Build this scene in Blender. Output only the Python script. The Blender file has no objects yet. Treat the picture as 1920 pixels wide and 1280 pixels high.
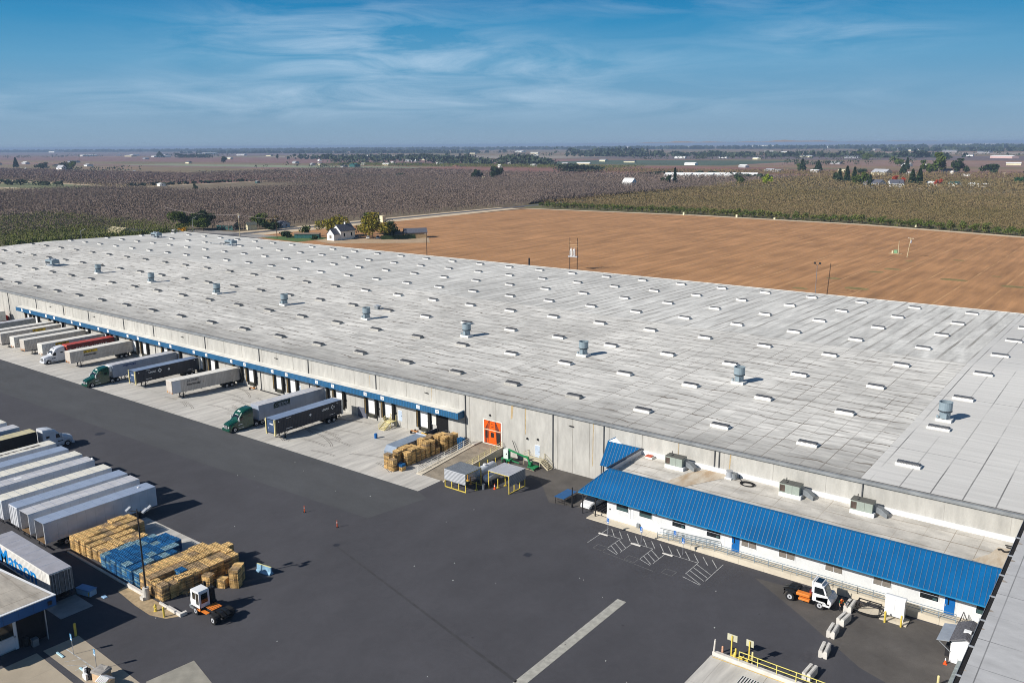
import bpy, math, random
import numpy as np
from mathutils import Vector, Matrix
random.seed(7)
PI = math.pi
R = math.radians
S = bpy.context.scene
# ------------------------------------------------------------------ camera
# world frame: X runs along the dock wall, Y goes into the warehouse, the dock wall face is Y = 0, ground Z = 0
cam_d = bpy.data.cameras.new('camera')
cam = bpy.data.objects.new('camera', cam_d)
S.collection.objects.link(cam)
S.camera = cam
cam_d.sensor_width = 36.0
cam_d.lens = 1602.57 / 1920 * 36.0
cam_d.clip_start = 1.0
cam_d.clip_end = 300000.0
_yaw, _pit, _rol = -0.6597955, 0.2258096, -0.0072519
_fw = Vector((math.sin(_yaw) * math.cos(_pit), math.cos(_yaw) * math.cos(_pit), -math.sin(_pit)))
_r = Vector((math.cos(_yaw), -math.sin(_yaw), 0))
_u = _r.cross(_fw)
_r2 = _r * math.cos(_rol) + _u * math.sin(_rol)
_u2 = -_r * math.sin(_rol) + _u * math.cos(_rol)
cam.matrix_world = Matrix(((_r2.x, _u2.x, -_fw.x, 0.0), (_r2.y, _u2.y, -_fw.y, -111.15), (_r2.z, _u2.z, -_fw.z, 53.0), (0, 0, 0, 1)))
# ------------------------------------------------------------------ sun, sky, exposure
SUN_EL = R(32.5)
SUN_DIR = Vector((-0.415 * math.cos(SUN_EL), -0.91 * math.cos(SUN_EL), math.sin(SUN_EL))).normalized()   # towards the sun
sun_d = bpy.data.lights.new('sun', 'SUN')
sun_d.energy = 5.0
sun_d.angle = R(0.5)
sun_d.color = (1.0, 0.95, 0.88)
sun = bpy.data.objects.new('sun', sun_d)
S.collection.objects.link(sun)
sun.rotation_euler = SUN_DIR.to_track_quat('Z', 'Y').to_euler()
W = bpy.data.worlds.new('World')
S.world = W
W.use_nodes = True
nt = W.node_tree
nt.nodes.clear()
def N(tree, typ, **kw):
    n = tree.nodes.new(typ)
    for k, v in kw.items():
        if k.startswith('i_'):
            n.inputs[k[2:].replace('_', ' ')].default_value = v
        else:
            setattr(n, k, v)
    return n
sky = N(nt, 'ShaderNodeTexSky', sky_type='NISHITA', sun_disc=False, sun_elevation=SUN_EL,
        sun_rotation=math.atan2(SUN_DIR.x, SUN_DIR.y), altitude=50, air_density=1.0, dust_density=0.6, ozone_density=3.0)
hs = N(nt, 'ShaderNodeHueSaturation')
hs.inputs['Saturation'].default_value = 1.10
hs.inputs['Value'].default_value = 1.0
tc = N(nt, 'ShaderNodeTexCoord')
sep = N(nt, 'ShaderNodeSeparateXYZ')
nt.links.new(tc.outputs['Generated'], sep.inputs[0])
# hazy pale blue horizon deepening quickly with elevation, handing over to the physical sky higher up
STR = 0.062
ramp = N(nt, 'ShaderNodeValToRGB'); e = ramp.color_ramp.elements
for k_, (pos, c) in enumerate(((0.0, (0.235, 0.335, 0.440)), (0.045, (0.165, 0.318, 0.465)), (0.09, (0.100, 0.295, 0.480)), (0.13, (0.036, 0.230, 0.440)), (0.165, (0.008, 0.160, 0.375)), (0.30, (0.010, 0.105, 0.290)))):
    q = e[k_] if k_ < 2 else e.new(pos)
    q.position = pos; q.color = tuple(x / 0.6 for x in c) + (1,)
up = N(nt, 'ShaderNodeVectorMath', operation='SCALE'); up.inputs['Scale'].default_value = 0.6 / STR
nt.links.new(sep.outputs['Z'], ramp.inputs[0]); nt.links.new(ramp.outputs[0], up.inputs[0])
blend = N(nt, 'ShaderNodeMapRange'); blend.inputs[1].default_value = 0.16; blend.inputs[2].default_value = 0.5; nt.links.new(sep.outputs['Z'], blend.inputs[0])
base = N(nt, 'ShaderNodeMixRGB'); nt.links.new(blend.outputs[0], base.inputs[0]); nt.links.new(up.outputs[0], base.inputs[1])
nt.links.new(sky.outputs[0], hs.inputs['Color']); nt.links.new(hs.outputs[0], base.inputs[2])
# thin cirrus wisps, fixed in the sky: noise over (bearing, elevation)
def dotv(v):
    n_ = N(nt, 'ShaderNodeVectorMath', operation='DOT_PRODUCT'); n_.inputs[1].default_value = tuple(v); nt.links.new(tc.outputs['Generated'], n_.inputs[0]); return n_
cm = N(nt, 'ShaderNodeCombineXYZ'); dr = dotv(_r); nt.links.new(dr.outputs['Value'], cm.inputs[0]); nt.links.new(sep.outputs['Z'], cm.inputs[1])
mpg = N(nt, 'ShaderNodeMapping'); mpg.inputs['Rotation'].default_value = (0, 0, R(9)); mpg.inputs['Scale'].default_value = (7.0, 42.0, 1.0); mpg.inputs['Location'].default_value = (1.35, 0.9, 0)
nt.links.new(cm.outputs[0], mpg.inputs[0])
n1 = N(nt, 'ShaderNodeTexNoise'); n1.inputs['Scale'].default_value = 1.0; n1.inputs['Detail'].default_value = 10; n1.inputs['Roughness'].default_value = 0.6; n1.inputs['Distortion'].default_value = 0.7
nt.links.new(mpg.outputs[0], n1.inputs['Vector'])
r1 = N(nt, 'ShaderNodeMapRange'); r1.inputs[1].default_value = 0.38; r1.inputs[2].default_value = 0.72; r1.inputs[3].default_value = 0; r1.inputs[4].default_value = 1.0
nt.links.new(n1.outputs['Fac'], r1.inputs[0])
acc = None
def pix_dir(px, py): return (_fw * 1602.57 + _r2 * (px - 960) - _u2 * (py - 640)).normalized()
for (px, py, sx, sy, amt) in ((640, 70, 0.16, 0.036, 0.46), (900, 120, 0.22, 0.022, 0.44), (520, 190, 0.36, 0.020, 0.34), (1560, 60, 0.11, 0.022, 0.30), (1100, 190, 0.5, 0.02, 0.16), (1250, 8, 0.2, 0.012, 0.22)):
    d_ = pix_dir(px, py)
    a1 = N(nt, 'ShaderNodeMath', operation='SUBTRACT'); nt.links.new(dr.outputs['Value'], a1.inputs[0]); a1.inputs[1].default_value = d_.dot(_r)
    a2 = N(nt, 'ShaderNodeMath', operation='DIVIDE'); nt.links.new(a1.outputs[0], a2.inputs[0]); a2.inputs[1].default_value = sx
    a3 = N(nt, 'ShaderNodeMath', operation='MULTIPLY'); nt.links.new(a2.outputs[0], a3.inputs[0]); nt.links.new(a2.outputs[0], a3.inputs[1])
    b1 = N(nt, 'ShaderNodeMath', operation='SUBTRACT'); nt.links.new(sep.outputs['Z'], b1.inputs[0]); b1.inputs[1].default_value = d_.z
    b2 = N(nt, 'ShaderNodeMath', operation='DIVIDE'); nt.links.new(b1.outputs[0], b2.inputs[0]); b2.inputs[1].default_value = sy
    b3 = N(nt, 'ShaderNodeMath', operation='MULTIPLY_ADD'); nt.links.new(b2.outputs[0], b3.inputs[0]); nt.links.new(b2.outputs[0], b3.inputs[1]); nt.links.new(a3.outputs[0], b3.inputs[2])
    ng = N(nt, 'ShaderNodeMath', operation='MULTIPLY'); ng.inputs[1].default_value = -1.0; nt.links.new(b3.outputs[0], ng.inputs[0])
    ex = N(nt, 'ShaderNodeMath', operation='EXPONENT'); nt.links.new(ng.outputs[0], ex.inputs[0])
    am = N(nt, 'ShaderNodeMath', operation='MULTIPLY'); am.inputs[1].default_value = amt; nt.links.new(ex.outputs[0], am.inputs[0])
    if acc is None: acc = am
    else:
        s_ = N(nt, 'ShaderNodeMath', operation='ADD'); nt.links.new(acc.outputs[0], s_.inputs[0]); nt.links.new(am.outputs[0], s_.inputs[1]); acc = s_
mm = N(nt, 'ShaderNodeMath', operation='MULTIPLY'); nt.links.new(r1.outputs[0], mm.inputs[0]); nt.links.new(acc.outputs[0], mm.inputs[1])
mix = N(nt, 'ShaderNodeMixRGB'); mix.inputs[2].default_value = (0.56 / STR, 0.68 / STR, 0.80 / STR, 1)
nt.links.new(base.outputs[0], mix.inputs[1]); nt.links.new(mm.outputs[0], mix.inputs[0])
bg = N(nt, 'ShaderNodeBackground'); bg.inputs['Strength'].default_value = STR
wo = N(nt, 'ShaderNodeOutputWorld')
nt.links.new(mix.outputs[0], bg.inputs['Color']); nt.links.new(bg.outputs[0], wo.inputs['Surface'])
S.view_settings.view_transform = 'Standard'
S.view_settings.look = 'None'
S.view_settings.exposure = 0.24
S.view_settings.gamma = 1.0
S.cycles.use_denoising = True
S.cycles.denoising_prefilter = 'FAST'
S.cycles.filter_width = 1.0

# ------------------------------------------------------------------ helpers
def lin(r, g, b):
    f = lambda c: (c / 255.0 / 12.92) if c / 255.0 <= 0.04045 else ((c / 255.0 + 0.055) / 1.055) ** 2.4
    return (f(r), f(g), f(b), 1.0)
MATS = {}
def mat(name, col, rough=0.75, var=0.18, scale=1.2, metal=0.0, detail=5, stretch=(1, 1, 1), bump=0.0, objvar=0.0, col2=None, spec=0.4, coat=0.0, world=False, island=0.0):
    """procedural principled material: base colour broken up by noise (object or world metres)"""
    if name in MATS: return MATS[name]
    m = bpy.data.materials.new(name); m.use_nodes = True
    t = m.node_tree; t.nodes.clear()
    out = N(t, 'ShaderNodeOutputMaterial'); b = N(t, 'ShaderNodeBsdfPrincipled')
    t.links.new(b.outputs[0], out.inputs[0])
    b.inputs['Roughness'].default_value = rough; b.inputs['Metallic'].default_value = metal
    b.inputs['Specular IOR Level'].default_value = spec
    b.inputs['Coat Weight'].default_value = coat
    if world:
        g = N(t, 'ShaderNodeNewGeometry'); src = g.outputs['Position']
    else:
        g = N(t, 'ShaderNodeTexCoord'); src = g.outputs['Object']
    mpn = N(t, 'ShaderNodeMapping'); mpn.inputs['Scale'].default_value = stretch
    t.links.new(src, mpn.inputs[0])
    nz = N(t, 'ShaderNodeTexNoise'); nz.inputs['Scale'].default_value = scale; nz.inputs['Detail'].default_value = detail; nz.inputs['Roughness'].default_value = 0.6
    t.links.new(mpn.outputs[0], nz.inputs['Vector'])
    c = tuple(col)[:3]
    c2 = tuple(x * (1 - var) for x in c) if col2 is None else tuple(col2)[:3]
    c1 = tuple(min(1, x * (1 + var * 0.6)) for x in c) if col2 is None else c
    rr = N(t, 'ShaderNodeValToRGB')
    rr.color_ramp.elements[0].position = 0.36; rr.color_ramp.elements[0].color = c2 + (1,)
    rr.color_ramp.elements[1].position = 0.66; rr.color_ramp.elements[1].color = c1 + (1,)
    t.links.new(nz.outputs['Fac'], rr.inputs[0])
    last = rr.outputs[0]
    if objvar:
        oi = N(t, 'ShaderNodeObjectInfo')
        mr = N(t, 'ShaderNodeMapRange'); mr.inputs[3].default_value = 1 - objvar; mr.inputs[4].default_value = 1 + objvar * 0.7
        t.links.new(oi.outputs['Random'], mr.inputs[0])
        mu = N(t, 'ShaderNodeVectorMath', operation='SCALE')
        t.links.new(last, mu.inputs[0]); t.links.new(mr.outputs[0], mu.inputs['Scale'])
        last = mu.outputs[0]
    if island:      # every board of a pallet weathers differently
        gi = N(t, 'ShaderNodeNewGeometry'); mr = N(t, 'ShaderNodeMapRange'); mr.inputs[3].default_value = 1 - island; mr.inputs[4].default_value = 1 + island * 0.35
        t.links.new(gi.outputs['Random Per Island'], mr.inputs[0]); mu = N(t, 'ShaderNodeVectorMath', operation='SCALE')
        t.links.new(last, mu.inputs[0]); t.links.new(mr.outputs[0], mu.inputs['Scale']); last = mu.outputs[0]
    t.links.new(last, b.inputs['Base Color'])
    if bump:
        bn = N(t, 'ShaderNodeBump'); bn.inputs['Strength'].default_value = bump; bn.inputs['Distance'].default_value = 0.05
        t.links.new(nz.outputs['Fac'], bn.inputs['Height']); t.links.new(bn.outputs[0], b.inputs['Normal'])
    MATS[name] = m
    return m
class MB:
    """collects faces; build() links them as ONE mesh object"""
    def __init__(s): s.v = []; s.f = []; s.m = []; s.k = 0
    def face(s, pts):
        n = len(s.v); s.v.extend([tuple(p) for p in pts]); s.f.append(tuple(range(n, n + len(pts)))); s.m.append(s.k)
    def box(s, x0, x1, y0, y1, z0, z1):
        n = len(s.v)
        s.v += [(x0, y0, z0), (x1, y0, z0), (x1, y1, z0), (x0, y1, z0), (x0, y0, z1), (x1, y0, z1), (x1, y1, z1), (x0, y1, z1)]
        for f in ((3, 2, 1, 0), (4, 5, 6, 7), (0, 1, 5, 4), (1, 2, 6, 5), (2, 3, 7, 6), (3, 0, 4, 7)):
            s.f.append(tuple(n + i for i in f)); s.m.append(s.k)
        return s
    def boxc(s, cx, cy, z0, sx, sy, h): return s.box(cx - sx / 2, cx + sx / 2, cy - sy / 2, cy + sy / 2, z0, z0 + h)
    def bar(s, a, b, w, h=None):
        """square bar between two points"""
        a = Vector(a); b = Vector(b); h = h or w
        d = (b - a); L = d.length
        if L < 1e-6: return s
        d.normalize()
        up = Vector((0, 0, 1)) if abs(d.z) < 0.95 else Vector((1, 0, 0))
        x = d.cross(up).normalized() * (w / 2); y = x.cross(d).normalized() * (h / 2)
        n = len(s.v)
        for p in (a, b):
            for q in (-x - y, x - y, x + y, -x + y): s.v.append(tuple(p + q))
        for f in ((3, 2, 1, 0), (4, 5, 6, 7), (0, 1, 5, 4), (1, 2, 6, 5), (2, 3, 7, 6), (3, 0, 4, 7)):
            s.f.append(tuple(n + i for i in f)); s.m.append(s.k)
        return s
    def cone(s, a, b, r0, r1, seg=12, cap=True):
        a = Vector(a); b = Vector(b); d = (b - a).normalized()
        up = Vector((0, 0, 1)) if abs(d.z) < 0.95 else Vector((1, 0, 0))
        x = d.cross(up).normalized(); y = x.cross(d)
        n = len(s.v)
        for p, r in ((a, r0), (b, r1)):
            for i in range(seg):
                t = 2 * PI * i / seg
                s.v.append(tuple(p + (x * math.cos(t) + y * math.sin(t)) * r))
        for i in range(seg):
            j = (i + 1) % seg
            s.f.append((n + i, n + seg + i, n + seg + j, n + j)); s.m.append(s.k)
        if cap:
            s.f.append(tuple(n + i for i in range(seg))); s.m.append(s.k)
            s.f.append(tuple(n + seg + seg - 1 - i for i in range(seg))); s.m.append(s.k)
        return s
    def cyl(s, a, b, r, seg=12, cap=True): return s.cone(a, b, r, r, seg, cap)
    def prism(s, prof, x0, x1, ax='x'):
        """profile (u,z) extruded along x (u=y) or y (u=x)"""
        n = len(s.v); k = len(prof)
        for e in (x0, x1):
            for u, z in prof: s.v.append((e, u, z) if ax == 'x' else (u, e, z))
        for i in range(k):
            j = (i + 1) % k
            s.f.append((n + i, n + k + i, n + k + j, n + j)); s.m.append(s.k)
        s.f.append(tuple(n + i for i in range(k))); s.m.append(s.k)
        s.f.append(tuple(n + k + k - 1 - i for i in range(k))); s.m.append(s.k)
        return s
    def loft(s, rings, close=True):
        n = len(s.v); k = len(rings[0])
        for r in rings: s.v.extend([tuple(p) for p in r])
        for a in range(len(rings) - 1):
            for i in range(k):
                j = (i + 1) % k
                s.f.append((n + a * k + i, n + (a + 1) * k + i, n + (a + 1) * k + j, n + a * k + j)); s.m.append(s.k)
        if close:
            s.f.append(tuple(n + i for i in range(k))); s.m.append(s.k)
            m = n + (len(rings) - 1) * k
            s.f.append(tuple(m + k - 1 - i for i in range(k))); s.m.append(s.k)
        return s
    def mesh(s, name, mats):
        me = bpy.data.meshes.new(name)
        me.from_pydata(s.v, [], s.f)
        for m in (mats if isinstance(mats, (list, tuple)) else [mats]): me.materials.append(m)
        if max(s.m, default=0) > 0: me.polygons.foreach_set('material_index', s.m)
        return me
    def build(s, name, mats, parent=None, smooth=False, bevel=0.0, loc=None):
        me = s.mesh(name, mats)
        if smooth: me.shade_smooth()
        o = bpy.data.objects.new(name, me); S.collection.objects.link(o)
        if parent is not None: o.parent = parent
        if loc: o.location = loc
        import bmesh
        bm = bmesh.new(); bm.from_mesh(me); bmesh.ops.recalc_face_normals(bm, faces=bm.faces)
        if bevel: bmesh.ops.bevel(bm, geom=list(bm.edges), offset=bevel, segments=1, affect='EDGES', clamp_overlap=True)
        bm.to_mesh(me); bm.free()
        return o
def tag(o, label=None, cat=None, group=None, kind=None):
    if label: o['label'] = label
    if cat: o['category'] = cat
    if group: o['group'] = group
    if kind: o['kind'] = kind
    return o
def thing(name, label, cat, loc=(0, 0, 0), rz=0.0, group=None):
    o = bpy.data.objects.new(name, None); S.collection.objects.link(o)
    o.location = loc; o.rotation_euler = (0, 0, rz); o.empty_display_size = 0.3
    return tag(o, label, cat, group)
def dup(root, loc=None, rz=None, label=None, group=None, scale=None):
    def cp(o, par):
        c = o.copy(); S.collection.objects.link(c); c.parent = par
        for ch in o.children: cp(ch, c)
        return c
    r = cp(root, None)
    if loc is not None: r.location = loc
    if rz is not None: r.rotation_euler = (0, 0, rz)
    if scale is not None: r.scale = scale
    if label: r['label'] = label
    if group: r['group'] = group
    return r
def sheet(name, pts, z, m, kind='structure'):
    b = MB(); b.face([(x, y, z) for x, y in pts]); o = b.build(name, m)
    if o.data.polygons[0].normal.z < 0: o.data.flip_normals()
    o['kind'] = kind
    return o
def rect(x0, x1, y0, y1): return [(x0, y0), (x1, y0), (x1, y1), (x0, y1)]
_txt = {}
def text(s, size, m, parent, loc, rot, name='lettering', ext=0.006, sx=1.0, bold=0.0, shear=0.0):
    key = (s, size, ext, bold, shear, m.name)
    if key not in _txt:
        cu = bpy.data.curves.new('t', 'FONT'); cu.body = s; cu.size = size; cu.extrude = ext; cu.offset = bold; cu.shear = shear; cu.resolution_u = 3
        o = bpy.data.objects.new('t', cu); S.collection.objects.link(o)
        bpy.context.view_layer.update()
        me = bpy.data.meshes.new_from_object(o.evaluated_get(bpy.context.evaluated_depsgraph_get()))
        bpy.data.objects.remove(o); bpy.data.curves.remove(cu)
        me.name = name; me.materials.clear(); me.materials.append(m); _txt[key] = me
    o = bpy.data.objects.new(name, _txt[key]); S.collection.objects.link(o)
    o.parent = parent; o.location = loc; o.rotation_euler = rot; o.scale = (sx, 1, 1)
    return o
def nth(n):
    return {1: 'first', 2: 'second', 3: 'third', 4: 'fourth', 5: 'fifth', 6: 'sixth', 7: 'seventh', 8: 'eighth', 9: 'ninth', 10: 'tenth'}.get(n, str(n) + ('th' if 10 < n % 100 < 20 else {1: 'st', 2: 'nd', 3: 'rd'}.get(n % 10, 'th')))

# ------------------------------------------------------------------ plain materials
white = mat('white_paint', lin(226, 227, 226), 0.5, 0.06, 0.8)
offwhite = mat('off_white_paint', lin(214, 212, 204), 0.6, 0.12, 0.9)
dirty_white = mat('dirty_white', lin(205, 200, 190), 0.65, 0.22, 0.7)
beige = mat('container_beige', lin(196, 188, 178), 0.65, 0.2, 0.7, stretch=(1, 1, 0.35))
alum = mat('trailer_white', lin(206, 209, 214), 0.35, 0.10, 0.5, spec=0.6)
roofgrey = mat('trailer_roof', lin(190, 190, 192), 0.55, 0.16, 1.4, stretch=(1, 0.3, 1))
rooftan = mat('trailer_roof_tan', lin(198, 188, 150), 0.6, 0.14, 1.4, stretch=(1, 0.3, 1))
steel = mat('grey_steel', lin(140, 146, 150), 0.45, 0.15, 1.5, metal=0.4)
galv = mat('galvanised', lin(178, 182, 186), 0.4, 0.14, 1.0, metal=0.35)
dark = mat('dark_metal', lin(38, 38, 40), 0.6, 0.3, 2.0)
black = mat('black_rubber', lin(26, 26, 27), 0.85, 0.2, 3.0)
tyre_m = mat('tyre', lin(30, 30, 31), 0.9, 0.2, 4.0)
hub_m = mat('hub', lin(205, 207, 210), 0.35, 0.15, 4.0, metal=0.3)
navy = mat('navy_paint', lin(26, 36, 52), 0.45, 0.14, 0.6, coat=0.2)
blue = mat('blue_metal', lin(2, 84, 136), 0.75, 0.14, 0.35, spec=0.08)
bluedk = mat('fascia_blue', lin(36, 88, 124), 0.5, 0.14, 0.8)
bluedoor = mat('door_blue', lin(0, 92, 160), 0.5, 0.06, 1.0)
orange = mat('orange_paint', lin(222, 128, 48), 0.55, 0.14, 1.5)
yellow = mat('safety_yellow', lin(214, 190, 84), 0.55, 0.14, 2.0)
paleyel = mat('cream_rail', lin(222, 208, 150), 0.6, 0.14, 2.0)
green = mat('truck_green', lin(4, 68, 50), 0.22, 0.06, 1.0, coat=0.6, spec=0.6)
liftgreen = mat('lift_green', lin(36, 128, 78), 0.4, 0.12, 1.0)
maroon = mat('maroon', lin(104, 34, 32), 0.5, 0.16, 0.7)
redroof = mat('red_roof', lin(176, 70, 60), 0.55, 0.15, 0.7)
glass = mat('dark_glass', lin(22, 28, 32), 0.08, 0.1, 1.0, spec=0.8)
glass2 = mat('tinted_and_lit_glass', lin(62, 84, 84), 0.1, 0.12, 1.0, spec=0.8)
blind = mat('window_blind', lin(118, 112, 104), 0.6, 0.1, 2.0)
conc = mat('concrete', lin(186, 182, 172), 0.85, 0.16, 0.9, bump=0.1)
concw = mat('concrete_block', lin(206, 202, 194), 0.85, 0.16, 1.2)
wood = mat('pallet_wood', lin(232, 194, 130), 0.85, 0.22, 1.6, objvar=0.18, stretch=(1, 3, 3), island=0.5)
woodgrey = mat('pallet_wood_grey', lin(176, 150, 114), 0.85, 0.22, 1.6, objvar=0.16, island=0.5)
woodblue = mat('pallet_blue', lin(24, 100, 156), 0.75, 0.26, 1.8, objvar=0.25, island=0.45)
woodpale = mat('pallet_blue_worn', lin(130, 165, 178), 0.8, 0.4, 1.8, objvar=0.15, island=0.4)
redp = mat('red_paint', lin(190, 36, 28), 0.5, 0.1, 2)
orangec = mat('cone_orange', lin(238, 90, 30), 0.6, 0.08, 3)
# ------------------------------------------------------------------ special surface materials
def lines_mat(name, base, dark_c, step, width, wob=0.0, stain=0.3, patch=None, rough=0.8, axes='xy', streak=(0.06, 1.0, 1.0), bump=0.0, edge=None, cell=0.0):
    """sheet material with seam lines every step metres along x and/or y, plus stains"""
    m = bpy.data.materials.new(name); m.use_nodes = True; t = m.node_tree; t.nodes.clear()
    out = N(t, 'ShaderNodeOutputMaterial'); b = N(t, 'ShaderNodeBsdfPrincipled'); t.links.new(b.outputs[0], out.inputs[0])
    b.inputs['Roughness'].default_value = rough; b.inputs['Specular IOR Level'].default_value = 0.25
    g = N(t, 'ShaderNodeNewGeometry'); sp = N(t, 'ShaderNodeSeparateXYZ'); t.links.new(g.outputs['Position'], sp.inputs[0])
    wn = N(t, 'ShaderNodeTexNoise'); wn.inputs['Scale'].default_value = 0.25; wn.inputs['Detail'].default_value = 3
    t.links.new(g.outputs['Position'], wn.inputs['Vector'])
    line = None
    for i, ax in enumerate('xy'):
        if ax not in axes: continue
        st = step[i]
        a = N(t, 'ShaderNodeMath', operation='MULTIPLY_ADD'); t.links.new(wn.outputs['Fac'], a.inputs[0]); a.inputs[1].default_value = wob if ax == 'y' else 0.0
        t.links.new(sp.outputs['X' if ax == 'x' else 'Y'], a.inputs[2])
        d = N(t, 'ShaderNodeMath', operation='DIVIDE'); d.inputs[1].default_value = st; t.links.new(a.outputs[0], d.inputs[0])
        fr = N(t, 'ShaderNodeMath', operation='FRACT'); t.links.new(d.outputs[0], fr.inputs[0])
        c = N(t, 'ShaderNodeMath', operation='COMPARE'); c.inputs[1].default_value = 0.5; c.inputs[2].default_value = width[i] / st / 2; t.links.new(fr.outputs[0], c.inputs[0])
        mod = N(t, 'ShaderNodeTexNoise'); mod.inputs['Scale'].default_value = 0.22; mod.inputs['Detail'].default_value = 4
        mg = N(t, 'ShaderNodeMapping'); mg.inputs['Scale'].default_value = (0.5, 2.0, 1) if ax == 'y' else (2.0, 0.3, 1); t.links.new(g.outputs['Position'], mg.inputs[0]); t.links.new(mg.outputs[0], mod.inputs['Vector'])
        mr = N(t, 'ShaderNodeMapRange'); mr.inputs[1].default_value = 0.36; mr.inputs[2].default_value = 0.62; mr.inputs[3].default_value = 0.0; mr.inputs[4].default_value = 1.0
        t.links.new(mod.outputs['Fac'], mr.inputs[0])
        q = N(t, 'ShaderNodeMath', operation='MULTIPLY'); t.links.new(c.outputs[0], q.inputs[0]); t.links.new(mr.outputs[0], q.inputs[1])
        if line is None: line = q
        else:
            mx = N(t, 'ShaderNodeMath', operation='MAXIMUM'); t.links.new(line.outputs[0], mx.inputs[0]); t.links.new(q.outputs[0], mx.inputs[1]); line = mx
    # streaks and blotches
    mg = N(t, 'ShaderNodeMapping'); mg.inputs['Scale'].default_value = streak; t.links.new(g.outputs['Position'], mg.inputs[0])
    n1 = N(t, 'ShaderNodeTexNoise'); n1.inputs['Scale'].default_value = 1.0; n1.inputs['Detail'].default_value = 7; n1.inputs['Roughness'].default_value = 0.65
    t.links.new(mg.outputs[0], n1.inputs['Vector'])
    n2 = N(t, 'ShaderNodeTexNoise'); n2.inputs['Scale'].default_value = 0.045; n2.inputs['Detail'].default_value = 5
    t.links.new(g.outputs['Position'], n2.inputs['Vector'])
    m1 = N(t, 'ShaderNodeMapRange'); m1.inputs[1].default_value = 0.3; m1.inputs[2].default_value = 0.7; m1.inputs[3].default_value = 1 - stain; m1.inputs[4].default_value = 1.06
    t.links.new(n1.outputs['Fac'], m1.inputs[0])
    m2 = N(t, 'ShaderNodeMapRange'); m2.inputs[1].default_value = 0.3; m2.inputs[2].default_value = 0.7; m2.inputs[3].default_value = 1 - stain * 0.5; m2.inputs[4].default_value = 1.05
    t.links.new(n2.outputs['Fac'], m2.inputs[0])
    mul = N(t, 'ShaderNodeMath', operation='MULTIPLY'); t.links.new(m1.outputs[0], mul.inputs[0]); t.links.new(m2.outputs[0], mul.inputs[1])
    last = mul
    if cell:     # each membrane panel slightly different
        vs = N(t, 'ShaderNodeVectorMath', operation='DIVIDE'); vs.inputs[1].default_value = (step[0], step[1], 1e6); t.links.new(g.outputs['Position'], vs.inputs[0])
        fl = N(t, 'ShaderNodeVectorMath', operation='FLOOR')
        ofs = N(t, 'ShaderNodeVectorMath', operation='ADD'); ofs.inputs[1].default_value = (0.5, 0.5, 0.0); t.links.new(vs.outputs[0], ofs.inputs[0]); t.links.new(ofs.outputs[0], fl.inputs[0])
        wn2 = N(t, 'ShaderNodeTexWhiteNoise', noise_dimensions='2D'); t.links.new(fl.outputs[0], wn2.inputs['Vector'])
        mr3 = N(t, 'ShaderNodeMapRange'); mr3.inputs[3].default_value = 1 - cell; mr3.inputs[4].default_value = 1 + cell * 0.5; t.links.new(wn2.outputs['Value'], mr3.inputs[0])
        mu3 = N(t, 'ShaderNodeMath', operation='MULTIPLY'); t.links.new(last.outputs[0], mu3.inputs[0]); t.links.new(mr3.outputs[0], mu3.inputs[1]); last = mu3
    if axes == '':
        for (sc_, di_, lo_) in ((0.03, 2.0, 0.07), (0.5, 3.0, 0.045), (9.0, 0.0, 0.08)):
            nq = N(t, 'ShaderNodeTexNoise'); nq.inputs['Scale'].default_value = sc_; nq.inputs['Detail'].default_value = 6; nq.inputs['Distortion'].default_value = di_; t.links.new(g.outputs['Position'], nq.inputs['Vector'])
            mq = N(t, 'ShaderNodeMapRange'); mq.inputs[1].default_value = 0.32; mq.inputs[2].default_value = 0.68; mq.inputs[3].default_value = 1 - lo_; mq.inputs[4].default_value = 1 + lo_; t.links.new(nq.outputs['Fac'], mq.inputs[0])
            mz = N(t, 'ShaderNodeMath', operation='MULTIPLY'); t.links.new(last.outputs[0], mz.inputs[0]); t.links.new(mq.outputs[0], mz.inputs[1]); last = mz
    if edge:     # dirt where water stands behind the gutter, (y0 darkest, y1 clean, amount)
        me_ = N(t, 'ShaderNodeMapRange'); me_.inputs[1].default_value = edge[0]; me_.inputs[2].default_value = edge[1]; me_.inputs[3].default_value = edge[2]; me_.inputs[4].default_value = 0.0
        ya = N(t, 'ShaderNodeMath', operation='MULTIPLY_ADD'); ya.inputs[1].default_value = -9.0; t.links.new(n1.outputs['Fac'], ya.inputs[0]); 
        yb = N(t, 'ShaderNodeMath', operation='ADD'); yb.inputs[1].default_value = 4.5; t.links.new(sp.outputs['Y'], yb.inputs[0]); t.links.new(yb.outputs[0], ya.inputs[2])
        t.links.new(ya.outputs[0], me_.inputs[0])
        sb = N(t, 'ShaderNodeMath', operation='SUBTRACT'); sb.inputs[0].default_value = 1.0; t.links.new(me_.outputs[0], sb.inputs[1])
        mu4 = N(t, 'ShaderNodeMath', operation='MULTIPLY'); t.links.new(last.outputs[0], mu4.inputs[0]); t.links.new(sb.outputs[0], mu4.inputs[1]); last = mu4
    sc = N(t, 'ShaderNodeVectorMath', operation='SCALE'); sc.inputs[0].default_value = tuple(base)[:3]; t.links.new(last.outputs[0], sc.inputs['Scale'])
    mxr = N(t, 'ShaderNodeMixRGB'); mxr.inputs[2].default_value = tuple(dark_c)[:3] + (1,)
    t.links.new(sc.outputs[0], mxr.inputs[1])
    if line is not None: t.links.new(line.outputs[0], mxr.inputs[0])
    else: mxr.inputs[0].default_value = 0
    t.links.new(mxr.outputs[0], b.inputs['Base Color'])
    if bump:
        bn = N(t, 'ShaderNodeBump'); bn.inputs['Strength'].default_value = bump; bn.inputs['Distance'].default_value = 0.1
        t.links.new(n1.outputs['Fac'], bn.inputs['Height']); t.links.new(bn.outputs[0], b.inputs['Normal'])
    return m
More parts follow.
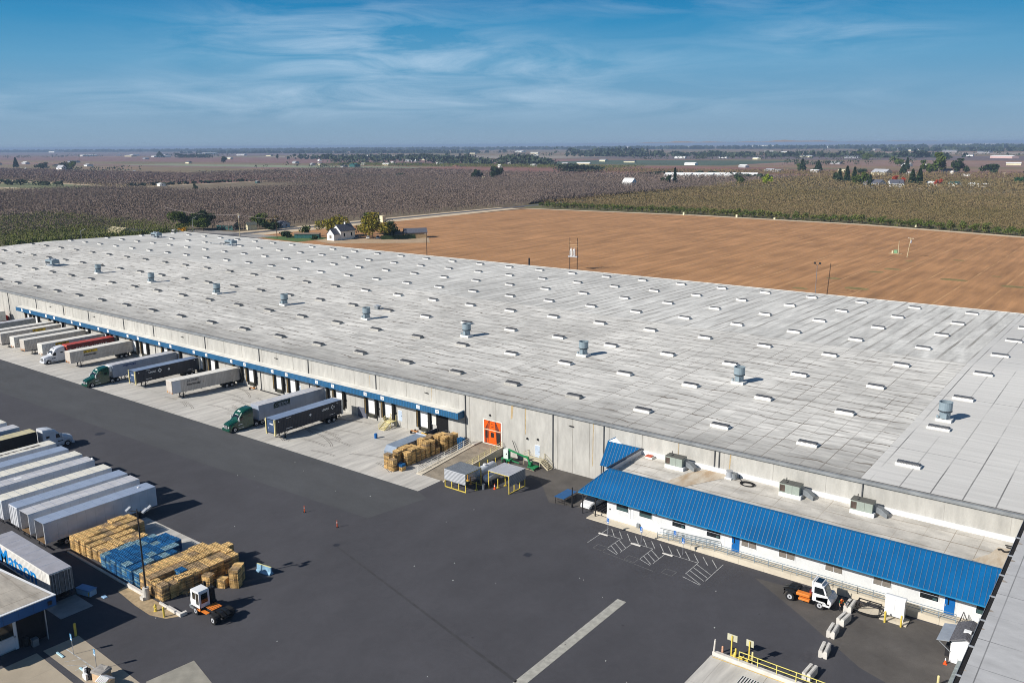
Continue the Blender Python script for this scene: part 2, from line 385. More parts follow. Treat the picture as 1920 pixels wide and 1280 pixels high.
old_roof = lines_mat('roof_membrane_old', lin(238, 235, 226), lin(120, 112, 102), (2.724, 2.895), (0.12, 0.34), wob=2.6, stain=0.48, streak=(0.16, 0.95, 1.0), cell=0.10, edge=(-1, 13, 0.42))
back_roof = lines_mat('roof_membrane_back', lin(230, 228, 220), lin(150, 146, 138), (2.724, 2.895), (0.55, 0.14), wob=0.8, stain=0.40, streak=(0.5, 0.08, 1.0), cell=0.06)
new_roof = lines_mat('roof_membrane_new', lin(208, 206, 200), lin(122, 121, 118), (3.66, 30.0), (0.16, 0.14), stain=0.14, streak=(0.05, 1.2, 1.0))
wing_roof = lines_mat('roof_membrane_wing', lin(190, 190, 189), lin(92, 92, 92), (3.3, 4.9), (0.10, 0.10), stain=0.22, streak=(0.25, 0.5, 1.0))
office_roof_m = lines_mat('roof_membrane_office', lin(222, 217, 206), lin(150, 140, 126), (3.0, 2.7), (0.07, 0.18), stain=0.46, streak=(0.25, 0.4, 1.0), wob=0.6)
wall_m = lines_mat('tilt_up_concrete', lin(186, 184, 177), lin(136, 133, 127), (7.3, 99), (0.07, 0.01), stain=0.26, axes='x', streak=(0.8, 1.0, 0.22))
asphalt = lines_mat('asphalt', (0.070, 0.069, 0.076), (0.05, 0.05, 0.05), (999, 999), (0.0, 0.0), stain=0.13, axes='', streak=(0.22, 0.12, 1.0), rough=0.9)
asphalt2 = lines_mat('asphalt_older', (0.083, 0.085, 0.088), (0.05, 0.05, 0.05), (999, 999), (0.0, 0.0), stain=0.15, axes='', streak=(0.10, 0.30, 1.0), rough=0.9)
asphalt3 = lines_mat('asphalt_worn', (0.118, 0.108, 0.098), (0.05, 0.05, 0.05), (999, 999), (0.0, 0.0), stain=0.30, axes='', streak=(0.3, 0.3, 1.0), rough=0.9)
apron_m = lines_mat('apron_concrete', lin(206, 202, 193), lin(132, 126, 116), (4.9, 6.1), (0.05, 0.05), stain=0.34, streak=(0.9, 0.12, 1.0), rough=0.85)
pave_m = lines_mat('pale_pavement', lin(176, 164, 144), lin(128, 118, 102), (6, 5), (0.05, 0.05), stain=0.18, streak=(0.3, 0.3, 1.0), rough=0.9)
walk_m = lines_mat('sidewalk_concrete', lin(206, 196, 176), lin(140, 132, 116), (3.4, 9), (0.05, 0.01), stain=0.15, streak=(0.5, 0.5, 1), rough=0.9)
paint_m = mat('road_paint', lin(184, 184, 180), 0.8, 0.45, 2.2, world=True)
paint_old = mat('road_paint_worn', lin(112, 112, 110), 0.85, 0.4, 1.6, world=True)

# ------------------------------------------------------------------ ground and yard (each sheet a little above the one below)
ground_m = mat('far_fields', lin(146, 112, 92), 0.95, 0.3, 0.0012, col2=lin(110, 104, 72), world=True, detail=3, stretch=(1, 2.2, 1))
sheet('ground', rect(-90000, 40000, -3000, 110000), -0.40, ground_m)
sheet('yard_soil', rect(-560, 160, -400, 182), -0.20, mat('yard_soil_m', lin(130, 112, 88), 0.95, 0.25, 0.05, world=True))
sheet('yard_asphalt', rect(-420, 140, -300, -0.02), 0.0, asphalt)
Z1 = 0.004
# dock apron of pale concrete
sheet('dock_apron', [(-420, -25.6), (-235, -22.8), (-160, -21.7), (-126, -21.2), (-89.1, -20.8), (-89.1, -14.6), (-89.1, -0.03), (-420, -0.03)], Z1, apron_m)
sheet('asphalt_band', [(-420, -38), (-203, -36), (-128, -34.2), (-88.0, -32.5), (-86.0, -22.0), (-89.1, -20.82), (-126, -21.22), (-160, -21.72), (-235, -22.82), (-420, -25.62)], Z1, asphalt2)
sheet('asphalt_warm', [(-98, -0.05), (-55, -0.05), (-57, -9), (-70, -12), (-76, -6), (-88, -4)], 0.002, asphalt3)
sheet('asphalt_near_shed', [(-36, -15.5), (-9.2, -13), (-9.2, -31), (-20, -27), (-28, -21)], Z1, asphalt3)
sheet('pallet_slab', rect(-114.5, -98, -56.5, -51.8), Z1, apron_m)
sheet('trench_strip', rect(-47.1, -45.9, -75, -30.2), Z1, mat('strip_concrete', lin(168, 166, 156), 0.9, 0.2, 1.5, world=True))
sheet('seam_crack', [(-85.2, -41.0), (-46.9, -50.2), (-46.9, -50.6), (-85.2, -41.25)], Z1, mat('tar_seam', (0.050, 0.049, 0.052), 0.9, 0.2, 1, world=True))
sheet('side_lot_pavement', [(-91.1, -77.0), (-91.0, -73.2), (-60, -74.2), (-60, -77.1)], Z1, pave_m)
sheet('side_lot_pavement', [(-128, -90), (-91.2, -81.5), (-91.2, -77.6), (-60, -78.2), (-60, -110), (-128, -110)], Z1, pave_m)
sheet('side_pavement_patch', [(-77.0, -73.2), (-76.4, -68.1), (-70.6, -69.4), (-66, -75)], Z1, mat('patch_concrete', lin(150, 146, 134), 0.9, 0.16, 0.6, world=True))
sheet('dock_pad', [(-100.4, -69.0), (-96.0, -69.0), (-96.0, -72.8), (-100.4, -72.8)], Z1, mat('pad_concrete', lin(150, 152, 150), 0.85, 0.2, 0.5, world=True))
sheet('dirt_island', [(-97.4, -63.95), (-97.0, -65.5), (-92, -66.0), (-88.6, -66.1), (-86.4, -65.4), (-85.4, -63.9)], 0.02, mat('dirt', lin(168, 148, 116), 0.95, 0.25, 1.5, world=True))
sheet('entrance_slab', [(-33.2, -34.2), (-20, -33.9), (-20, -52), (-33.4, -52)], Z1, apron_m)
sheet('slab_yellow_line', [(-33.0, -34.35), (-20, -34.05), (-20, -34.17), (-33.0, -34.47)], 2 * Z1, mat('faded_yellow', lin(208, 178, 96), 0.8, 0.3, 2, world=True))
sheet('steel_hatch', [(-25.5, -29.35), (-24.3, -29.3), (-24.3, -27.3), (-25.6, -27.4)], 2 * Z1, mat('hatch_metal', lin(74, 72, 74), 0.6, 0.2, 2, world=True))
sheet('drain_grate', [(-62.95, -28.1), (-62.95, -27.1), (-61.95, -27.1), (-61.95, -28.1)], 2 * Z1, mat('grate', lin(46, 48, 56), 0.7, 0.3, 6, world=True))
def disc(name, x, y, r, z, m):
    sheet(name, [(x + r * math.cos(t * PI / 8), y + r * math.sin(t * PI / 8)) for t in range(16)], z, m)
disc('manhole', -85.0, -41.0, 0.45, 2 * Z1, MATS['grate']); disc('manhole', -157, -37, 0.9, 2 * Z1, MATS['grate'])
# tyre marks on the apron: thin arcs
tm = mat('tyre_mark', lin(120, 114, 106), 0.9, 0.3, 2, world=True)
tb = MB()
rnd = random.Random(3)
for k in range(46):
    cx = rnd.uniform(-170, -96); cy = rnd.uniform(-34, -20); r = rnd.uniform(9, 20); a0 = rnd.uniform(0.9, 1.7); a1 = a0 + rnd.uniform(0.25, 0.7)
    w = 0.10
    for off in (0, 0.34):
        prev = None
        for i in range(9):
            a = a0 + (a1 - a0) * i / 8
            x, y = cx + (r + off) * math.cos(a), cy + (r + off) * math.sin(a)
            x2, y2 = cx + (r + off + w) * math.cos(a), cy + (r + off + w) * math.sin(a)
            if y > -19.5 and y2 < -1 and x < -90 and prev:
                tb.face([(prev[0], prev[1], 2 * Z1), (prev[2], prev[3], 2 * Z1), (x2, y2, 2 * Z1), (x, y, 2 * Z1)])
            prev = (x, y, x2, y2)
tag(tb.build('tyre_marks', tm), kind='structure')
# long curving tyre tracks on the asphalt
def strip(name, pts, w, z, m):
    b = MB()
    for (a, c) in zip(pts[:-1], pts[1:]):
        a = Vector((a[0], a[1], z)); c = Vector((c[0], c[1], z)); n = Vector((-(c - a).y, (c - a).x, 0)).normalized() * w / 2
        b.face([a - n, c - n, c + n, a + n])
    return tag(b.build(name, m), kind='structure')
r5 = random.Random(77)
ob_ = MB()
for k in range(36):
    x = r5.uniform(-125, -15); y = r5.uniform(-72, -3 if k % 3 == 0 and x < -92 else -22); q = r5.uniform(0.05, 0.2)
    z_ = 2.4 * Z1
    ob_.face([(x + q * (0.7 + 0.3 * math.sin(t_ * 2.1 + k)) * math.cos(t_ * PI / 4), y + q * 0.8 * math.sin(t_ * PI / 4), z_ + k * 1e-5) for t_ in range(8)])
tag(ob_.build('oil_spots', mat('oil_spot', (0.03, 0.03, 0.032, 1), 0.5, 0.2, 2, world=True)), 'small dark oil spots scattered over the yard paving', 'oil spots', kind='stuff')
lb_ = MB()
for k in range(34):
    x = r5.uniform(-120, -15); y = r5.uniform(-70, -20); q = r5.uniform(0.04, 0.11); lb_.box(x, x + q, y, y + q * 1.3, 0.001, 0.03)
tag(lb_.build('litter', mat('litter_pale', lin(215, 214, 208), 0.8, 0.2, 2, world=True)), 'tiny pale scraps of litter on the yard', 'litter', kind='stuff')
# office sidewalk, raised a step, and painted parking bays
sw = MB(); sw.prism([(-13.35, 0.0), (-11.62, 0.0), (-11.62, 0.13), (-13.35, 0.13)], -62.4, -50.9)
tag(sw.build('sidewalk', walk_m), kind='structure')
pk = MB()
def pl(b, a, c, w=0.10, z=Z1):
    a = Vector((a[0], a[1], z)); c = Vector((c[0], c[1], z)); n = Vector((-(c - a).y, (c - a).x, 0)).normalized() * w / 2
    b.face([a - n, c - n, c + n, a + n])
for (x0, x1) in ((-58.05, -55.0), (-53.0, -50.0), (-47.4, -43.4)):
    pl(pk, (x0, -16.15), (x1, -16.15))
for (x0, x1, yb) in ((-55.0, -53.0, -20.6), (-50.0, -48.0, -20.8), (-43.4, -40.6, -21.0)):
    pl(pk, (x0, -16.2), (x0, yb + 1.2), 0.08); pl(pk, (x1, -16.2) if x1 != -40.6 else (x1, -14.6), (x1, yb + 1.0), 0.08)
    n = 4 if x1 - x0 < 2.5 else 5
    for k in range(n):
        y = -16.6 - k * (1.05 if n == 4 else 1.0)
        pl(pk, (x0 + 0.05, y), (min(x1, x0 + 2.0) - 0.05 + (0.75 if n == 5 else 0), y - 1.5 if k < n - 1 else y - 0.7))
pl(pk, (-58.05, -14.3), (-58.05, -19.8), 0.08)
for k in range(13):
    x = -57.6 + k * 1.27
    pl(pk, (x, -14.2), (x + 1.5, -16.0), 0.10)
tag(pk.build('parking_paint', paint_m), kind='structure')
pk = MB()
for (x0, y0) in ((-56.6, -19.4), (-51.6, -19.7), (-46.0, -20.0)):
    for (a, c) in (((0, 0), (1.5, 0)), ((1.5, 0), (1.5, -1.3)), ((1.5, -1.3), (0, -1.3)), ((0, -1.3), (0, 0))): pl(pk, (x0 + a[0], y0 + a[1]), (x0 + c[0], y0 + c[1]), 0.07)
pl(pk, (-54.9, -20.9), (-47.0, -21.6), 0.07)
tag(pk.build('faded_paint', paint_old), kind='structure')
pk = MB()
pl(pk, (-89.6, -75.3), (-82.4, -75.2), 0.12, 2 * Z1); pl(pk, (-86.3, -75.3), (-87.2, -76.6), 0.07, 2 * Z1); pl(pk, (-86.3, -76.7), (-84.7, -75.4), 0.07, 2 * Z1); pl(pk, (-84.7, -75.3), (-84.7, -76.6), 0.09, 2 * Z1)
tag(pk.build('side_lot_paint', paint_m), kind='structure')
# kerb beside the pallets, kerb in front of shed side
kb = MB(); kb.box(-112.6, -97.2, -64.25, -63.95, 0, 0.14)
tag(kb.build('kerb', conc), kind='structure')
kb = MB(); kb.box(-97.2, -92.9, -64.3, -63.95, 0, 0.42); kb.box(-92.9, -92.2, -64.9, -63.95, 0, 0.42); kb.box(-88.2, -85.3, -64.2, -63.85, 0.0, 0.4); kb.box(-85.65, -85.3, -63.85, -63.3, 0, 0.4)
kb.box(-90.0, -88.2, -64.1, -63.9, 0, 0.3)
tag(kb.build('low_kerb_wall', concw), 'low pale concrete kerb wall edging the pallet yard island', 'kerb wall')
# ================================================================== WAREHOUSE
YR, ZR, ZE, YB = 69.5, 11.2, 9.9, 139.0
def roofz(y): return ZE + (ZR - ZE) * (1 - abs(y - YR) / YR)
XL, XS, XR = -411.0, -28.6, 60.0
wh = thing('warehouse', 'huge pale concrete warehouse with a white membrane roof and a long blue dock canopy', 'warehouse', (0, 0, 0))
b = MB(); b.box(XL, XR, 0, 0.35, 0, 9.55); b.box(XL, XL + 0.35, 0.35, YB - 0.35, 0, 9.5); b.box(XL, XR, YB - 0.35, YB, 0, 9.5); b.box(XR - 0.35, XR, 0.35, YB - 0.35, 0, 9.5)
# the dark open dock bay and door recesses are boxes proud of the wall
b.build('wall', wall_m, wh)
def roof_part(name, x0, x1, y0, y1, m):
    b = MB(); nx = max(1, int((x1 - x0) / 6)); ny = max(1, int((y1 - y0) / 6))
    rr = random.Random(5)
    P = {}
    for i in range(nx + 1):
        for j in range(ny + 1):
            x = x0 + (x1 - x0) * i / nx; y = y0 + (y1 - y0) * j / ny
            P[i, j] = (x, y, roofz(y) + (0 if i in (0, nx) or j in (0, ny) else rr.uniform(-0.05, 0.05)))
    b.v = [P[i, j] for i in range(nx + 1) for j in range(ny + 1)]
    k = ny + 1
    for i in range(nx):
        for j in range(ny):
            b.f.append((i * k + j, (i + 1) * k + j, (i + 1) * k + j + 1, i * k + j + 1)); b.m.append(0)
    return b.build(name, m, wh, smooth=True)
roof_part('roof', XL, XS, 0.0, YR, old_roof)
roof_part('roof', XL, XS, YR, YB, back_roof)
roof_part('roof', XS, XR, 0.0, YR, new_roof); roof_part('roof', XS, XR, YR, YB, new_roof)
b = MB(); b.box(XS - 0.5, XS + 0.1, 0.1, YR, 9.8, 9.86)
# gutter along the eave, coping on the far edge
b = MB(); b.prism([(-0.30, 9.52), (-0.02, 9.52), (-0.02, 9.98), (-0.34, 9.98), (-0.34, 9.62)], XL, -9.4); b.build('gutter', mat('gutter_metal', lin(150, 154, 156), 0.45, 0.2, 0.5, metal=0.3), wh)
b = MB(); b.prism([(-0.02, 9.98), (0.25, 9.98), (0.25, 10.03), (-0.02, 10.03)], XL, -9.4); b.build('eave_flashing', mat('flashing', lin(120, 118, 114), 0.6, 0.3, 0.7), wh)
b = MB(); b.box(XL, XR, YB - 0.1, YB + 0.25, 9.4, 9.98); b.box(XL - 0.25, XL + 0.1, 0, YB, 9.4, 10.0); b.build('coping', offwhite, wh)
# panel joints, pilasters and downspouts
jd = mat('joint_dark', lin(96, 98, 100), 0.7, 0.2, 1.0)
JX = [-398, -380, -362, -344, -328, -312, -298, -284, -265, -248, -233.6, -215, -200.5, -178, -157.2, -140.4, -120, -96.9, -77.7, -67.8, -48.9, -48.2, -28.1]
for x in JX:
    zb = 0.1 if x < -97.5 or x in (-96.9, -77.7, -67.8) else (6.4)
    if x < -97.5 and x > -275: zb = 6.45
    b = MB(); b.cyl((x, -0.10, zb), (x, -0.10, 9.6), 0.09, 8); b.build('downspout', jd, wh)
    if -275 < x < -97.5:
        b = MB(); b.cyl((x, -0.10, 0.1), (x, -0.10, 5.1), 0.08, 8); b.build('downspout', jd, wh)
jm = mat('joint_mid', lin(142, 139, 131), 0.8, 0.2, 1.0)
for i, x in enumerate(JX[:-3]):
    x2 = JX[i + 1]
    for xx in (x + (x2 - x) * 0.33 + 0.6, x + (x2 - x) * 0.66 + 0.6, x + 0.9):
        b = MB(); b.box(xx, xx + 0.09, -0.012, 0, 0.02, 9.5); b.build('panel_joint', jm, wh)
# small wall lights and vents high on the wall
for x in (-255.5, -230, -187, -150.6, -105.9, -73.5):
    b = MB(); b.prism([(-0.30, 8.15), (-0.02, 8.05), (-0.02, 8.2), (-0.3, 8.3)], x - 0.9, x - 0.1); b.build('wall_light', dark, wh)
# rust and damp streaks are stains of their own shape on the wall
rst = mat('rust_stain', lin(176, 156, 120), 0.9, 0.25, 1.2)
for (x, z0, z1, w) in ((-121.8, 6.6, 9.0, 0.12), (-105.2, 6.6, 9.4, 0.10), (-86.5, 6.8, 9.5, 0.5), (-83.5, 4.6, 9.5, 0.22), (-69.9, 2.0, 9.4, 0.16), (-54.8, 6.9, 9.3, 0.12), (-46.6, 6.9, 9.4, 0.22), (-247.0, 6.7, 9.4, 0.1)):
    b = MB(); b.face([(x, -0.006, z1), (x - w * 0.3, -0.006, z0), (x + w * 0.5, -0.006, z0 + 0.3), (x + w, -0.006, z1)]); b.build('rust_stain', rst, wh)
# blue dock canopy
b = MB(); b.prism([(-1.8, 5.15), (-1.72, 5.15), (-1.72, 6.2), (-0.02, 6.38), (-0.02, 6.46), (-1.8, 6.30)], -275.2, -97.2); 
b.k = 1
b.prism([(-1.72, 6.32), (-0.03, 6.47), (-0.03, 6.5), (-1.72, 6.35)], -275.0, -97.4)
b.k = 2
for x in np.arange(-275.0, -97.3, 0.42): b.box(x, x + 0.06, -1.825, -1.8, 5.17, 6.28)
b.k = 0; b.box(-97.25, -97.2, -1.72, -0.02, 5.15, 6.2); b.box(-275.2, -275.15, -1.72, -0.02, 5.15, 6.2)
b.k = 3; b.box(-275, -97.4, -1.7, -0.03, 5.9, 5.95)
can = b.build('dock_canopy', [bluedk, mat('canopy_top', lin(214, 212, 204), 0.7, 0.15, 0.5), mat('fascia_rib', lin(52, 122, 176), 0.5, 0.1, 1), dark], wh)
NX = [-102.2, -107.0, -116.5, -121.25, -130.8, -135.8, -145.6, -150.4, -160.3, -165.3, -175.1, -180.2, -190.2, -195.2, -205.2, -210.2, -220.2, -225.2, -235.2, -240.0, -250.4, -255.4, -265.6, -270.9]
numink = mat('number_ink', lin(70, 80, 92), 0.6, 0.1, 1)
for i, x in enumerate(NX):
    b = MB(); b.box(x - 0.42, x + 0.42, -1.86, -1.82, 5.42, 6.12); p = b.build('number_plate', white, can)
    if x > -185: text(str(10 + i), 0.52, numink, can, (x - 0.30, -1.865, 5.58), (PI / 2, 0, 0), 'plate_number', 0.002, bold=0.01)
# dock doors: white sectional door, black seals either side, bumper below
seal = mat('dock_seal', lin(34, 34, 30), 0.9, 0.25, 1.5); sealb = mat('seal_edge', lin(122, 100, 58), 0.85, 0.25, 1.5)
bump = mat('dock_bumper', lin(58, 58, 48), 0.85, 0.3, 1.5)
for i, x0 in enumerate(NX[1:]):
    x = x0 - 0.1
    d = MB(); d.box(x - 1.2, x + 1.2, -0.06, 0.0, 1.35, 5.1)
    d.k = 1
    for z in (2.0, 2.7, 3.4, 4.1, 4.7): d.box(x - 1.2, x + 1.2, -0.066, -0.06, z, z + 0.03)
    dd = d.build('dock_door', [white, mat('door_groove', lin(176, 178, 180), 0.6, 0.1, 1)], wh)
    q = MB(); q.box(x + 0.75, x + 0.95, -0.12, -0.06, 2.6, 2.68); q.build('handle', dark, dd)
    for s in (-1, 1):
        q = MB(); q.box(x + s * 1.485 - .265, x + s * 1.485 + .265, -0.55, 0, 1.2, 5.1)
        if s < 0: q.k = 1; q.box(x - 1.56, x - 1.36, -0.57, -0.545, 1.25, 5.0)
        q.build('dock_seal', [seal, sealb], dd)
    q = MB(); q.box(x - 1.3, x + 1.3, -0.42, -0.02, 0.65, 1.2); q.k = 1; q.box(x - 1.15, x - 0.8, -0.55, -0.42, 0.7, 1.15); q.box(x + 0.8, x + 1.15, -0.55, -0.42, 0.7, 1.15)
    q.build('dock_bumper', [bump, black], dd)
    q = MB(); q.box(x + 1.95, x + 2.1, -0.1, 0, 2.5, 2.75); q.build('dock_light', dark, dd)
# the open dark bay at the right end
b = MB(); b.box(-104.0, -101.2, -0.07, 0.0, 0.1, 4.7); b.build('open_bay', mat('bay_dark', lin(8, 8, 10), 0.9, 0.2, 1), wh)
b = MB(); b.box(-105.45, -104.15, -0.13, 0, 2.3, 4.6); b.k = 1; b.box(-105.35, -105.2, -0.15, -0.13, 2.5, 3.0); b.build('bay_pad', [offwhite, dark], wh)
# personnel doors
pd = mat('steel_door', lin(176, 190, 206), 0.4, 0.08, 1.0)
def pdoor(x, z, h=2.05, w=0.95, y=0.0, m=None, fr=white):
    b = MB(); b.box(x - w / 2 - 0.09, x + w / 2 + 0.09, y - 0.04, y, z, z + h + 0.09); b.k = 1; b.box(x - w / 2, x + w / 2, y - 0.07, y - 0.04, z, z + h)
    o = b.build('door', [fr, m or pd], wh)
    q = MB(); q.box(x + w / 2 - 0.16, x + w / 2 - 0.06, y - 0.13, y - 0.07, z + 0.95, z + 1.05); q.build('handle', dark, o)
    return o
pdoor(-80.9, 1.25); pdoor(-113.6, 1.3); pdoor(-143.9, 1.3, 1.9); 
for (x, z) in ((-83.0, 4.15), (-80.8, 4.45), (-91.2, 6.75)):
    b = MB(); b.cyl((x, -0.22, z), (x, 0, z), 0.17, 12); b.build('wall_lamp', dark, wh)
# orange roll door with a timber A frame look: orange strips seen through the opening
od = thing_dummy = None
b = MB(); b.box(-92.85, -88.55, -0.05, 0, 1.30, 5.85); b.k = 1
b.box(-92.6, -88.8, -0.065, -0.05, 1.45, 5.7)
b.k = 2
for (x0, x1, z0, z1) in ((-91.5, -89.9, 1.6, 5.6), (-92.45, -91.6, 1.6, 2.0), (-89.8, -88.95, 1.6, 2.0)): pass
b.face([(-91.65, -0.072, 1.5), (-89.75, -0.072, 1.5), (-90.15, -0.072, 5.65), (-91.25, -0.072, 5.65)])
b.face([(-92.55, -0.072, 4.2), (-92.3, -0.072, 4.2), (-91.5, -0.072, 5.65), (-92.5, -0.072, 5.65)])
b.face([(-88.85, -0.072, 4.2), (-89.1, -0.072, 4.2), (-89.9, -0.072, 5.65), (-88.85, -0.072, 5.65)])
b.face([(-92.55, -0.072, 1.55), (-92.35, -0.072, 1.55), (-92.35, -0.072, 4.0), (-92.55, -0.072, 4.0)])
b.face([(-91.75, -0.072, 1.55), (-91.9, -0.072, 1.55), (-91.7, -0.072, 5.3), (-91.55, -0.072, 5.3)])
b.k = 3
b.box(-91.05, -90.35, -0.08, -0.072, 2.7, 3.6); b.box(-91.0, -90.4, -0.08, -0.072, 4.6, 4.7); b.box(-92.3, -91.75, -0.08, -0.072, 2.4, 3.75); b.box(-89.75, -88.95, -0.08, -0.072, 1.6, 3.7); b.box(-91.0, -90.4, -0.08, -0.072, 5.1, 5.18)  # dark panels and bars set on the orange door
b.k = 4; b.box(-92.7, -88.7, -0.10, -0.072, 3.95, 4.08)
b.build('roll_door', [offwhite, mat('door_rust', lin(112, 48, 28), 0.6, 0.5, 1.6), mat('door_orange', lin(226, 92, 18), 0.45, 0.12, 1.2), mat('door_dark_panel', lin(30, 26, 26), 0.8, 0.2, 1), mat('door_bar', lin(226, 200, 170), 0.6, 0.1, 1)], wh)

# ---- skylights, each a thing on the roof
sky_dull = mat('skylight_curb_dull', lin(168, 166, 160), 0.7, 0.2, 1.5, objvar=0.1)
sky_curb = mat('skylight_curb', lin(220, 219, 214), 0.6, 0.10, 1.5, objvar=0.05)
sky_dome = mat('skylight_dome', lin(104, 104, 104), 0.25, 0.25, 2.0, spec=0.7)
def mk_sky(label, loc, w=2.95, d=1.35, dull=False):
    t = thing('skylight', label, 'skylight', loc)
    b = MB(); b.prism([(-d / 2, -0.12), (d / 2, -0.12), (d / 2, 0.26), (d / 2 - .1, 0.36), (-d / 2 + .1, 0.36), (-d / 2, 0.26)], -w / 2, w / 2); b.build('curb', sky_dull if dull else sky_curb, t)
    b = MB(); q = []
    for i in range(9):
        a = PI * i / 8; q.append(((d / 2 - 0.10) * math.cos(a), 0.34 + 0.26 * math.sin(a)))
    b.prism(q, -w / 2 + 0.15, w / 2 - 0.15); b.k = 1
    for k in range(15):
        x = -w / 2 + 0.2 + k * (w - 0.45) / 14
        b.prism([(u * 1.03, z + 0.03 if z > .35 else z) for u, z in q], x, x + 0.07)
    b.build('dome', [sky_dome, mat('dome_rib', lin(88, 90, 94), 0.4, 0.2, 1)], t)
    return t
proto = None; pdull = None
rowname = ['row nearest the dock wall', 'second row from the dock wall', 'third row from the dock wall', 'row just this side of the ridge', 'row just beyond the ridge', 'sixth row from the dock wall', 'seventh row from the dock wall', 'back row along the far edge']
for j in range(8):
    y = 8.65 + j * 17.369; n = 0
    for i in range(28):
        x = -38.4 - i * 13.619
        if x < XL + 4: continue
        n += 1
        lab = 'ribbed skylight, %s from right, %s' % (nth(n), rowname[j])
        loc = (x + ((0.9 * (j % 2)) if 0 else 0), y, roofz(y))
        if j < 4 and i > 2 + (j * 3):
            if pdull is None: s = pdull = mk_sky(lab, loc, dull=True)
            else: s = dup(pdull, loc, label=lab)
        elif proto is None: s = proto = mk_sky(lab, loc)
        else: s = dup(proto, loc, label=lab)
        s['group'] = 'skylights on the old white roof'
proto2 = None
for j in range(7):
    y = 8.5 + j * 17.95
    lab = 'white skylight on the smooth grey roof strip, %s from the near eave' % nth(j + 1)
    if proto2 is None: proto2 = mk_sky(lab, (-24.6, y, roofz(y)), 3.2, 1.35); s = proto2
    else: s = dup(proto2, (-24.6, y, roofz(y)), label=lab)
    s['group'] = 'skylights on the smooth grey roof'
# ---- exhaust stacks
fan_m = mat('fan_grey_blue', lin(138, 154, 162), 0.45, 0.12, 1.0, metal=0.2)
fan_in = mat('fan_inside', lin(44, 50, 56), 0.6, 0.2, 1)
fx = [(-24.8, 31.2), (-59.3, 32.6), (-93.4, 33.3), (-124.8, 32.9), (-158.2, 33.2), (-191.4, 33.6), (-222.8, 33.4), (-260.0, 34.0), (-294.6, 34.2)]
def ring(x, y, z, r, n=20): return [(x + r * math.cos(2 * PI * i / n), y + r * math.sin(2 * PI * i / n), z) for i in range(n)]
fp = None
for i, (x, y) in enumerate(fx):
    lab = 'grey blue cylindrical exhaust fan stack on a square white curb, %s from the right' % nth(i + 1)
    if fp is None:
        t = fp = thing('exhaust_fan', lab, 'exhaust fan', (x, y, roofz(y)))
        b = MB(); b.box(-1.15, 1.15, -1.0, 1.0, -0.15, 0.42); b.build('curb', sky_curb, t)
        b = MB(); b.cyl((0, 0, 0.4), (0, 0, 1.75), 0.80, 20); b.k = 0; b.build('lower_drum', fan_m, t, smooth=False)
        b = MB(); b.loft([ring(0, 0, 1.55, 0.82), ring(0, 0, 1.72, 0.98), ring(0, 0, 3.0, 0.98), ring(0, 0, 3.05, 1.02), ring(0, 0, 3.05, 0.9), ring(0, 0, 2.2, 0.88), ring(0, 0, 2.19, 0.05)], close=False); b.k = 1
        b.face(ring(0, 0, 2.2, 0.88)); b.cyl((0, 0, 2.2), (0, 0, 2.6), 0.22, 10); b.build('upper_drum', [fan_m, fan_in], t)
        b = MB(); b.cyl((0, 0, 1.56), (0, 0, 1.66), 1.02, 20); b.build('flange', fan_in, t)
        b = MB(); b.box(-0.35, 0.45, -1.05, -0.6, 0.5, 1.35); b.box(-1.05, -0.75, -0.9, -0.6, 0.5, 0.9); b.build('motor_box', fan_m, t, bevel=0.05)
    else: dup(fp, (x, y, roofz(y)), label=lab)
    
for o in [o for o in S.objects if o.name.startswith('exhaust_fan')]: o['group'] = 'exhaust fan stacks in a row along the roof'
def evap(x, y, lab):
    t = thing('roof_cooler', lab, 'roof cooler', (x, y, roofz(y)), group='large roof coolers')
    b = MB(); b.box(-2.6, 2.6, -1.4, 1.4, 0.9, 2.3); b.k = 1; b.box(-2.5, 1.2, -1.42, -1.4, 1.0, 1.7); b.build('cabinet', [fan_m, fan_in], t)
    b = MB()
    for sx in (-2.3, 2.3):
        for sy in (-1.2, 1.2): b.box(sx - 0.08, sx + 0.08, sy - 0.08, sy + 0.08, -0.1, 0.9)
    b.box(-2.7, 2.7, -1.5, 1.5, -0.1, 0.25); b.build('legs', galv, t)
    b = MB(); b.cyl((-1.3, 0, 2.3), (-1.3, 0, 2.7), 0.8, 14); b.cyl((1.3, 0, 2.3), (1.3, 0, 2.7), 0.8, 14); b.build('fan_shroud', galv, t)
evap(-328, 34, 'wide pale cooler unit on legs at the left end of the row of fan stacks')
evap(-331, 112.5, 'wide pale cooler unit on the back half of the roof, near its far left end')
evap(-391.5, 112.3, 'wide pale cooler unit at the far left corner of the roof')
t = thing('roof_hatch', 'small square vent box on the roof between two fan stacks', 'roof vent', (-165.5, 43.8, roofz(43.8)))
b = MB(); b.box(-0.6, 0.6, -0.5, 0.5, -0.1, 0.7); b.build('vent_box', steel, t); b = MB(); b.box(-0.8, 0.8, -0.7, 0.7, 0.7, 0.95); b.build('vent_cap', galv, t)
rp = MB(); rp.cyl((-345, 111.5, 10.75), (-334, 111.5, 10.75), 0.12, 6); rp.box(-345, -344.6, 111.2, 111.8, 10.4, 10.9); rp.box(-338, -337.6, 111.2, 111.8, 10.4, 10.9); 
tag(rp.build('roof_pipe', steel), 'thin grey pipe run lying on blocks beside the back roof cooler', 'pipe')

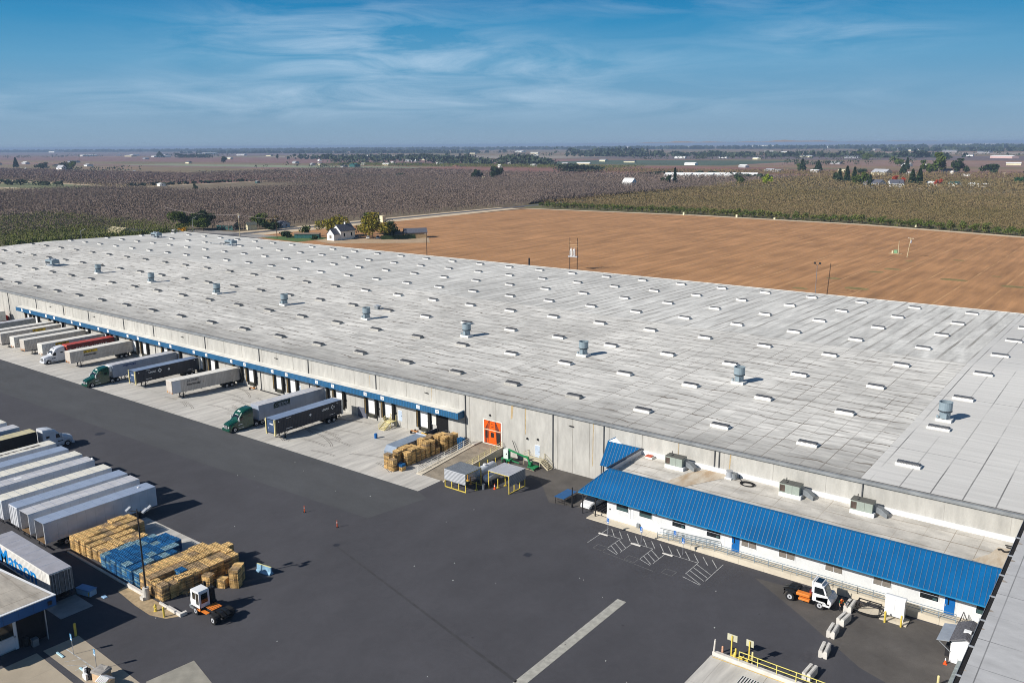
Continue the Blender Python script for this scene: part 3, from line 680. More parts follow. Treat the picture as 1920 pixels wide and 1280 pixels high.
# ================================================================== OFFICE
of = thing('office_building', 'low white office annex with a long sloping blue metal roof', 'office', (0, 0, 0))
YW = -11.6; RZ, RY, EZ, EY = 7.18, -10.5, 3.7, -13.08
offw = lines_mat('office_wall', lin(204, 206, 206), lin(184, 186, 187), (3.1, 99), (0.04, 1), stain=0.08, axes='x', streak=(0.8, 1, 0.8))
b = MB(); b.box(-60.0, -9.0, YW, YW + 0.25, 0, 3.95); b.prism([(YW + 0.25, 0), (-0.02, 0), (-0.02, 5.9), (RY, 5.9), (YW + 0.25, 5.3)], -60.0, -59.75); b.build('wall', offw, of)
b = MB(); b.box(-60.0, -50.8, YW - 0.05, YW, 0, 0.95); b.box(-56.3, -56.15, YW - 0.06, YW, 0.95, 3.6); b.box(-55.85, -55.7, YW - 0.04, YW, 0.1, 3.9); b.build('plinth', white, of)
def slab_roof(pts_e, pts_r, name, parent):
    """ribbed metal slope between eave line and ridge line"""
    b = MB()
    e0, e1 = Vector(pts_e[0]), Vector(pts_e[1]); r0, r1 = Vector(pts_r[0]), Vector(pts_r[1])
    dn = Vector((0, 0, -0.07))
    b.face([e0, e1, r1, r0]); b.face([r0 + dn, r1 + dn, e1 + dn, e0 + dn]); b.face([e0 + dn, e1 + dn, e1, e0]); b.face([r0, r1, r1 + dn, r0 + dn]); b.face([e0, r0, r0 + dn, e0 + dn]); b.face([e1 + dn, r1 + dn, r1, e1])
    return b
bluer = mat('roof_rib', lin(2, 62, 104), 0.4, 0.08, 1)
b = slab_roof([(-64.0, EY, EZ), (-9.0, EY, EZ)], [(-60.5, RY, RZ), (-9.0, RY, RZ)], 'x', of)
b.k = 1
slope = (RZ - EZ) / (RY - EY)
for x in np.arange(-63.8, -9.2, 0.56):
    y1 = RY if x > -60.5 else EY + (RY - EY) * (x + 64.0) / 3.5
    b.bar((x, EY, EZ + 0.03), (x, y1, EZ + slope * (y1 - EY) + 0.03), 0.05, 0.06)
b.k = 2
b.bar((-64.0, EY, EZ + 0.05), (-60.5, RY, RZ + 0.05), 0.14, 0.06)
b.bar((-60.5, RY + 0.05, RZ + 0.06), (-9.0, RY + 0.05, RZ + 0.06), 0.28, 0.06)
b.face([(-64.0, EY, EZ), (-60.5, RY, RZ), (-60.5, -5.0, RZ), (-64.0, -5.0, EZ)])
b.face([(-60.5, RY + 0.12, RZ), (-9.0, RY + 0.12, RZ), (-9.0, RY + 0.12, 6.0), (-60.5, RY + 0.12, 6.0)])
b.build('blue_roof', [blue, bluer, mat('ridge_cap', lin(16, 92, 140), 0.4, 0.1, 1)], of)
b = MB(); b.box(-64.0, -51.3, EY - 0.16, EY - 0.01, EZ - 0.10, EZ - 0.01); b.box(-51.1, -9.0, EY - 0.14, EY - 0.01, EZ - 0.12, EZ + 0.02); b.build('eave_gutter', mat('gutter_blue', lin(40, 130, 180), 0.4, 0.1, 1), of)
b = MB(); b.box(-63.8, -9.0, EY + 0.02, YW, EZ - 0.2, EZ - 0.14); b.box(-9.3, -9.0, EY, YW, 0, 3.2); b.build('soffit', mat('soffit_m', lin(80, 84, 92), 0.8, 0.1, 1), of)
# flat roof
def sloped(name, pts, m, parent):
    b = MB(); b.face(pts); n = len(pts); b.face([(x, y, z - 0.2) for x, y, z in reversed(pts)])
    for i in range(n):
        p, q = pts[i], pts[(i + 1) % n]; b.face([p, (p[0], p[1], p[2] - .2), (q[0], q[1], q[2] - .2), q])
    return b.build(name, m, parent)
sloped('flat_roof', [(-61.0, RY + 0.2, 6.12), (-9.0, RY + 0.2, 6.12), (-9.0, -0.02, 6.35), (-61.0, -0.02, 6.35)], office_roof_m, of)
b = MB(); b.box(-60.9, -9.0, -0.35, -0.02, 6.2, 6.95); b.build('roof_kerb', white, of)
# brown run-off stains on the flat roof
st = mat('roof_rust_water', lin(172, 150, 122), 0.9, 0.5, 0.9, col2=lin(200, 190, 172), stretch=(0.8, 0.3, 1))
b = MB(); b.face([(-52.9, -9.2, 6.20), (-50.4, -9.0, 6.20), (-45.8, -0.6, 6.355), (-50.0, -0.5, 6.357), (-51.6, -3, 6.31)])
b.build('water_stain', st, of); b = MB()
b.face([(-13.6, -7.6, 6.20), (-10.4, -8.6, 6.19), (-9.9, -2.3, 6.32), (-11.7, -2.6, 6.315), (-12.2, -5.0, 6.26)])
b.build('water_stain', st, of)
# small blue porch roof against the warehouse, and the white parapet beside it
b = slab_roof([(-67.0, -2.45, 3.8), (-61.2, -2.45, 3.8)], [(-66.9, -0.25, 7.12), (-61.2, -0.25, 7.12)], 'x', of); b.k = 1
for x in np.arange(-66.9, -61.2, 0.56): b.bar((x, -2.45, 3.83), (x, -0.25, 7.15), 0.05, 0.06)
b.k = 2; b.bar((-66.9, -0.25, 7.17), (-61.1, -0.25, 7.17), 0.2, 0.06)
b.bar((-66.9, -0.25, 7.17), (-65.6, -0.05, 8.0), 0.16, 0.1)
b.build('porch_roof', [blue, bluer, MATS['ridge_cap']], of)
b = MB(); b.face([(-66.8, -0.33, 7.15), (-65.6, -0.05, 7.95), (-64.3, -0.33, 7.15)]); b.face([(-66.8, -0.1, 7.15), (-65.6, -0.03, 7.95), (-64.3, -0.1, 7.15)]); b.build('bracket', white, of)
b = MB(); b.box(-61.0, -60.75, RY + 0.16, -0.02, 4.4, 7.1); b.build('parapet', alum, of)
b = MB(); b.box(-61.08, -60.68, RY + 0.16, -0.02, 7.1, 7.19); b.build('parapet_cap', mat('cap_dark', lin(30, 44, 62), 0.5, 0.1, 1), of)
b = MB(); b.cyl((-66.8, -2.3, 0), (-66.8, -2.3, 3.7), 0.08, 8); b.cyl((-65.2, -2.3, 0), (-65.2, -2.3, 3.7), 0.06, 8)
for x in (-63.8, -61.6):
    b.box(x - 0.07, x + 0.07, -12.3, -12.15, 0, EZ - 0.1)
b.box(-63.9, -63.8, -12.6, -6, EZ - 0.35, EZ - 0.15); b.build('post', dark, of)
# windows
def owin(x0, x1, kind):
    z0, z1 = 1.86, 2.93; y = YW
    b = MB(); b.box(x0 - 0.07, x1 + 0.07, y - 0.05, y, z0 - 0.08, z1 + 0.06); f = b.build('window', white, of)
    b = MB(); b.box(x0, x1, y - 0.065, y - 0.05, z0, z1); b.k = 1
    if kind == 'green': b.box(x0 + 0.05, x1 - 0.05, y - 0.075, y - 0.065, z0 + 0.04, z0 + 0.5)  # lighter teal lower pane paints the sunlight below the eave's shadow edge
    if kind == 'blind': b.k = 2; b.box(x0 + 0.04, x1 - 0.04, y - 0.075, y - 0.065, z0 + 0.04, z1 - 0.05)
    if kind == 'dark': b.k = 1; b.box(x1 - 0.6, x1 - 0.15, y - 0.075, y - 0.065, z0 + 0.1, z0 + 0.35)
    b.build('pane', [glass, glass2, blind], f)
    b = MB()
    if kind in ('dark',): b.box(x0, x1, y - 0.10, y - 0.08, z0 + 0.62, z0 + 0.68)
    else: b.box((x0 + x1) / 2 - 0.025, (x0 + x1) / 2 + 0.025, y - 0.10, y - 0.08, z0, z1)
    if kind != 'green': b.build('mullion', alum, f)
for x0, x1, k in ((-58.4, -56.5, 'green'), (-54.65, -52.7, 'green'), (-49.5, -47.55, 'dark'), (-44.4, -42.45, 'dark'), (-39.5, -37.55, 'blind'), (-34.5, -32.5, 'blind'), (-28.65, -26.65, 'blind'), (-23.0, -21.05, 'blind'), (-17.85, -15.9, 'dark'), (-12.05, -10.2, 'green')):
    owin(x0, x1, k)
for x in (-40.3, -14.7):
    b = MB(); b.box(x - 0.6, x + 0.6, YW - 0.04, YW, 0.78, 2.93); b.k = 1; b.box(x - 0.53, x + 0.53, YW - 0.09, YW - 0.04, 0.79, 2.87); b.k = 2; b.box(x - 0.22, x - 0.08, YW - 0.1, YW - 0.09, 1.9, 2.75)
    o = b.build('door', [white, bluedoor, glass], of)
    q = MB(); q.box(x - 0.46, x - 0.38, YW - 0.16, YW - 0.09, 1.7, 1.9); q.build('handle', galv, o)
b = MB(); b.box(-54.2, -54.05, YW - 0.2, YW, 2.7, 2.85); b.box(-59.55, -59.4, YW - 0.1, YW, 1.55, 1.7); b.box(-56.9, -56.7, YW - 1.3, YW - 1.15, 3.2, 3.35); b.build('wall_light', dark, of)
b = MB(); b.box(-54.9, -54.5, YW - 0.4, YW - 0.06, 0.13, 0.75); tag(b.build('bin', steel), 'small grey bin standing on the sidewalk by the office wall', 'bin')
b = MB(); b.bar((-51.3, YW - 0.12, 1.0), (-42.4, YW - 0.12, 1.55), 0.06, 0.06); b.build('wall_handrail', steel, of)
# entrance ramp with its concrete edge
rb = MB(); rb.prism([(-50.9, 0.0), (-42.5, 0.0), (-42.5, 0.78), (-50.9, 0.14)], -13.35, -11.66, 'y'); rb.box(-42.5, -9.1, -13.35, -11.66, 0.0, 0.78)
tag(rb.build('entrance_ramp', walk_m), 'long raised concrete ramp and walkway along the front of the white office', 'ramp')
def railing(name, label, pts, h, m, posts=1.8, rails=(1.0, 0.5), w=0.05, group=None, drop=0.0):
    t = thing(name, label, 'railing', (0, 0, 0), group=group)
    rb_ = MB()
    for a, c in zip(pts[:-1], pts[1:]):
        a = Vector(a); c = Vector(c)
        for r in rails: rb_.bar(a + Vector((0, 0, h * r)), c + Vector((0, 0, h * r)), w)
    rb_.build('rail', m, t)
    for si, (a, c) in enumerate(zip(pts[:-1], pts[1:])):
        a = Vector(a); c = Vector(c); n = max(1, round((c - a).length / posts))
        for i in range(n + 1):
            if i == 0 and si > 0: continue
            p = a + (c - a) * i / n
            q = MB(); q.bar(p + Vector((0, 0, -drop)), p + Vector((0, 0, h)), w * 1.1); q.build('post', m, t)
    return t
rail_m = mat('rail_grey', lin(120, 138, 150), 0.45, 0.12, 2)
railing('ramp_railing', 'grey three bar railing along the office ramp and walkway', [(-50.9, -13.2, 0.14), (-42.5, -13.2, 0.78), (-24.3, -13.2, 0.78)], 1.0, rail_m, 1.75, (1.0, 0.66, 0.33))
railing('ramp_railing', 'grey railing on the walkway between the white service panel and the right blue door', [(-24.3, -13.2, 0.78), (-13.7, -13.2, 0.78)], 1.0, rail_m, 1.75, (1.0, 0.66, 0.33))
railing('ramp_railing', 'second grey railing close to the office wall along the lower ramp', [(-50.6, -12.2, 0.16), (-42.5, -12.2, 0.78)], 0.9, rail_m, 1.75, (1.0, 0.66, 0.33))
t = thing('stair_gate', 'folded grey stair railing leaning by the right blue door', 'stair railing', (-13.2, -13.0, 0))
b = MB()
for k in range(4): b.bar((k * 0.28 - 0.2, -0.1, 0.5 - 0.1 * k), (0.1 + k * 0.1, 0.5, 2.0 - k * 0.25), 0.05)
b.bar((-0.4, -0.1, 0), (0.1, 0.5, 2.0), 0.06); b.bar((0.1, 0.5, 2.0), (1.1, 0.0, 0.3), 0.05); b.bar((-0.4, -0.1, 0.1), (1.1, 0, 0.1), 0.05); b.build('frame', dark, t)
b = MB(); b.prism([(-13.7, 0), (-12.9, 0), (-12.3, 0.75), (-13.7, 0.75)], -13.3, -11.9, 'y'); b.build('steps', walk_m, of)
# roof top units
acg = mat('ac_green_grey', lin(150, 160, 150), 0.5, 0.1, 1.0); acb = mat('ac_coil', lin(82, 70, 62), 0.8, 0.3, 2)
acp = None
for i, (x, lab) in enumerate(((-53.9, 'grey green rooftop air conditioner nearest the blue porch roof'), (-36.6, 'middle of the three grey green air conditioners on the office roof'), (-27.2, 'rightmost of the three grey green air conditioners on the office roof'))):
    if acp is None:
        t = acp = thing('air_conditioner', lab, 'air conditioner', (x, -2.2, 6.32), group='rooftop air conditioners')
        b = MB(); b.box(-1.5, 1.5, -0.85, 0.85, -0.1, 0.5); b.build('curb', white, t)
        b = MB(); b.box(-1.5, 1.25, -0.8, 0.8, 0.5, 1.75); b.k = 1; b.box(-1.42, -0.7, -0.815, -0.8, 0.65, 1.6); b.k = 2; b.box(-1.52, 1.27, -0.82, 0.82, 1.75, 1.8); b.box(0.25, 0.28, -0.81, -0.8, 0.5, 1.75)
        b.cyl((-1.0, -0.1, 1.8), (-1.0, -0.1, 1.9), 0.42, 14); b.build('cabinet', [acg, acb, mat('ac_top', lin(98, 98, 92), 0.6, 0.1, 1)], t)
        b = MB(); b.prism([(1.25, 0.7), (2.1, 0.3), (2.9, 0.0), (2.9, 0.55), (2.2, 1.05), (1.25, 1.4)], -0.1, 0.75, 'y'); b.build('duct', steel, t)
        b = MB(); b.cyl((-0.9, 0.3, 1.8), (-0.9, 0.3, 2.3), 0.06, 6); b.build('vent_pipe', dark, t)
    else: dup(acp, (x, -2.2, 6.32), label=lab)
t = thing('roof_ventilator', 'shiny round ventilator with a curved hood on the office roof', 'ventilator', (-45.9, -1.5, 6.33))
b = MB(); b.box(-0.5, 0.5, -0.5, 0.5, 0, 0.25); b.build('curb', white, t)
b = MB(); b.cone((0, 0, 0.25), (0, 0, 1.1), 0.55, 0.42, 14); b.cyl((0, 0, 1.1), (0, 0, 1.2), 0.5, 14); b.build('drum', galv, t, smooth=False)
b = MB(); b.cyl((0.7, 0.1, 0.1), (0.7, 0.1, 0.9), 0.4, 12); b.cyl((0.35, 0.1, 0.3), (0.8, -0.1, 0.3), 0.25, 10); b.build('hood', steel, t)
b = MB()
for k in range(3):
    n = 22
    for i in range(n):
        a0, a1 = 2 * PI * i / n, 2 * PI * (i + 1) / n; r = 0.62 + 0.1 * k
        b.bar((r * 1.25 * math.cos(a0), r * math.sin(a0), 0.06 + .05 * k), (r * 1.25 * math.cos(a1), r * math.sin(a1), 0.06 + .05 * k), 0.09)
b.bar((-0.8, 0.3, 0.05), (-1.9, 1.6, 0.08), 0.06); b.bar((-1.9, 1.6, 0.08), (-1.9, 1.75, 0.6), 0.06)
tag(b.build('hose_coil', black, loc=(-42.9, -2.2, 6.3)), 'black hose lying in a coil on the office roof', 'hose')
t = thing('roof_hatch_box', 'small red lidded box at the left end of the office roof', 'hatch box', (-58.9, -1.2, 6.33))
b = MB(); b.box(-0.5, 0.6, -0.4, 0.4, 0, 0.35); b.build('box', offwhite, t); b = MB(); b.box(-0.55, 0.45, -0.45, 0.45, 0.35, 0.45); b.build('lid', mat('lid_red', lin(196, 92, 66), 0.6, 0.2, 1), t)
b = MB()
for k in range(7): b.bar((-0.9 + k * 0.32, -0.5 + 0.3 * math.sin(k * 2.0), 0.08), (-0.6 + k * 0.32, -0.5 + 0.3 * math.sin((k + 1) * 2.0), 0.08), 0.14)
b.bar((-0.4, 1.2, 0.1), (1.2, 1.3, 0.1), 0.12); b.bar((-0.2, 0.7, 0.1), (1.3, 0.5, 0.1), 0.12)
tag(b.build('roof_pipework', dark, loc=(-10.7, -3.0, 6.33)), 'dark pipes and fittings at the right corner of the office roof', 'pipes')

# ================================================================== WING on the right (roof seen from above)
wg = thing('warehouse_wing', 'grey roofed wing of the warehouse cutting off the right edge', 'building', (0, 0, 0))
b = MB(); b.box(-8.9, 60, -78, -0.4, 0, 9.5); b.build('wall', wall_m, wg)
sloped('roof', [(-9.2, -78.1, 9.9), (60, -78.1, 9.9), (60, -0.35, 9.9), (-9.2, -0.35, 9.9)], wing_roof, wg)
b = MB(); b.box(-9.62, -9.25, -78.1, -0.4, 9.55, 9.80); b.k = 1; b.box(-9.64, -9.6, -78.1, -0.4, 9.5, 9.88); b.build('gutter', [mat('gutter_dark', lin(30, 28, 27), 0.9, 0.3, 1.5), MATS['gutter_metal']], wg)  # near-black bed inside the wing gutter
for y in np.arange(-76, -2, 5.3):
    b = MB(); b.box(-9.7, -9.2, y, y + 0.12, 9.8, 9.93); b.build('gutter_strap', galv, wg)
rr = random.Random(4)
for k in range(14):
    y = rr.uniform(-60, -4); s = rr.uniform(0.2, 0.6)
    b = MB(); b.face([(-9.2, y - s * .5, 9.905), (-9.2 + s * 0.9, y - s * 0.1, 9.905), (-9.2 + s * 0.6, y + s * .2, 9.905), (-9.2, y + s * .6, 9.905)]); b.build('rust_stain', mat('rust_leaf', lin(164, 154, 142), 0.9, 0.4, 1), wg)
# ================================================================== TRAILERS, TRUCKS
def wheel_pair(t, x, y, r=0.5, w=0.55, side=1, hub=True, name='wheel'):
    """one wheel position (dual tyres) with its hub"""
    b = MB(); b.cyl((x - w / 2, y, r), (x + w / 2, y, r), r, 16)
    o = b.build(name, tyre_m, t)
    if hub:
        b = MB(); xx = x + side * (w / 2 + 0.005); b.cyl((xx - side * 0.01, y, r), (xx + side * 0.02, y, r), r * 0.56, 12); b.k = 1; b.cyl((xx + side * .02, y, r), (xx + side * .05, y, r), r * 0.2, 8); b.build('hub', [hub_m, dark], o)
    return o
TR = {}
def trailer(kind, side_m, roof_m, label, loc, rz=0.0, L=16.15, group=None, gear=True, doors='shut', nose_m=None, logo=None, ribs=True, W_=2.6, legx=2.6, axle_y=None, seam=1.22):
    """nose at local y=0, doors at y=L; kind 'van' or 'box' (container on a chassis)"""
    t = thing('semi_trailer' if kind == 'van' else 'container_trailer', label, 'trailer', loc, rz, group)
    h = W_ / 2; zf = 1.15 if kind == 'van' else 1.28; zt = 4.1
    seam_m = mat('seam_' + side_m.name, tuple(c * 0.72 for c in side_m_col(side_m)) + (1,), 0.6, 0.1, 1)
    b = MB()
    if doors == 'open':
        b.box(-h, -h + 0.06, 0, L, zf, zt - 0.04); b.box(h - 0.06, h, 0, L, zf, zt - 0.04); b.box(-h + 0.06, h - 0.06, 0, 0.08, zf, zt - 0.04)
        b.k = 3; b.box(-h + 0.06, h - 0.06, 0.08, L, zf, zf + 0.12); b.k = 0
    else:
        b.box(-h, h, 0, L, zf, zt - 0.04)
    b.k = 2
    if kind == 'van':
        for y in np.arange(seam, L - 0.4, seam):
            for s in (-1, 1): b.box(s * h - 0.006, s * h + 0.006, y, y + 0.035, zf + 0.12, zt - 0.12)
    else:
        n = int(L / 0.36)
        for i in range(2, n - 1):
            for s in (-1, 1): b.box(s * h - 0.01, s * h + 0.01, i * 0.36, i * 0.36 + 0.12, zf + 0.18, zt - 0.2)
        for x in (-0.9, -0.45, 0, 0.45, 0.9): b.box(x - 0.05, x + 0.05, -0.012, 0.0, zf + 0.2, zt - 0.2)
    b.k = 1
    for s in (-1, 1):
        b.box(s * h - 0.025, s * h + 0.025, 0, L, zt - 0.14, zt - 0.03); b.box(s * h - 0.025, s * h + 0.025, 0, L, zf, zf + 0.10)
        if kind == 'box':
            for y in (0, 1.95, L - 2.1, L - 0.16): b.box(s * h - 0.03, s * h + 0.03, y, y + 0.16, zf, zt - 0.03)
    b.build('body', [nose_m or side_m, side_m, seam_m, mat('trailer_floor', lin(120, 96, 66), 0.8, 0.2, 1)] if not nose_m else [side_m, side_m, seam_m, MATS['trailer_floor'] if 'trailer_floor' in MATS else mat('trailer_floor', lin(120, 96, 66), 0.8, 0.2, 1)], t)
    b = MB(); b.box(-h + 0.01, h - 0.01, 0.01, L - 0.01, zt - 0.04, zt)
    b.k = 1
    for y in np.arange(1.2, L - 0.5, 1.22 if kind == 'van' else 2.44): b.box(-h + 0.03, h - 0.03, y, y + 0.04, zt, zt + 0.006)
    b.build('roof', [roof_m, mat('roof_bow', tuple(c * 0.86 for c in side_m_col(roof_m)) + (1,), 0.6, 0.1, 1)], t)
    # rear doors
    for s in (-1, 1):
        b = MB()
        if doors == 'open': b.box(s * (h + 0.03) - 0.03, s * (h + 0.03) + 0.03, L - 1.25, L - 0.02, zf + 0.05, zt - 0.1)
        else: b.box(min(0.01 * s, s * (h - 0.04)), max(0.01 * s, s * (h - 0.04)), L, L + 0.05, zf + 0.05, zt - 0.1)
        b.k = 1
        if doors != 'open':
            for xx in (0.35, 0.85): b.box(s * xx - 0.02, s * xx + 0.02, L + 0.05, L + 0.09, zf + 0.1, zt - 0.15)
        b.build('rear_door', [side_m, dark if kind == 'box' else steel], t)
    # chassis
    b = MB(); b.box(-0.55, -0.4, 0.6, L - 0.2, zf - 0.22, zf); b.box(0.4, 0.55, 0.6, L - 0.2, zf - 0.22, zf)
    for y in np.arange(1.0, L - 0.5, 1.9): b.box(-h + 0.1, h - 0.1, y, y + 0.1, zf - 0.12, zf)
    b.box(-h + 0.15, h - 0.15, L - 0.12, L, 0.55, 0.68); b.box(-0.7, -0.6, L - 0.12, L, 0.6, zf); b.box(0.6, 0.7, L - 0.12, L, 0.6, zf)
    b.build('chassis', dark, t)
    ay = axle_y or (L - 3.2)
    for y in (ay, ay + 1.27):
        for s in (-1, 1): wheel_pair(t, s * (h - 0.32), y, side=s)
    b = MB(); b.box(-0.9, 0.9, ay - 0.7, ay + 2.0, 0.6, 0.95); b.box(-h + 0.1, h - 0.1, ay - 0.1, ay + 0.1, 0.42, 0.56); b.box(-h + 0.1, h - 0.1, ay + 1.17, ay + 1.37, 0.42, 0.56)
    for s in (-1, 1): b.box(s * (h - 0.35) - 0.3, s * (h - 0.35) + 0.3, ay + 2.05, ay + 2.08, 0.3, 1.1)
    b.build('bogie', dark, t)
    if gear:
        b = MB()
        for s in (-1, 1): b.box(s * 0.9 - 0.08, s * 0.9 + 0.08, legx - 0.08, legx + 0.08, 0.05, zf); b.box(s * 0.9 - 0.18, s * 0.9 + 0.18, legx - 0.18, legx + 0.18, 0, 0.06); b.bar((s * 0.9, legx, 0.5), (s * 0.9, legx + 0.8, zf - .1), 0.06)
        b.bar((-0.9, legx, 0.6), (0.9, legx, 0.6), 0.06); b.build('landing_gear', dark, t)
    return t
_cols = {}
def side_m_col(m):
    for n in m.node_tree.nodes:
        if n.bl_idname == 'ShaderNodeValToRGB': return tuple(n.color_ramp.elements[1].color)[:3]
    return (0.5, 0.5, 0.5)
ink = mat('black_ink', lin(24, 24, 26), 0.6, 0.1, 1); inkw = mat('white_ink', lin(232, 232, 230), 0.6, 0.1, 1); inkb = mat('blue_ink', lin(24, 56, 120), 0.6, 0.1, 1); inkg = mat('green_ink', lin(8, 44, 42), 0.6, 0.1, 1)
sidegrey = mat('side_pale_grey', lin(150, 160, 176), 0.4, 0.10, 0.5)
RX = (PI / 2, 0, PI / 2)       # lettering on a +X face, reading along +Y
G1 = 'trailers backed up to the dock wall'
Lz = 16.15
# 1 dark container with diamond emblem (nearest the empty bays)
def limax(label, x, y, rz, ty):
    t = trailer('box', navy, mat('navy_roof', lin(120, 138, 165), 0.4, 0.12, 0.5), label, (x, y, 0), rz, L=15.9, group=G1, legx=2.4)
    b = MB()
    for s in (-1, 1): b.box(s * 1.27 - 0.11, s * 1.27 + 0.11, -0.16, 0.12, 1.0, 4.08)
    b.build('corner_post', paleyel, t)
    b = MB(); b.box(-1.0, 1.0, -0.03, 0.0, 1.5, 3.9); b.k = 1; b.box(-0.2, 0.7, -0.05, -0.03, 3.0, 3.25); b.box(-0.75, -0.6, -0.05, -0.03, 2.2, 2.35); b.build('nose_panel', [mat('nose_blue', lin(60, 80, 110), 0.4, 0.15, 1), inkw], t)
    text('LIMAX', 0.62, inkw, t, (1.325, ty, 2.95), RX, bold=0.012)
    b = MB(); cy, cz = ty + 2.75, 3.15
    for (r0, r1) in ((0.52, 0.30),):
        P = [(0, 1), (1, 0), (0, -1), (-1, 0)]
        for i in range(4):
            p, q = P[i], P[(i + 1) % 4]
            b.face([(1.322, cy + p[0] * r0, cz + p[1] * r0), (1.322, cy + q[0] * r0, cz + q[1] * r0), (1.322, cy + q[0] * r1, cz + q[1] * r1), (1.322, cy + p[0] * r1, cz + p[1] * r1)])
    cy = 8.2
    b.face([(1.322, cy, 3.3), (1.322, cy + .3, 3.0), (1.322, cy, 2.7), (1.322, cy - .3, 3.0)])
    b.box(1.31, 1.322, 2.4, 3.9, 1.72, 1.82); b.box(1.31, 1.322, 12.9, 14.2, 1.72, 1.82); b.box(1.31, 1.322, 2.6, 3.6, 3.72, 3.8); b.face([(1.322, 0.7, 3.55), (1.322, .9, 3.7), (1.322, 1.0, 3.5), (1.322, 0.85, 3.4)]); b.face([(1.322, 14.7, 3.75), (1.322, 14.9, 3.85), (1.322, 15.0, 3.7), (1.322, 14.85, 3.6)])
    b.build('emblem', inkw, t)
    b = MB(); b.box(-1.3, 1.3, 15.95, 16.35, 1.1, 4.05); b.build('rear_frame', offwhite, t)
    return t
limax('dark navy container trailer with a white diamond emblem, parked nearest the empty bays', -127.7, -19.55, 0, 11.0)
limax('dark navy container trailer with white lettering near the nose, beside the blue lettered trailer', -181.9, -16.5, 0, 3.2)
def jbh(t, plate, y0=3.4):
    if plate: 
        b = MB(); b.box(1.30, 1.322, y0, y0 + 3.5, 3.2, 3.85); b.build('sign_panel', mat('sign_yellow', lin(214, 176, 30), 0.5, 0.2, 2), t)
        text('J.B. HUNT', 0.62, ink, t, (1.325, y0 + 0.12, 3.31), RX, bold=0.012, sx=1.0)
    else: text('J.B. HUNT', 0.62, MATS['faded_ink'] if 'faded_ink' in MATS else mat('faded_ink', lin(96, 94, 92), 0.7, 0.2, 1), t, (1.325, y0 + 0.12, 3.31), RX, bold=0.012)
    text('Intermodal', 0.72, ink, t, (1.325, y0 + 0.0, 2.5), RX, bold=0.02, sx=0.98)
rust = mat('rust_orange', lin(190, 130, 70), 0.9, 0.35, 2.0)
def rusty(t, seed=1):
    b = MB(); r = random.Random(seed)
    for k in range(10):
        x = r.uniform(-1.25, 1.0); w = r.uniform(0.06, 0.4); hgt = r.uniform(0.1, 0.7); b.face([(x, -0.02, 1.28), (x + w, -0.02, 1.28), (x + w * .8, -0.02, 1.28 + hgt), (x + w * .2, -0.02, 1.28 + hgt * .7)])
    for k in range(14):
        y = r.uniform(0.3, 15); z = r.uniform(1.4, 3.6); s = r.uniform(0.04, 0.16); b.face([(1.315, y, z), (1.315, y + s * 2, z), (1.315, y + s, z + s)])
    b.build('rust_patch', rust, t)
creamroof = mat('container_roof_white', lin(226, 222, 212), 0.65, 0.12, 0.8)
t = trailer('box', beige, creamroof, 'beige container trailer with faded black lettering, alone to the left of the empty bays', (-167.4, -16.2, 0), -0.10, group=G1, L=15.9); jbh(t, False); rusty(t, 2)
b = MB(); b.box(-1.32, 1.325, 0.05, 1.95, 1.4, 3.95); b.build('nose_cabinet', mat('nose_grey', lin(196, 200, 206), 0.5, 0.08, 1), t)
t = trailer('box', beige, creamroof, 'beige container trailer with a yellow sign panel, directly beside the red container', (-212.5, -16.4, 0), 0.0, group=G1); jbh(t, True); rusty(t, 3)
t = trailer('box', maroon, redroof, 'dark red container trailer with white lettering behind the white sleeper tractor', (-220.8, -13.1, 0), 0.0, L=12.4, group=G1, gear=False)
text('PASHA  HAWAII', 1.15, inkw, t, (1.325, 2.2, 2.35), RX, bold=0.012, sx=0.98); text('k', 0.9, inkw, t, (1.325, 0.6, 2.6), RX)
b = MB(); b.loft([[(1.32 * math.cos(a), -0.02 + 0.0, 3.95 - 0.0 + 0.14 * math.sin(a)) for a in np.linspace(0, 2 * PI, 12, endpoint=False)], [(1.0 * math.cos(a), -0.35, 3.7 + 0.1 * math.sin(a)) for a in np.linspace(0, 2 * PI, 12, endpoint=False)]])
b.box(-1.3, 1.3, -0.04, 0, 1.4, 3.95); b.build('nose_cap', mat('red_nose', lin(196, 84, 66), 0.5, 0.12, 1), t)
b = MB(); b.box(-1.25, 1.28, 12.45, 13.2, 1.3, 3.9); b.build('rear_frame', steel, t)
t = trailer('box', offwhite, creamroof, 'off white container trailer partly hidden behind the white sleeper tractor', (-227.1, -16.5, 0), 0.0, group=G1); jbh(t, True); rusty(t, 4)
t = trailer('box', beige, creamroof, 'weathered beige container trailer with a rusty nose, left of the white dock tractor', (-235.9, -17.1, 0), 0.0, group=G1); rusty(t, 5)
t = trailer('box', offwhite, creamroof, 'off white container trailer, second to the left of the white sleeper tractor at the dock', (-241.8, -17.1, 0), 0.0, group=G1); rusty(t, 6)
t = trailer('box', beige, creamroof, 'long beige container trailer with a yellow sign panel at the left edge of the photo', (-249.5, -17.3, 0), 0.0, group=G1); jbh(t, True, 8.3)
t = trailer('van', dirty_white, creamroof, 'white trailer with a clean roof between the grey trailer and the long beige one', (-254.6, -17.0, 0), 0.0, group=G1)
t = trailer('van', steel, roofgrey, 'grey sided trailer farthest left in the dock row under the canopy end', (-264.9, -17.6, 0), 0.0, group=G1)
t = trailer('van', offwhite, creamroof, 'white container parked beyond the canopy end by the warehouse wall', (-284.5, -14.0, 0), 0.0, group=G1, L=12.2)
b = MB(); b.cyl((-287.5, -1.0, 1.6), (-285.6, -1.0, 1.6), 0.85, 14); b.box(-287.6, -285.4, -1.6, -0.4, 0, 0.9); tag(b.build('red_tank', redp), 'small red tank against the warehouse wall beyond the left canopy end', 'tank')
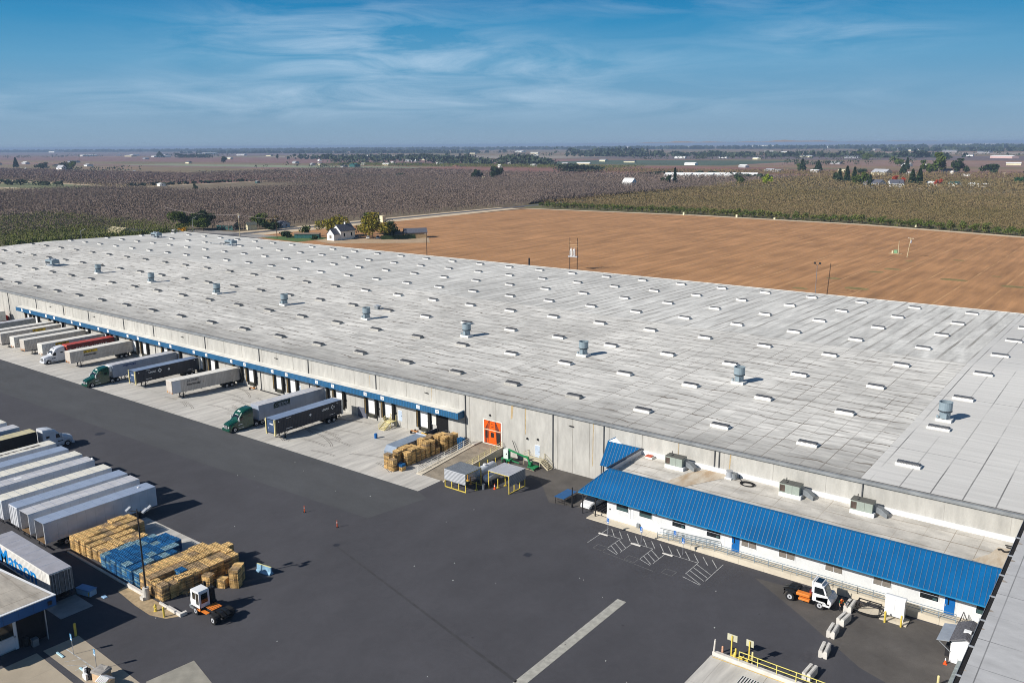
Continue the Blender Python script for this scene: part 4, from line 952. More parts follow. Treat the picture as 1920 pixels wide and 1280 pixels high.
# white trailer with blue lettering and reefer unit, pulled by a green tractor
def reefer(t):
    b = MB(); b.box(-0.95, 0.95, -0.55, 0, 2.6, 3.95); b.build('cooling_unit', white, t, bevel=0.08)
t = trailer('van', sidegrey, roofgrey, 'white reefer trailer with blue lettering behind the left green sleeper tractor', (-191.4, -16.7, 0), 0.0, group=G1, gear=True, legx=2.9); reefer(t)
text('WESTPORT', 0.62, inkb, t, (1.325, 2.5, 3.25), RX, bold=0.02, shear=0.2)
t = trailer('van', sidegrey, roofgrey, 'white trailer with large black block lettering behind the right green sleeper tractor', (-137.5, -15.9, 0), -0.035, group=G1, gear=True, legx=2.9)
b = MB(); b.face([(1.322, 3.4, 2.75), (1.322, 7.15, 2.75), (1.322, 7.4, 3.9), (1.322, 3.8, 3.9), (1.322, 3.45, 3.5)]); b.build('logo_panel', inkg, t)
text('CHEEMA', 0.86, sidegrey, t, (1.330, 3.72, 3.05), RX, bold=-0.005, sx=0.93, shear=0.25, ext=0.01)
b = MB(); b.box(1.322, 1.328, 4.4, 7.1, 2.82, 2.92); b.build('logo_stripe', sidegrey, t)

# ---- long nosed sleeper tractor, nose towards local -y, built as one loft
def semi(label, loc, rz, m, lab_m=None, group=None, high=3.95, deco=None):
    t = thing('semi_truck', label, 'truck', loc, rz, group)
    def rg(y, hw, z0, z1, r=0.25, zc=None):
        P = [(-hw, z0), (-hw, z1 - r), (-hw + r * 0.3, z1 - r * 0.3), (-hw + r, z1), (-hw * 0.3, z1 + 0.02), (hw * 0.3, z1 + 0.02), (hw - r, z1), (hw - r * 0.3, z1 - r * 0.3), (hw, z1 - r), (hw, z0)]
        return [(x, y, z) for x, z in P]
    b = MB()
    b.loft([rg(0.10, 0.80, 0.55, 1.45, 0.3), rg(0.22, 0.98, 0.5, 1.72, 0.35), rg(0.9, 1.06, 0.6, 1.92, 0.35), rg(1.75, 1.12, 0.6, 2.10, 0.3), rg(2.0, 1.16, 0.55, 2.2, 0.25)])
    b.build('hood', m, t, smooth=False)
    b = MB(); b.loft([rg(1.98, 1.16, 0.6, 2.15, 0.2), rg(2.1, 1.18, 0.5, 2.28, 0.2), rg(2.62, 1.2, 0.5, 2.95, 0.25), rg(3.0, 1.22, 0.5, 3.45, 0.3), rg(3.6, 1.24, 0.5, high - 0.18, 0.35), rg(4.4, 1.25, 0.5, high, 0.35), rg(5.35, 1.25, 0.5, high + 0.05, 0.3)])
    b.build('cab', m, t)
    b = MB(); b.face([(-1.0, 2.065, 2.24), (1.0, 2.065, 2.24), (0.92, 2.58, 2.93), (-0.92, 2.58, 2.93)]); b.build('windshield', glass, t)
    for s in (-1, 1):
        b = MB(); b.face([(s * 1.225, 2.35, 2.0), (s * 1.255, 3.15, 2.0), (s * 1.255, 3.15, 2.75), (s * 1.225, 2.62, 2.7)]); b.build('side_window', glass, t)
        b = MB(); b.face([(s * 1.262, 4.25, 2.35), (s * 1.262, 4.85, 2.35), (s * 1.262, 4.85, 2.7), (s * 1.262, 4.25, 2.7)]); b.build('sleeper_window', glass, t)
        b = MB(); b.box(s * 1.3 - 0.12, s * 1.3 + 0.12, 2.15, 2.27, 1.95, 2.75); b.bar((s * 1.2, 2.3, 2.6), (s * 1.32, 2.2, 2.6), 0.05); b.build('mirror', mat('mirror_m', lin(190, 190, 190), 0.3, 0.1, 1), t)
        b = MB(); b.prism([(0.5, 1.05), (0.62, 1.32), (0.95, 1.5), (1.45, 1.5), (1.75, 1.25), (1.85, 0.95), (1.75, 0.85), (1.6, 1.15), (1.35, 1.3), (1.0, 1.3), (0.75, 1.1), (0.65, 0.85)], s * 0.85, s * 1.27); b.build('fender', m, t)
        b = MB(); b.prism([(1.9, 0.42), (5.1, 0.42), (5.1, 1.15), (1.9, 1.15)], s * 1.12, s * 1.27); b.k = 1; b.box(min(s * 1.272, s * 1.28), max(s * 1.272, s * 1.28), 2.0, 2.9, 1.25, 1.4); b.box(min(s * 1.272, s * 1.28), max(s * 1.272, s * 1.28), 2.0, 3.2, 0.6, 0.68); b.build('side_skirt', [m, lab_m or inkw], t)
        b = MB(); b.box(s * 0.78 - 0.17, s * 0.78 + 0.17, 0.10, 0.26, 0.98, 1.28); b.build('headlight', mat('headlamp', lin(220, 222, 220), 0.15, 0.1, 1, spec=0.8), t)
        o = wheel_pair(t, s * 1.05, 1.25, 0.52, 0.36, side=s)
        for y in (5.95, 7.3): wheel_pair(t, s * 0.98, y, 0.52, 0.56, side=s)
    b = MB(); b.box(-0.55, 0.55, 0.05, 0.12, 0.8, 1.55); b.k = 1
    for k in range(6): b.box(-0.52, 0.52, 0.03, 0.05, 0.85 + k * 0.11, 0.89 + k * 0.11)
    b.build('grille', [dark, hub_m], t)
    b = MB(); b.prism([(-0.02, 0.35), (0.5, 0.35), (0.5, 0.8), (0.1, 0.8), (-0.02, 0.7)], -1.2, 1.2); b.build('bumper', m, t)
    b = MB(); b.box(-0.45, -0.32, 4.8, 8.0, 0.7, 0.95); b.box(0.32, 0.45, 4.8, 8.0, 0.7, 0.95); b.box(-0.6, 0.6, 6.2, 7.0, 0.95, 1.12); b.box(-0.9, 0.9, 5.85, 6.05, 0.45, 0.6); b.box(-0.9, 0.9, 7.2, 7.4, 0.45, 0.6); b.build('frame', dark, t)
    b = MB(); b.box(-0.45, 0.45, 3.02, 3.4, 3.3, 3.36); b.box(-0.5, 0.5, 2.6, 2.75, 2.98, 3.06)
    b.face([(-0.42, 3.03, 3.50), (0.42, 3.03, 3.50), (0.42, 3.28, 3.66), (-0.42, 3.28, 3.66)]); b.build('roof_deflector', lab_m or inkw, t)
    return t
semi('dark green sleeper tractor coupled to the blue lettered white trailer', (-191.3, -23.0, 0), 0.02, green, group='green sleeper tractors')
semi('dark green sleeper tractor coupled to the block lettered white trailer', (-138.0, -22.3, 0), -0.02, green, group='green sleeper tractors')
semi('white sleeper tractor coupled to the dark red container trailer at the dock', (-221.3, -18.9, 0), 0.0, alum, ink)
semi('white sleeper tractor with a dark trailer in the left yard row, nose towards the dock', (-156.4, -42.6, 0), PI, alum, ink)
# ---- yard row of trailers, doors towards the camera
G2 = 'trailers parked side by side in the left yard row'
bluroof = mat('roof_bluish', lin(168, 180, 198), 0.3, 0.08, 0.8, metal=0.25)
for i, (x, roofm, lab, dr) in enumerate((
        (-116.0, bluroof, 'white trailer next to the pallets with a grey blue roof and open rear doors', 'open'),
        (-120.7, roofgrey, 'white trailer with a pale grey roof and open rear, second from the pallets', 'open'),
        (-124.3, bluroof, 'white trailer with a blue grey roof and closed rear doors, third from the pallets', 'shut'),
        (-128.7, mat('roof_cream', lin(222, 218, 204), 0.6, 0.12, 0.9), 'white trailer with the cleanest cream roof, fourth from the pallets', 'shut'),
        (-134.3, roofgrey, 'white trailer with a small white patch on its roof, fifth from the pallets', 'shut'),
        (-138.5, MATS['roof_cream'] if 'roof_cream' in MATS else roofgrey, 'white trailer with crosswise creases on its cream roof, sixth from the pallets', 'shut'),
        (-142.8, bluroof, 'white trailer with a plain blue grey roof, seventh from the pallets', 'shut'),
        (-147.4, MATS['roof_cream'] if 'roof_cream' in MATS else roofgrey, 'white trailer with dark torn streaks on its roof beside the white sleeper tractor', 'shut'),
        (-161.6, roofgrey, 'white trailer just beyond the dark trailer in the yard row', 'shut'),
        (-166.4, MATS['roof_cream'] if 'roof_cream' in MATS else roofgrey, 'white trailer second beyond the dark trailer in the yard row', 'shut'),
        (-171.0, roofgrey, 'white trailer at the far end of the yard row, only its front corner in view', 'shut'))):
    t = trailer('van', alum, roofm, lab, (x, -49.8 + (i % 3) * 0.1, 0), PI, group=G2, doors=dr, gear=i < 1, seam=1.3, axle_y=13.1 if i > 0 else 12.1)
    if i == 7:
        b = MB(); r = random.Random(8)
        for k in range(9):
            y = 2 + k * 1.0; b.face([(-0.4 + r.uniform(-.2, .2), y, 4.11), (0.1 + r.uniform(-.2, .2), y + 0.2, 4.11), (0.2, y + 1.3, 4.11), (-0.1, y + 1.1, 4.11)])
        b.build('roof_streak', mat('streak_dark', lin(70, 64, 60), 0.9, 0.3, 2), t)
    if i == 4:
        b = MB(); b.box(-0.2, 0.5, 10.5, 11.5, 4.1, 4.13); b.box(-0.9, -0.5, 0.0, 0.15, 4.1, 4.3); b.build('roof_patch', white, t)
    if i == 0:
        b = MB(); b.box(0.2, 0.5, 1.6, 1.9, 4.1, 4.2); b.build('roof_vent', white, t)
t = trailer('van', mat('side_black', lin(24, 25, 30), 0.45, 0.1, 1), rooftan, 'dark sided trailer with a tan roof coupled to the white sleeper tractor', (-156.5, -48.9, 0), PI, group=G2, gear=False)
# ---- Matson container on a chassis beside the small blue trimmed building
t = trailer('box', mat('matson_white', lin(222, 220, 214), 0.6, 0.1, 0.8), mat('grey_roof_box', lin(158, 158, 164), 0.6, 0.12, 0.8), 'white container trailer with large blue lettering beside the building with the blue fascia', (-115.6, -70.75, 0.12), -PI / 2, group=None, gear=False)
text('Matson', 2.95, mat('matson_blue', lin(20, 128, 200), 0.5, 0.08, 1), t, (1.332, 2.1, 1.6), RX, bold=0.06, sx=1.2)
b = MB(); b.box(-1.28, -0.02, 16.21, 16.25, 1.35, 3.98); b.box(0.02, 1.28, 16.21, 16.25, 1.35, 3.98); b.k = 1
for x in (-1.05, -0.75, -0.35, 0.35, 0.75, 1.05): b.box(x - 0.03, x + 0.03, 16.25, 16.31, 1.3, 4.0)
b.k = 2
for x in (-0.95, -0.45, 0.2, 0.7):
    for z in (1.6, 2.2, 2.8, 3.4): b.box(x, x + 0.22, 16.25, 16.262, z, z + 0.45)  # darker grey patches on the door panels
b.build('door_panel', [mat('door_grey', lin(120, 118, 116), 0.6, 0.25, 2), galv, mat('door_patch_grey', lin(92, 90, 88), 0.7, 0.2, 2)], t)

# ---- yard tractors (single seat cab, orange deck, fifth wheel); nose towards local -y
def yard_tractor(label, loc, rz, style):
    t = thing('yard_tractor', label, 'yard truck', loc, rz)
    cw = white
    cx0, cx1 = (-1.2, 0.15) if style == 0 else (-1.2, 0.35)
    zt = 3.15
    if style == 0:
        b = MB(); b.prism([(-0.1, 1.1), (-0.15, 1.7), (0.0, 3.0), (0.15, zt), (1.6, zt), (1.7, 3.0), (1.7, 1.1)], cx0, cx1); b.build('cab', cw, t)
        gp = [(0.35, 2.0), (0.35, 2.85), (0.95, 2.85), (0.95, 2.0)], [(1.05, 1.5), (1.05, 2.9), (1.6, 2.9), (1.6, 1.5)]
        b = MB(); b.face([(cx0 + .15, -0.10, 1.95), (cx1 - .15, -0.10, 1.95), (cx1 - .18, -0.03, 2.85), (cx0 + .18, -0.03, 2.85)]); b.build('windshield', glass, t)
    else:
        b = MB(); b.prism([(-0.15, 1.0), (-0.2, 1.75), (0.35, 2.95), (0.5, 3.0), (1.55, 3.0), (1.6, 1.0)], cx0, cx1); b.box(cx0 - 0.02, cx1 + 0.02, 1.55, 1.7, 2.0, 3.35); b.box(cx0 + .05, cx1 - .05, 0.6, 1.5, 3.0, 3.28); b.build('cab', cw, t)
        gp = ([(0.15, 1.95), (0.42, 2.75), (1.4, 2.75), (1.4, 1.95)],)
        b = MB(); b.face([(cx0 + .12, -0.20, 1.85), (cx1 - .12, -0.20, 1.85), (cx1 - .15, 0.26, 2.85), (cx0 + .15, 0.26, 2.85)]); b.build('windshield', glass2, t)
        b = MB(); b.prism([(-0.55, 0.75), (-0.62, 1.2), (-0.2, 1.75), (1.2, 1.55), (1.2, 0.9)], -1.2, 1.2); b.build('hood', cw, t, bevel=0.05)
        b = MB(); b.box(cx0 + .15, cx1 - .15, 0.7, 1.4, 3.28, 3.31); b.build('roof_hatch', glass, t)
    for s, xx in ((-1, cx0), (1, cx1)):
        for P in gp:
            b = MB(); b.face([(xx + s * 0.012, u, z) for u, z in P]); b.build('side_window', glass, t)
    b = MB(); b.face([(cx0 + .25, 1.715, 1.6), (cx1 - .25, 1.715, 1.6), (cx1 - .25, 1.715, 2.8), (cx0 + .25, 1.715, 2.8)]); b.build('rear_window', glass, t)
    b = MB(); b.box(-1.2, 1.2, -0.45, 0.4, 0.55, 1.05); b.build('bumper', steel if style == 0 else cw, t, bevel=0.04)
    b = MB(); b.prism([(-0.05, 0.95), (0.15, 1.1), (1.3, 1.1), (1.5, 0.95), (1.35, .95), (1.2, 1.02), (.3, 1.02), (.1, .9)], -1.25, -0.8); b.prism([(-0.05, 0.95), (0.15, 1.1), (1.3, 1.1), (1.5, 0.95), (1.35, .95), (1.2, 1.02), (.3, 1.02), (.1, .9)], 0.8, 1.25); b.build('fender', white if style else dark, t)
    if style == 0:
        b = MB(); b.box(-0.55, 0.75, 1.85, 3.2, 1.08, 1.14); b.k = 1
        for k in range(4): b.box(-0.5 + k * 0.32, -0.46 + k * 0.32, 1.87, 3.18, 1.14, 1.16)
        b.k = 0; b.box(-1.15, -0.7, 1.8, 2.9, 0.75, 0.82); b.box(-1.18, -1.1, 0.9, 1.7, 0.7, 1.9); b.build('deck', [orange, dark], t)
        b = MB(); b.box(0.35, 0.6, 0.2, 0.45, 1.0, 3.4); b.cyl((0.55, 1.5, 1.0), (0.55, 1.5, 3.5), 0.09, 8); b.box(0.3, 1.1, 0.5, 1.4, 1.0, 1.9); b.box(0.4, 1.0, 0.9, 1.5, 1.9, 2.9); b.build('engine', dark, t)
    else:
        b = MB(); b.box(-1.2, -0.45, 1.9, 3.5, 1.0, 1.35); b.box(-1.25, -0.7, 1.9, 3.2, 0.5, 0.75); b.build('tank', orange, t, bevel=0.05)
        b = MB(); b.box(0.5, 1.25, 1.9, 3.3, 0.5, 1.1); b.box(-0.5, 0.3, 1.8, 2.4, 1.0, 1.3); b.k = 1; b.box(-0.4, 0.2, 1.75, 2.2, 1.1, 1.6); b.build('engine', [dark, mat('dull_red', lin(120, 40, 40), 0.6, 0.2, 1)], t)
    b = MB(); b.box(-0.5, -0.3, -0.3, 5.2, 0.72, 1.0); b.box(0.3, 0.5, -0.3, 5.2, 0.72, 1.0); b.box(-0.9, 0.9, 0.6, 0.8, 0.42, 0.6); b.box(-0.9, 0.9, 4.1, 4.3, 0.42, 0.6); b.box(-0.5, 0.5, 5.0, 5.2, .7, .95); b.build('frame', dark, t)
    b = MB(); b.prism([(3.6, 1.15), (3.8, 1.32), (4.7, 1.32), (5.3, 1.05), (5.3, 1.0), (3.6, 1.0)], -0.5, -0.08); b.prism([(3.6, 1.15), (3.8, 1.32), (4.7, 1.32), (5.3, 1.05), (5.3, 1.0), (3.6, 1.0)], 0.08, 0.5); b.box(-0.5, 0.5, 3.5, 4.0, 0.95, 1.2); b.build('fifth_wheel', mat('grease', lin(30, 30, 30), 0.35, 0.2, 2), t)
    for s in (-1, 1):
        wheel_pair(t, s * 1.02, 0.7, 0.52, 0.34, side=s); wheel_pair(t, s * 0.95, 4.2, 0.52, 0.56, side=s)
        b = MB(); b.prism([(3.5, 1.0), (3.7, 1.18), (4.7, 1.18), (4.9, 1.0), (5.0, 0.6), (4.95, 0.6), (4.85, .98), (4.65, 1.12), (3.75, 1.12), (3.55, .97)], s * 0.66, s * 1.25); b.build('rear_fender', black, t)
        b = MB(); b.box(s * 1.15 - 0.04, s * 1.15 + 0.04, -0.5, -0.46, 0.7, 0.85); b.build('headlight', hub_m, t)
        b = MB(); b.bar((cx0 if s < 0 else cx1, 0.05, 2.6), ((cx0 if s < 0 else cx1) + s * 0.35, -0.1, 2.6), 0.04); b.box((cx0 if s < 0 else cx1) + s * 0.35 - 0.07, (cx0 if s < 0 else cx1) + s * 0.35 + 0.07, -0.15, -0.1, 2.2, 2.7); b.build('mirror', dark, t)
    if style == 0:
        for o in t.children_recursive:
            o.data.transform(Matrix.Diagonal((-1, 1, 1, 1))); o.data.flip_normals()
    return t
yard_tractor('white cabbed yard tractor with an amber deck parked by the pallet stacks', (-85.1, -61.6, 0), -PI / 2, 0)
yard_tractor('white cabbed yard tractor with orange tank and steps beside the office walkway', (-26.4, -17.0, 0), PI / 2, 1)
# ================================================================== PALLETS
def pallet_mesh(name, m, sx=1.22, sy=1.02, jag=0):
    b = MB(); r = random.Random(jag)
    for x in (-0.56, 0, 0.56): b.box(x * sx / 1.22 - 0.03, x * sx / 1.22 + 0.03, -sy / 2, sy / 2, 0.02, 0.12)
    n = 5
    for i in range(n):
        y = -sy / 2 + 0.005 + i * (sy - 0.11) / (n - 1) + r.uniform(-.004, .004); b.box(-sx / 2, sx / 2, y, y + 0.10, 0.12, 0.14)
    for i in range(3):
        y = -sy / 2 + 0.005 + i * (sy - 0.11) / 2; b.box(-sx / 2, sx / 2, y, y + 0.10, 0.0, 0.02)
    return b.mesh(name, m)
PM = {k: [pallet_mesh('pallet', m, 1.18, 0.99, jag=j) for j in range(2)] for k, m in (('w', wood), ('g', woodgrey), ('b', woodblue), ('p', woodpale))}
rest = {k: [] for k in PM}      # pallets beyond the ~300 that show best
indiv = [0]
pr = random.Random(11)
def stack(x, y, n, kinds, label, group, show=1, rz=0.0, z0=0.0):
    """n pallets; the top 'show' of them are objects of their own, the rest are merged into the stuff object"""
    sh = 0.145
    jx, jy = pr.uniform(-.03, .03), pr.uniform(-.03, .03)
    for i in range(n):
        jx += pr.uniform(-.006, .006); jy += pr.uniform(-.006, .006)
        k = kinds[pr.randrange(len(kinds))]; a = rz + pr.uniform(-.01, .01)
        fromtop = n - 1 - i
        if fromtop < show and indiv[0] < 299:
            o = bpy.data.objects.new('pallet', PM[k][pr.randrange(2)]); S.collection.objects.link(o)
            o.location = (x + jx, y + jy, z0 + i * sh); o.rotation_euler = (0, 0, a)
            col = {'w': 'tan wooden', 'g': 'weathered brown', 'b': 'blue', 'p': 'worn pale blue'}[k]
            tag(o, '%s pallet %s, %s' % (col, 'on top' if fromtop == 0 else nth(fromtop + 1) + ' from top', label), 'pallet', group); indiv[0] += 1
        else: rest[k].append((x + jx, y + jy, z0 + i * sh, a))
# by the dock: two tall crooked rows beside the ramp (built first, they show every level)
GD = 'pallets stacked beside the dock ramp'
dk = [(-99.9, -16.6, 18), (-98.6, -16.9, 14), (-98.5, -13.6, 16), (-99.8, -14.6, 18), (-99.8, -13.4, 19), (-99.8, -12.2, 19), (-98.5, -12.5, 18), (-98.5, -11.4, 18), (-99.8, -11.0, 17), (-98.5, -10.2, 13), (-99.8, -8.6, 21), (-98.5, -8.9, 20), (-99.8, -7.4, 20), (-98.5, -7.7, 19), (-98.5, -6.4, 8), (-100.4, -5.8, 19), (-99.2, -5.2, 20), (-98.0, -4.8, 19), (-100.2, -3.4, 17), (-99.0, -3.9, 20), (-97.8, -3.6, 20), (-97.7, -2.4, 19)]
for i, (x, y, n) in enumerate(dk):
    stack(x, y, n, 'wwwg', '%s dock stack from the near end' % nth(i + 1), GD, show=5 if i in (0, 1, 2, 10, 11) else 2, rz=pr.uniform(-.05, .05))
stack(-97.6, -15.9, 5, 'w', 'low mixed stack by the ramp foot', GD, 2); stack(-97.6, -15.9, 3, 'b', 'blue pile on the low stack by the ramp foot', GD, 3, z0=5 * .145)
stack(-96.0, 1.2 - 3.6, 15, 'b', 'blue stack at the top end of the ramp railing', GD, 4); stack(-97.2, -2.9 + 1.6, 4, 'p', 'low stack beside the blue ramp stack', GD, 2)
# yard block: rows run back from the kerb (Y = -63.6)
GY = 'pallets stacked in the yard beside the light pole'
blocks = []
for c in range(6):      # natural block on the left
    x = -112.3 + c * 1.29; rows = 8 if c < 3 else 6
    h0 = [14, 14, 13, 12, 11, 11][c]
    for r_ in range(rows):
        y = -63.1 + r_ * 1.07 + (0.0 if c < 2 else 0.25 * (c - 1) * 0.6)
        h = h0 + pr.choice((0, 0, 0, 0, 1)) + (1 if r_ > 4 and c < 3 else 0)
        stack(x, y, h, 'wwwwg', '%s back in %s row, left wooden block' % (nth(r_ + 1), nth(c + 1)), GY, 2 if r_ == 0 else 1)
for c in range(6):      # blue block
    x = -104.0 + c * 1.31; rows = [7, 8, 8, 8, 7, 6][c]
    for r_ in range(rows):
        y = -63.1 + r_ * 1.07
        h = [13, 14, 14, 15, 15, 14][c] + pr.choice((0, 0, 0, 1))
        stack(x, y, h, 'bbbp' if c < 5 or r_ < 4 else 'bpp', '%s back in %s row, blue block' % (nth(r_ + 1), nth(c + 1)), GY, 2 if r_ == 0 else 1)
for c in range(5):      # natural block on the right
    x = -95.8 + c * 1.30; rows = [9, 10, 11, 10, 10][c]
    for r_ in range(rows):
        y = -63.1 + r_ * 1.08
        h = [14, 15, 15, 14, 14][c] + pr.choice((0, 0, 0, 0, 1))
        if c == 4 and r_ == 1: h = 12
        if c == 3 and r_ in (1, 2): h = 11
        if c == 0 and r_ > 6: h += 1
        kinds = 'bp' if (c == 0 and r_ < 1) or (c == 3 and r_ == 3) else ('wwwg' if r_ % 4 else 'wg')
        stack(x, y, h, kinds, '%s back in %s row, right wooden block' % (nth(r_ + 1), nth(c + 1)), GY, (4 if c == 4 else 2) if r_ == 0 else (2 if c == 4 else 1))
for i, (x, y, n) in enumerate(((-88.9, -58.1, 12), (-87.6, -57.0, 8), (-86.3, -56.0, 17), (-87.4, -54.8, 15), (-88.6, -54.2, 9))):
    stack(x, y, n, 'wwg', '%s loose stack right of the wooden block' % nth(i + 1), GY, 2, rz=0.3 + 0.1 * i)
stack(-90.0, -60.6, 3, 'gw', 'low broken pile behind the yard tractor', GY, 3, rz=0.5)
# everything else of the stacks as one object per colour
def merge_pallets(k, m, label):
    L = rest[k]
    if not L: return
    me0 = PM[k][0]; nv = len(me0.vertices)
    co = np.empty(nv * 3, np.float32); me0.vertices.foreach_get('co', co); co = co.reshape(-1, 3)
    F = np.array([list(p.vertices) for p in me0.polygons], np.int32)
    A = np.array(L, np.float32); n = len(L)
    ca, sa = np.cos(A[:, 3]), np.sin(A[:, 3])
    V = np.empty((n, nv, 3), np.float32)
    V[:, :, 0] = co[None, :, 0] * ca[:, None] - co[None, :, 1] * sa[:, None] + A[:, 0, None]
    V[:, :, 1] = co[None, :, 0] * sa[:, None] + co[None, :, 1] * ca[:, None] + A[:, 1, None]
    V[:, :, 2] = co[None, :, 2] + A[:, 2, None]
    o = bulk('pallet_stock', V.reshape(-1, 3), (F[None] + (np.arange(n) * nv)[:, None, None]).reshape(-1, 4), m)
    tag(o, label, 'pallets', kind='stuff')
def bulk(name, V, F, m):
    me = bpy.data.meshes.new(name); k = F.shape[1]
    me.vertices.add(len(V)); me.vertices.foreach_set('co', V.astype(np.float32).ravel())
    me.loops.add(F.size); me.loops.foreach_set('vertex_index', F.astype(np.int32).ravel())
    me.polygons.add(len(F)); me.polygons.foreach_set('loop_start', np.arange(0, F.size, k, dtype=np.int32)); me.polygons.foreach_set('loop_total', np.full(len(F), k, np.int32))
    me.update(calc_edges=True); me.materials.append(m)
    o = bpy.data.objects.new(name, me); S.collection.objects.link(o); return o
merge_pallets('w', mat('pallet_wood_stock', lin(232, 192, 126), 0.85, 0.35, 0.9, island=0.6), 'lower tan wooden pallets inside the yard and dock stacks')
merge_pallets('g', mat('pallet_grey_stock', lin(170, 142, 106), 0.85, 0.3, 1.4, island=0.6), 'weathered brown pallets inside the yard and dock stacks')
merge_pallets('b', mat('pallet_blue_stock', lin(24, 100, 156), 0.75, 0.35, 1.6, island=0.55), 'lower blue pallets inside the blue stacks')
merge_pallets('p', mat('pallet_pale_stock', lin(120, 158, 172), 0.8, 0.4, 1.6, island=0.5), 'worn pale blue pallets inside the blue stacks')

# ================================================================== YARD FURNITURE
def bollard(x, y, h, label, m=None, r=0.09, group='yellow bollards', base=False):
    t = MB(); t.cyl((0, 0, 0), (0, 0, h), r, 10); t.cone((0, 0, h), (0, 0, h + r * 0.5), r, r * 0.4, 10)
    if base: t.cyl((0, 0, 0), (0, 0, 0.03), 0.3, 12)
    return tag(t.build('bollard', m or yellow, loc=(x, y, 0)), label, 'bollard', group)
bollard(-91.2, -73.4, 1.5, 'yellow bollard in the shadow edge beside the two blue parking signs', r=0.14)
bollard(-86.9, -65.3, 1.25, 'yellow bollard on the dirt island next to the yellow hydrant', r=0.12)
bollard(-20.3, -16.45, 1.35, 'left yellow bollard in front of the white service panel', r=0.11)
bollard(-18.6, -16.35, 1.35, 'right yellow bollard in front of the white service panel', r=0.11)
bollard(-12.9, -25.3, 1.0, 'pale yellow bollard near the small shed at the bottom right', paleyel, r=0.12)
# light pole by the pallets
t = thing('light_pole', 'tall dark light pole with three floodlights rising from the pallet yard island', 'light pole', (-92.4, -64.3, 0))
b = MB(); b.cone((0, 0, 0.4), (0, 0, 11.6), 0.13, 0.07, 10); b.build('pole', dark, t)
b = MB(); b.cyl((0, 0, 0), (0, 0, 1.5), 0.38, 14); tag(b.build('base', concw, t), None)
b = MB(); b.bar((-0.9, -0.4, 11.3), (0.9, 0.4, 11.3), 0.07); b.bar((0, 0, 11.0), (0.5, 1.0, 11.5), 0.06); b.build('crossarm', dark, t)
for (x, y, a) in ((-1.0, -0.5, 0.4), (0.95, 0.45, -0.5), (0.6, 1.15, -0.9)):
    b = MB(); b.prism([(-0.28, 11.25), (0.28, 11.55), (0.24, 11.75), (-0.34, 11.42)], x - 0.22, x + 0.22); o = b.build('floodlight', galv, t); o.location = (0, y, 0)
# hydrant
t = thing('fire_hydrant', 'yellow fire hydrant on the dirt island below the light pole', 'hydrant', (-88.9, -65.2, 0))
b = MB(); b.cyl((0, 0, 0), (0, 0, 0.65), 0.14, 12); b.cyl((0, 0, 0.0), (0, 0, 0.06), 0.22, 12); b.cyl((0, 0, 0.62), (0, 0, 0.68), 0.19, 12); b.build('barrel', yellow, t)
b = MB(); b.cone((0, 0, 0.68), (0, 0, 0.9), 0.16, 0.05, 12); b.build('bonnet', yellow, t)
for s in (-1, 1):
    b = MB(); b.cyl((s * 0.12, 0, 0.45), (s * 0.27, 0, 0.45), 0.07, 8); b.build('outlet', yellow, t)
# concrete barrier blocks
jp = None
for i, (x, y, lab) in enumerate(((-24.3, -16.0, 'concrete barrier block nearest the walkway, half under black hoses'), (-24.0, -19.2, 'concrete barrier block second from the walkway'), (-24.2, -22.4, 'concrete barrier block third from the walkway, middle of the line'), (-23.7, -26.7, 'concrete barrier block fourth from the walkway, beside the steel hatch'), (-23.6, -31.6, 'concrete barrier block nearest the bottom edge, against the yellow railing'))):
    if jp is None:
        t = jp = thing('barrier_block', lab, 'barrier', (x, y, 0), 0.0, 'concrete barrier blocks in a line')
        b = MB(); b.prism([(-0.44, 0.0), (-0.11, 0.0), (-0.05, 0.12), (0.05, 0.12), (0.11, 0.0), (0.44, 0.0), (0.44, 0.78), (0.34, 0.86), (0.10, 0.86), (0.07, 0.62), (-0.07, 0.62), (-0.10, 0.86), (-0.34, 0.86), (-0.44, 0.78)], -1.0, 1.0, 'y')
        o = b.build('block', concw, t)
        b = MB(); b.bar((0, -0.5, 0.68), (0, 0.5, 0.68), 0.05); b.build('lifting_bar', dark, t)
    else: dup(jp, (x, y, 0), rz=(-0.12, 0.04, 0.1, -0.05)[i - 1], label=lab)
# jersey barrier by the loose pallets
t = thing('jersey_barrier', 'blue and white painted jersey barrier behind the loose pallet stacks', 'barrier', (-86.4, -51.7, 0), 0.15)
b = MB(); b.prism([(-0.4, 0), (0.4, 0), (0.4, 0.1), (0.14, 0.35), (0.1, 1.0), (-0.1, 1.0), (-0.14, 0.35), (-0.4, 0.1)], -1.2, 1.2); b.build('block', mat('barrier_pale_blue', lin(130, 170, 196), 0.7, 0.3, 1.6), t)
b = MB(); b.box(-1.2, 1.2, -0.1, 0.1, 1.0, 1.03); b.build('top_stripe', mat('yellow_pale', lin(210, 206, 150), 0.7, 0.2, 2), t)
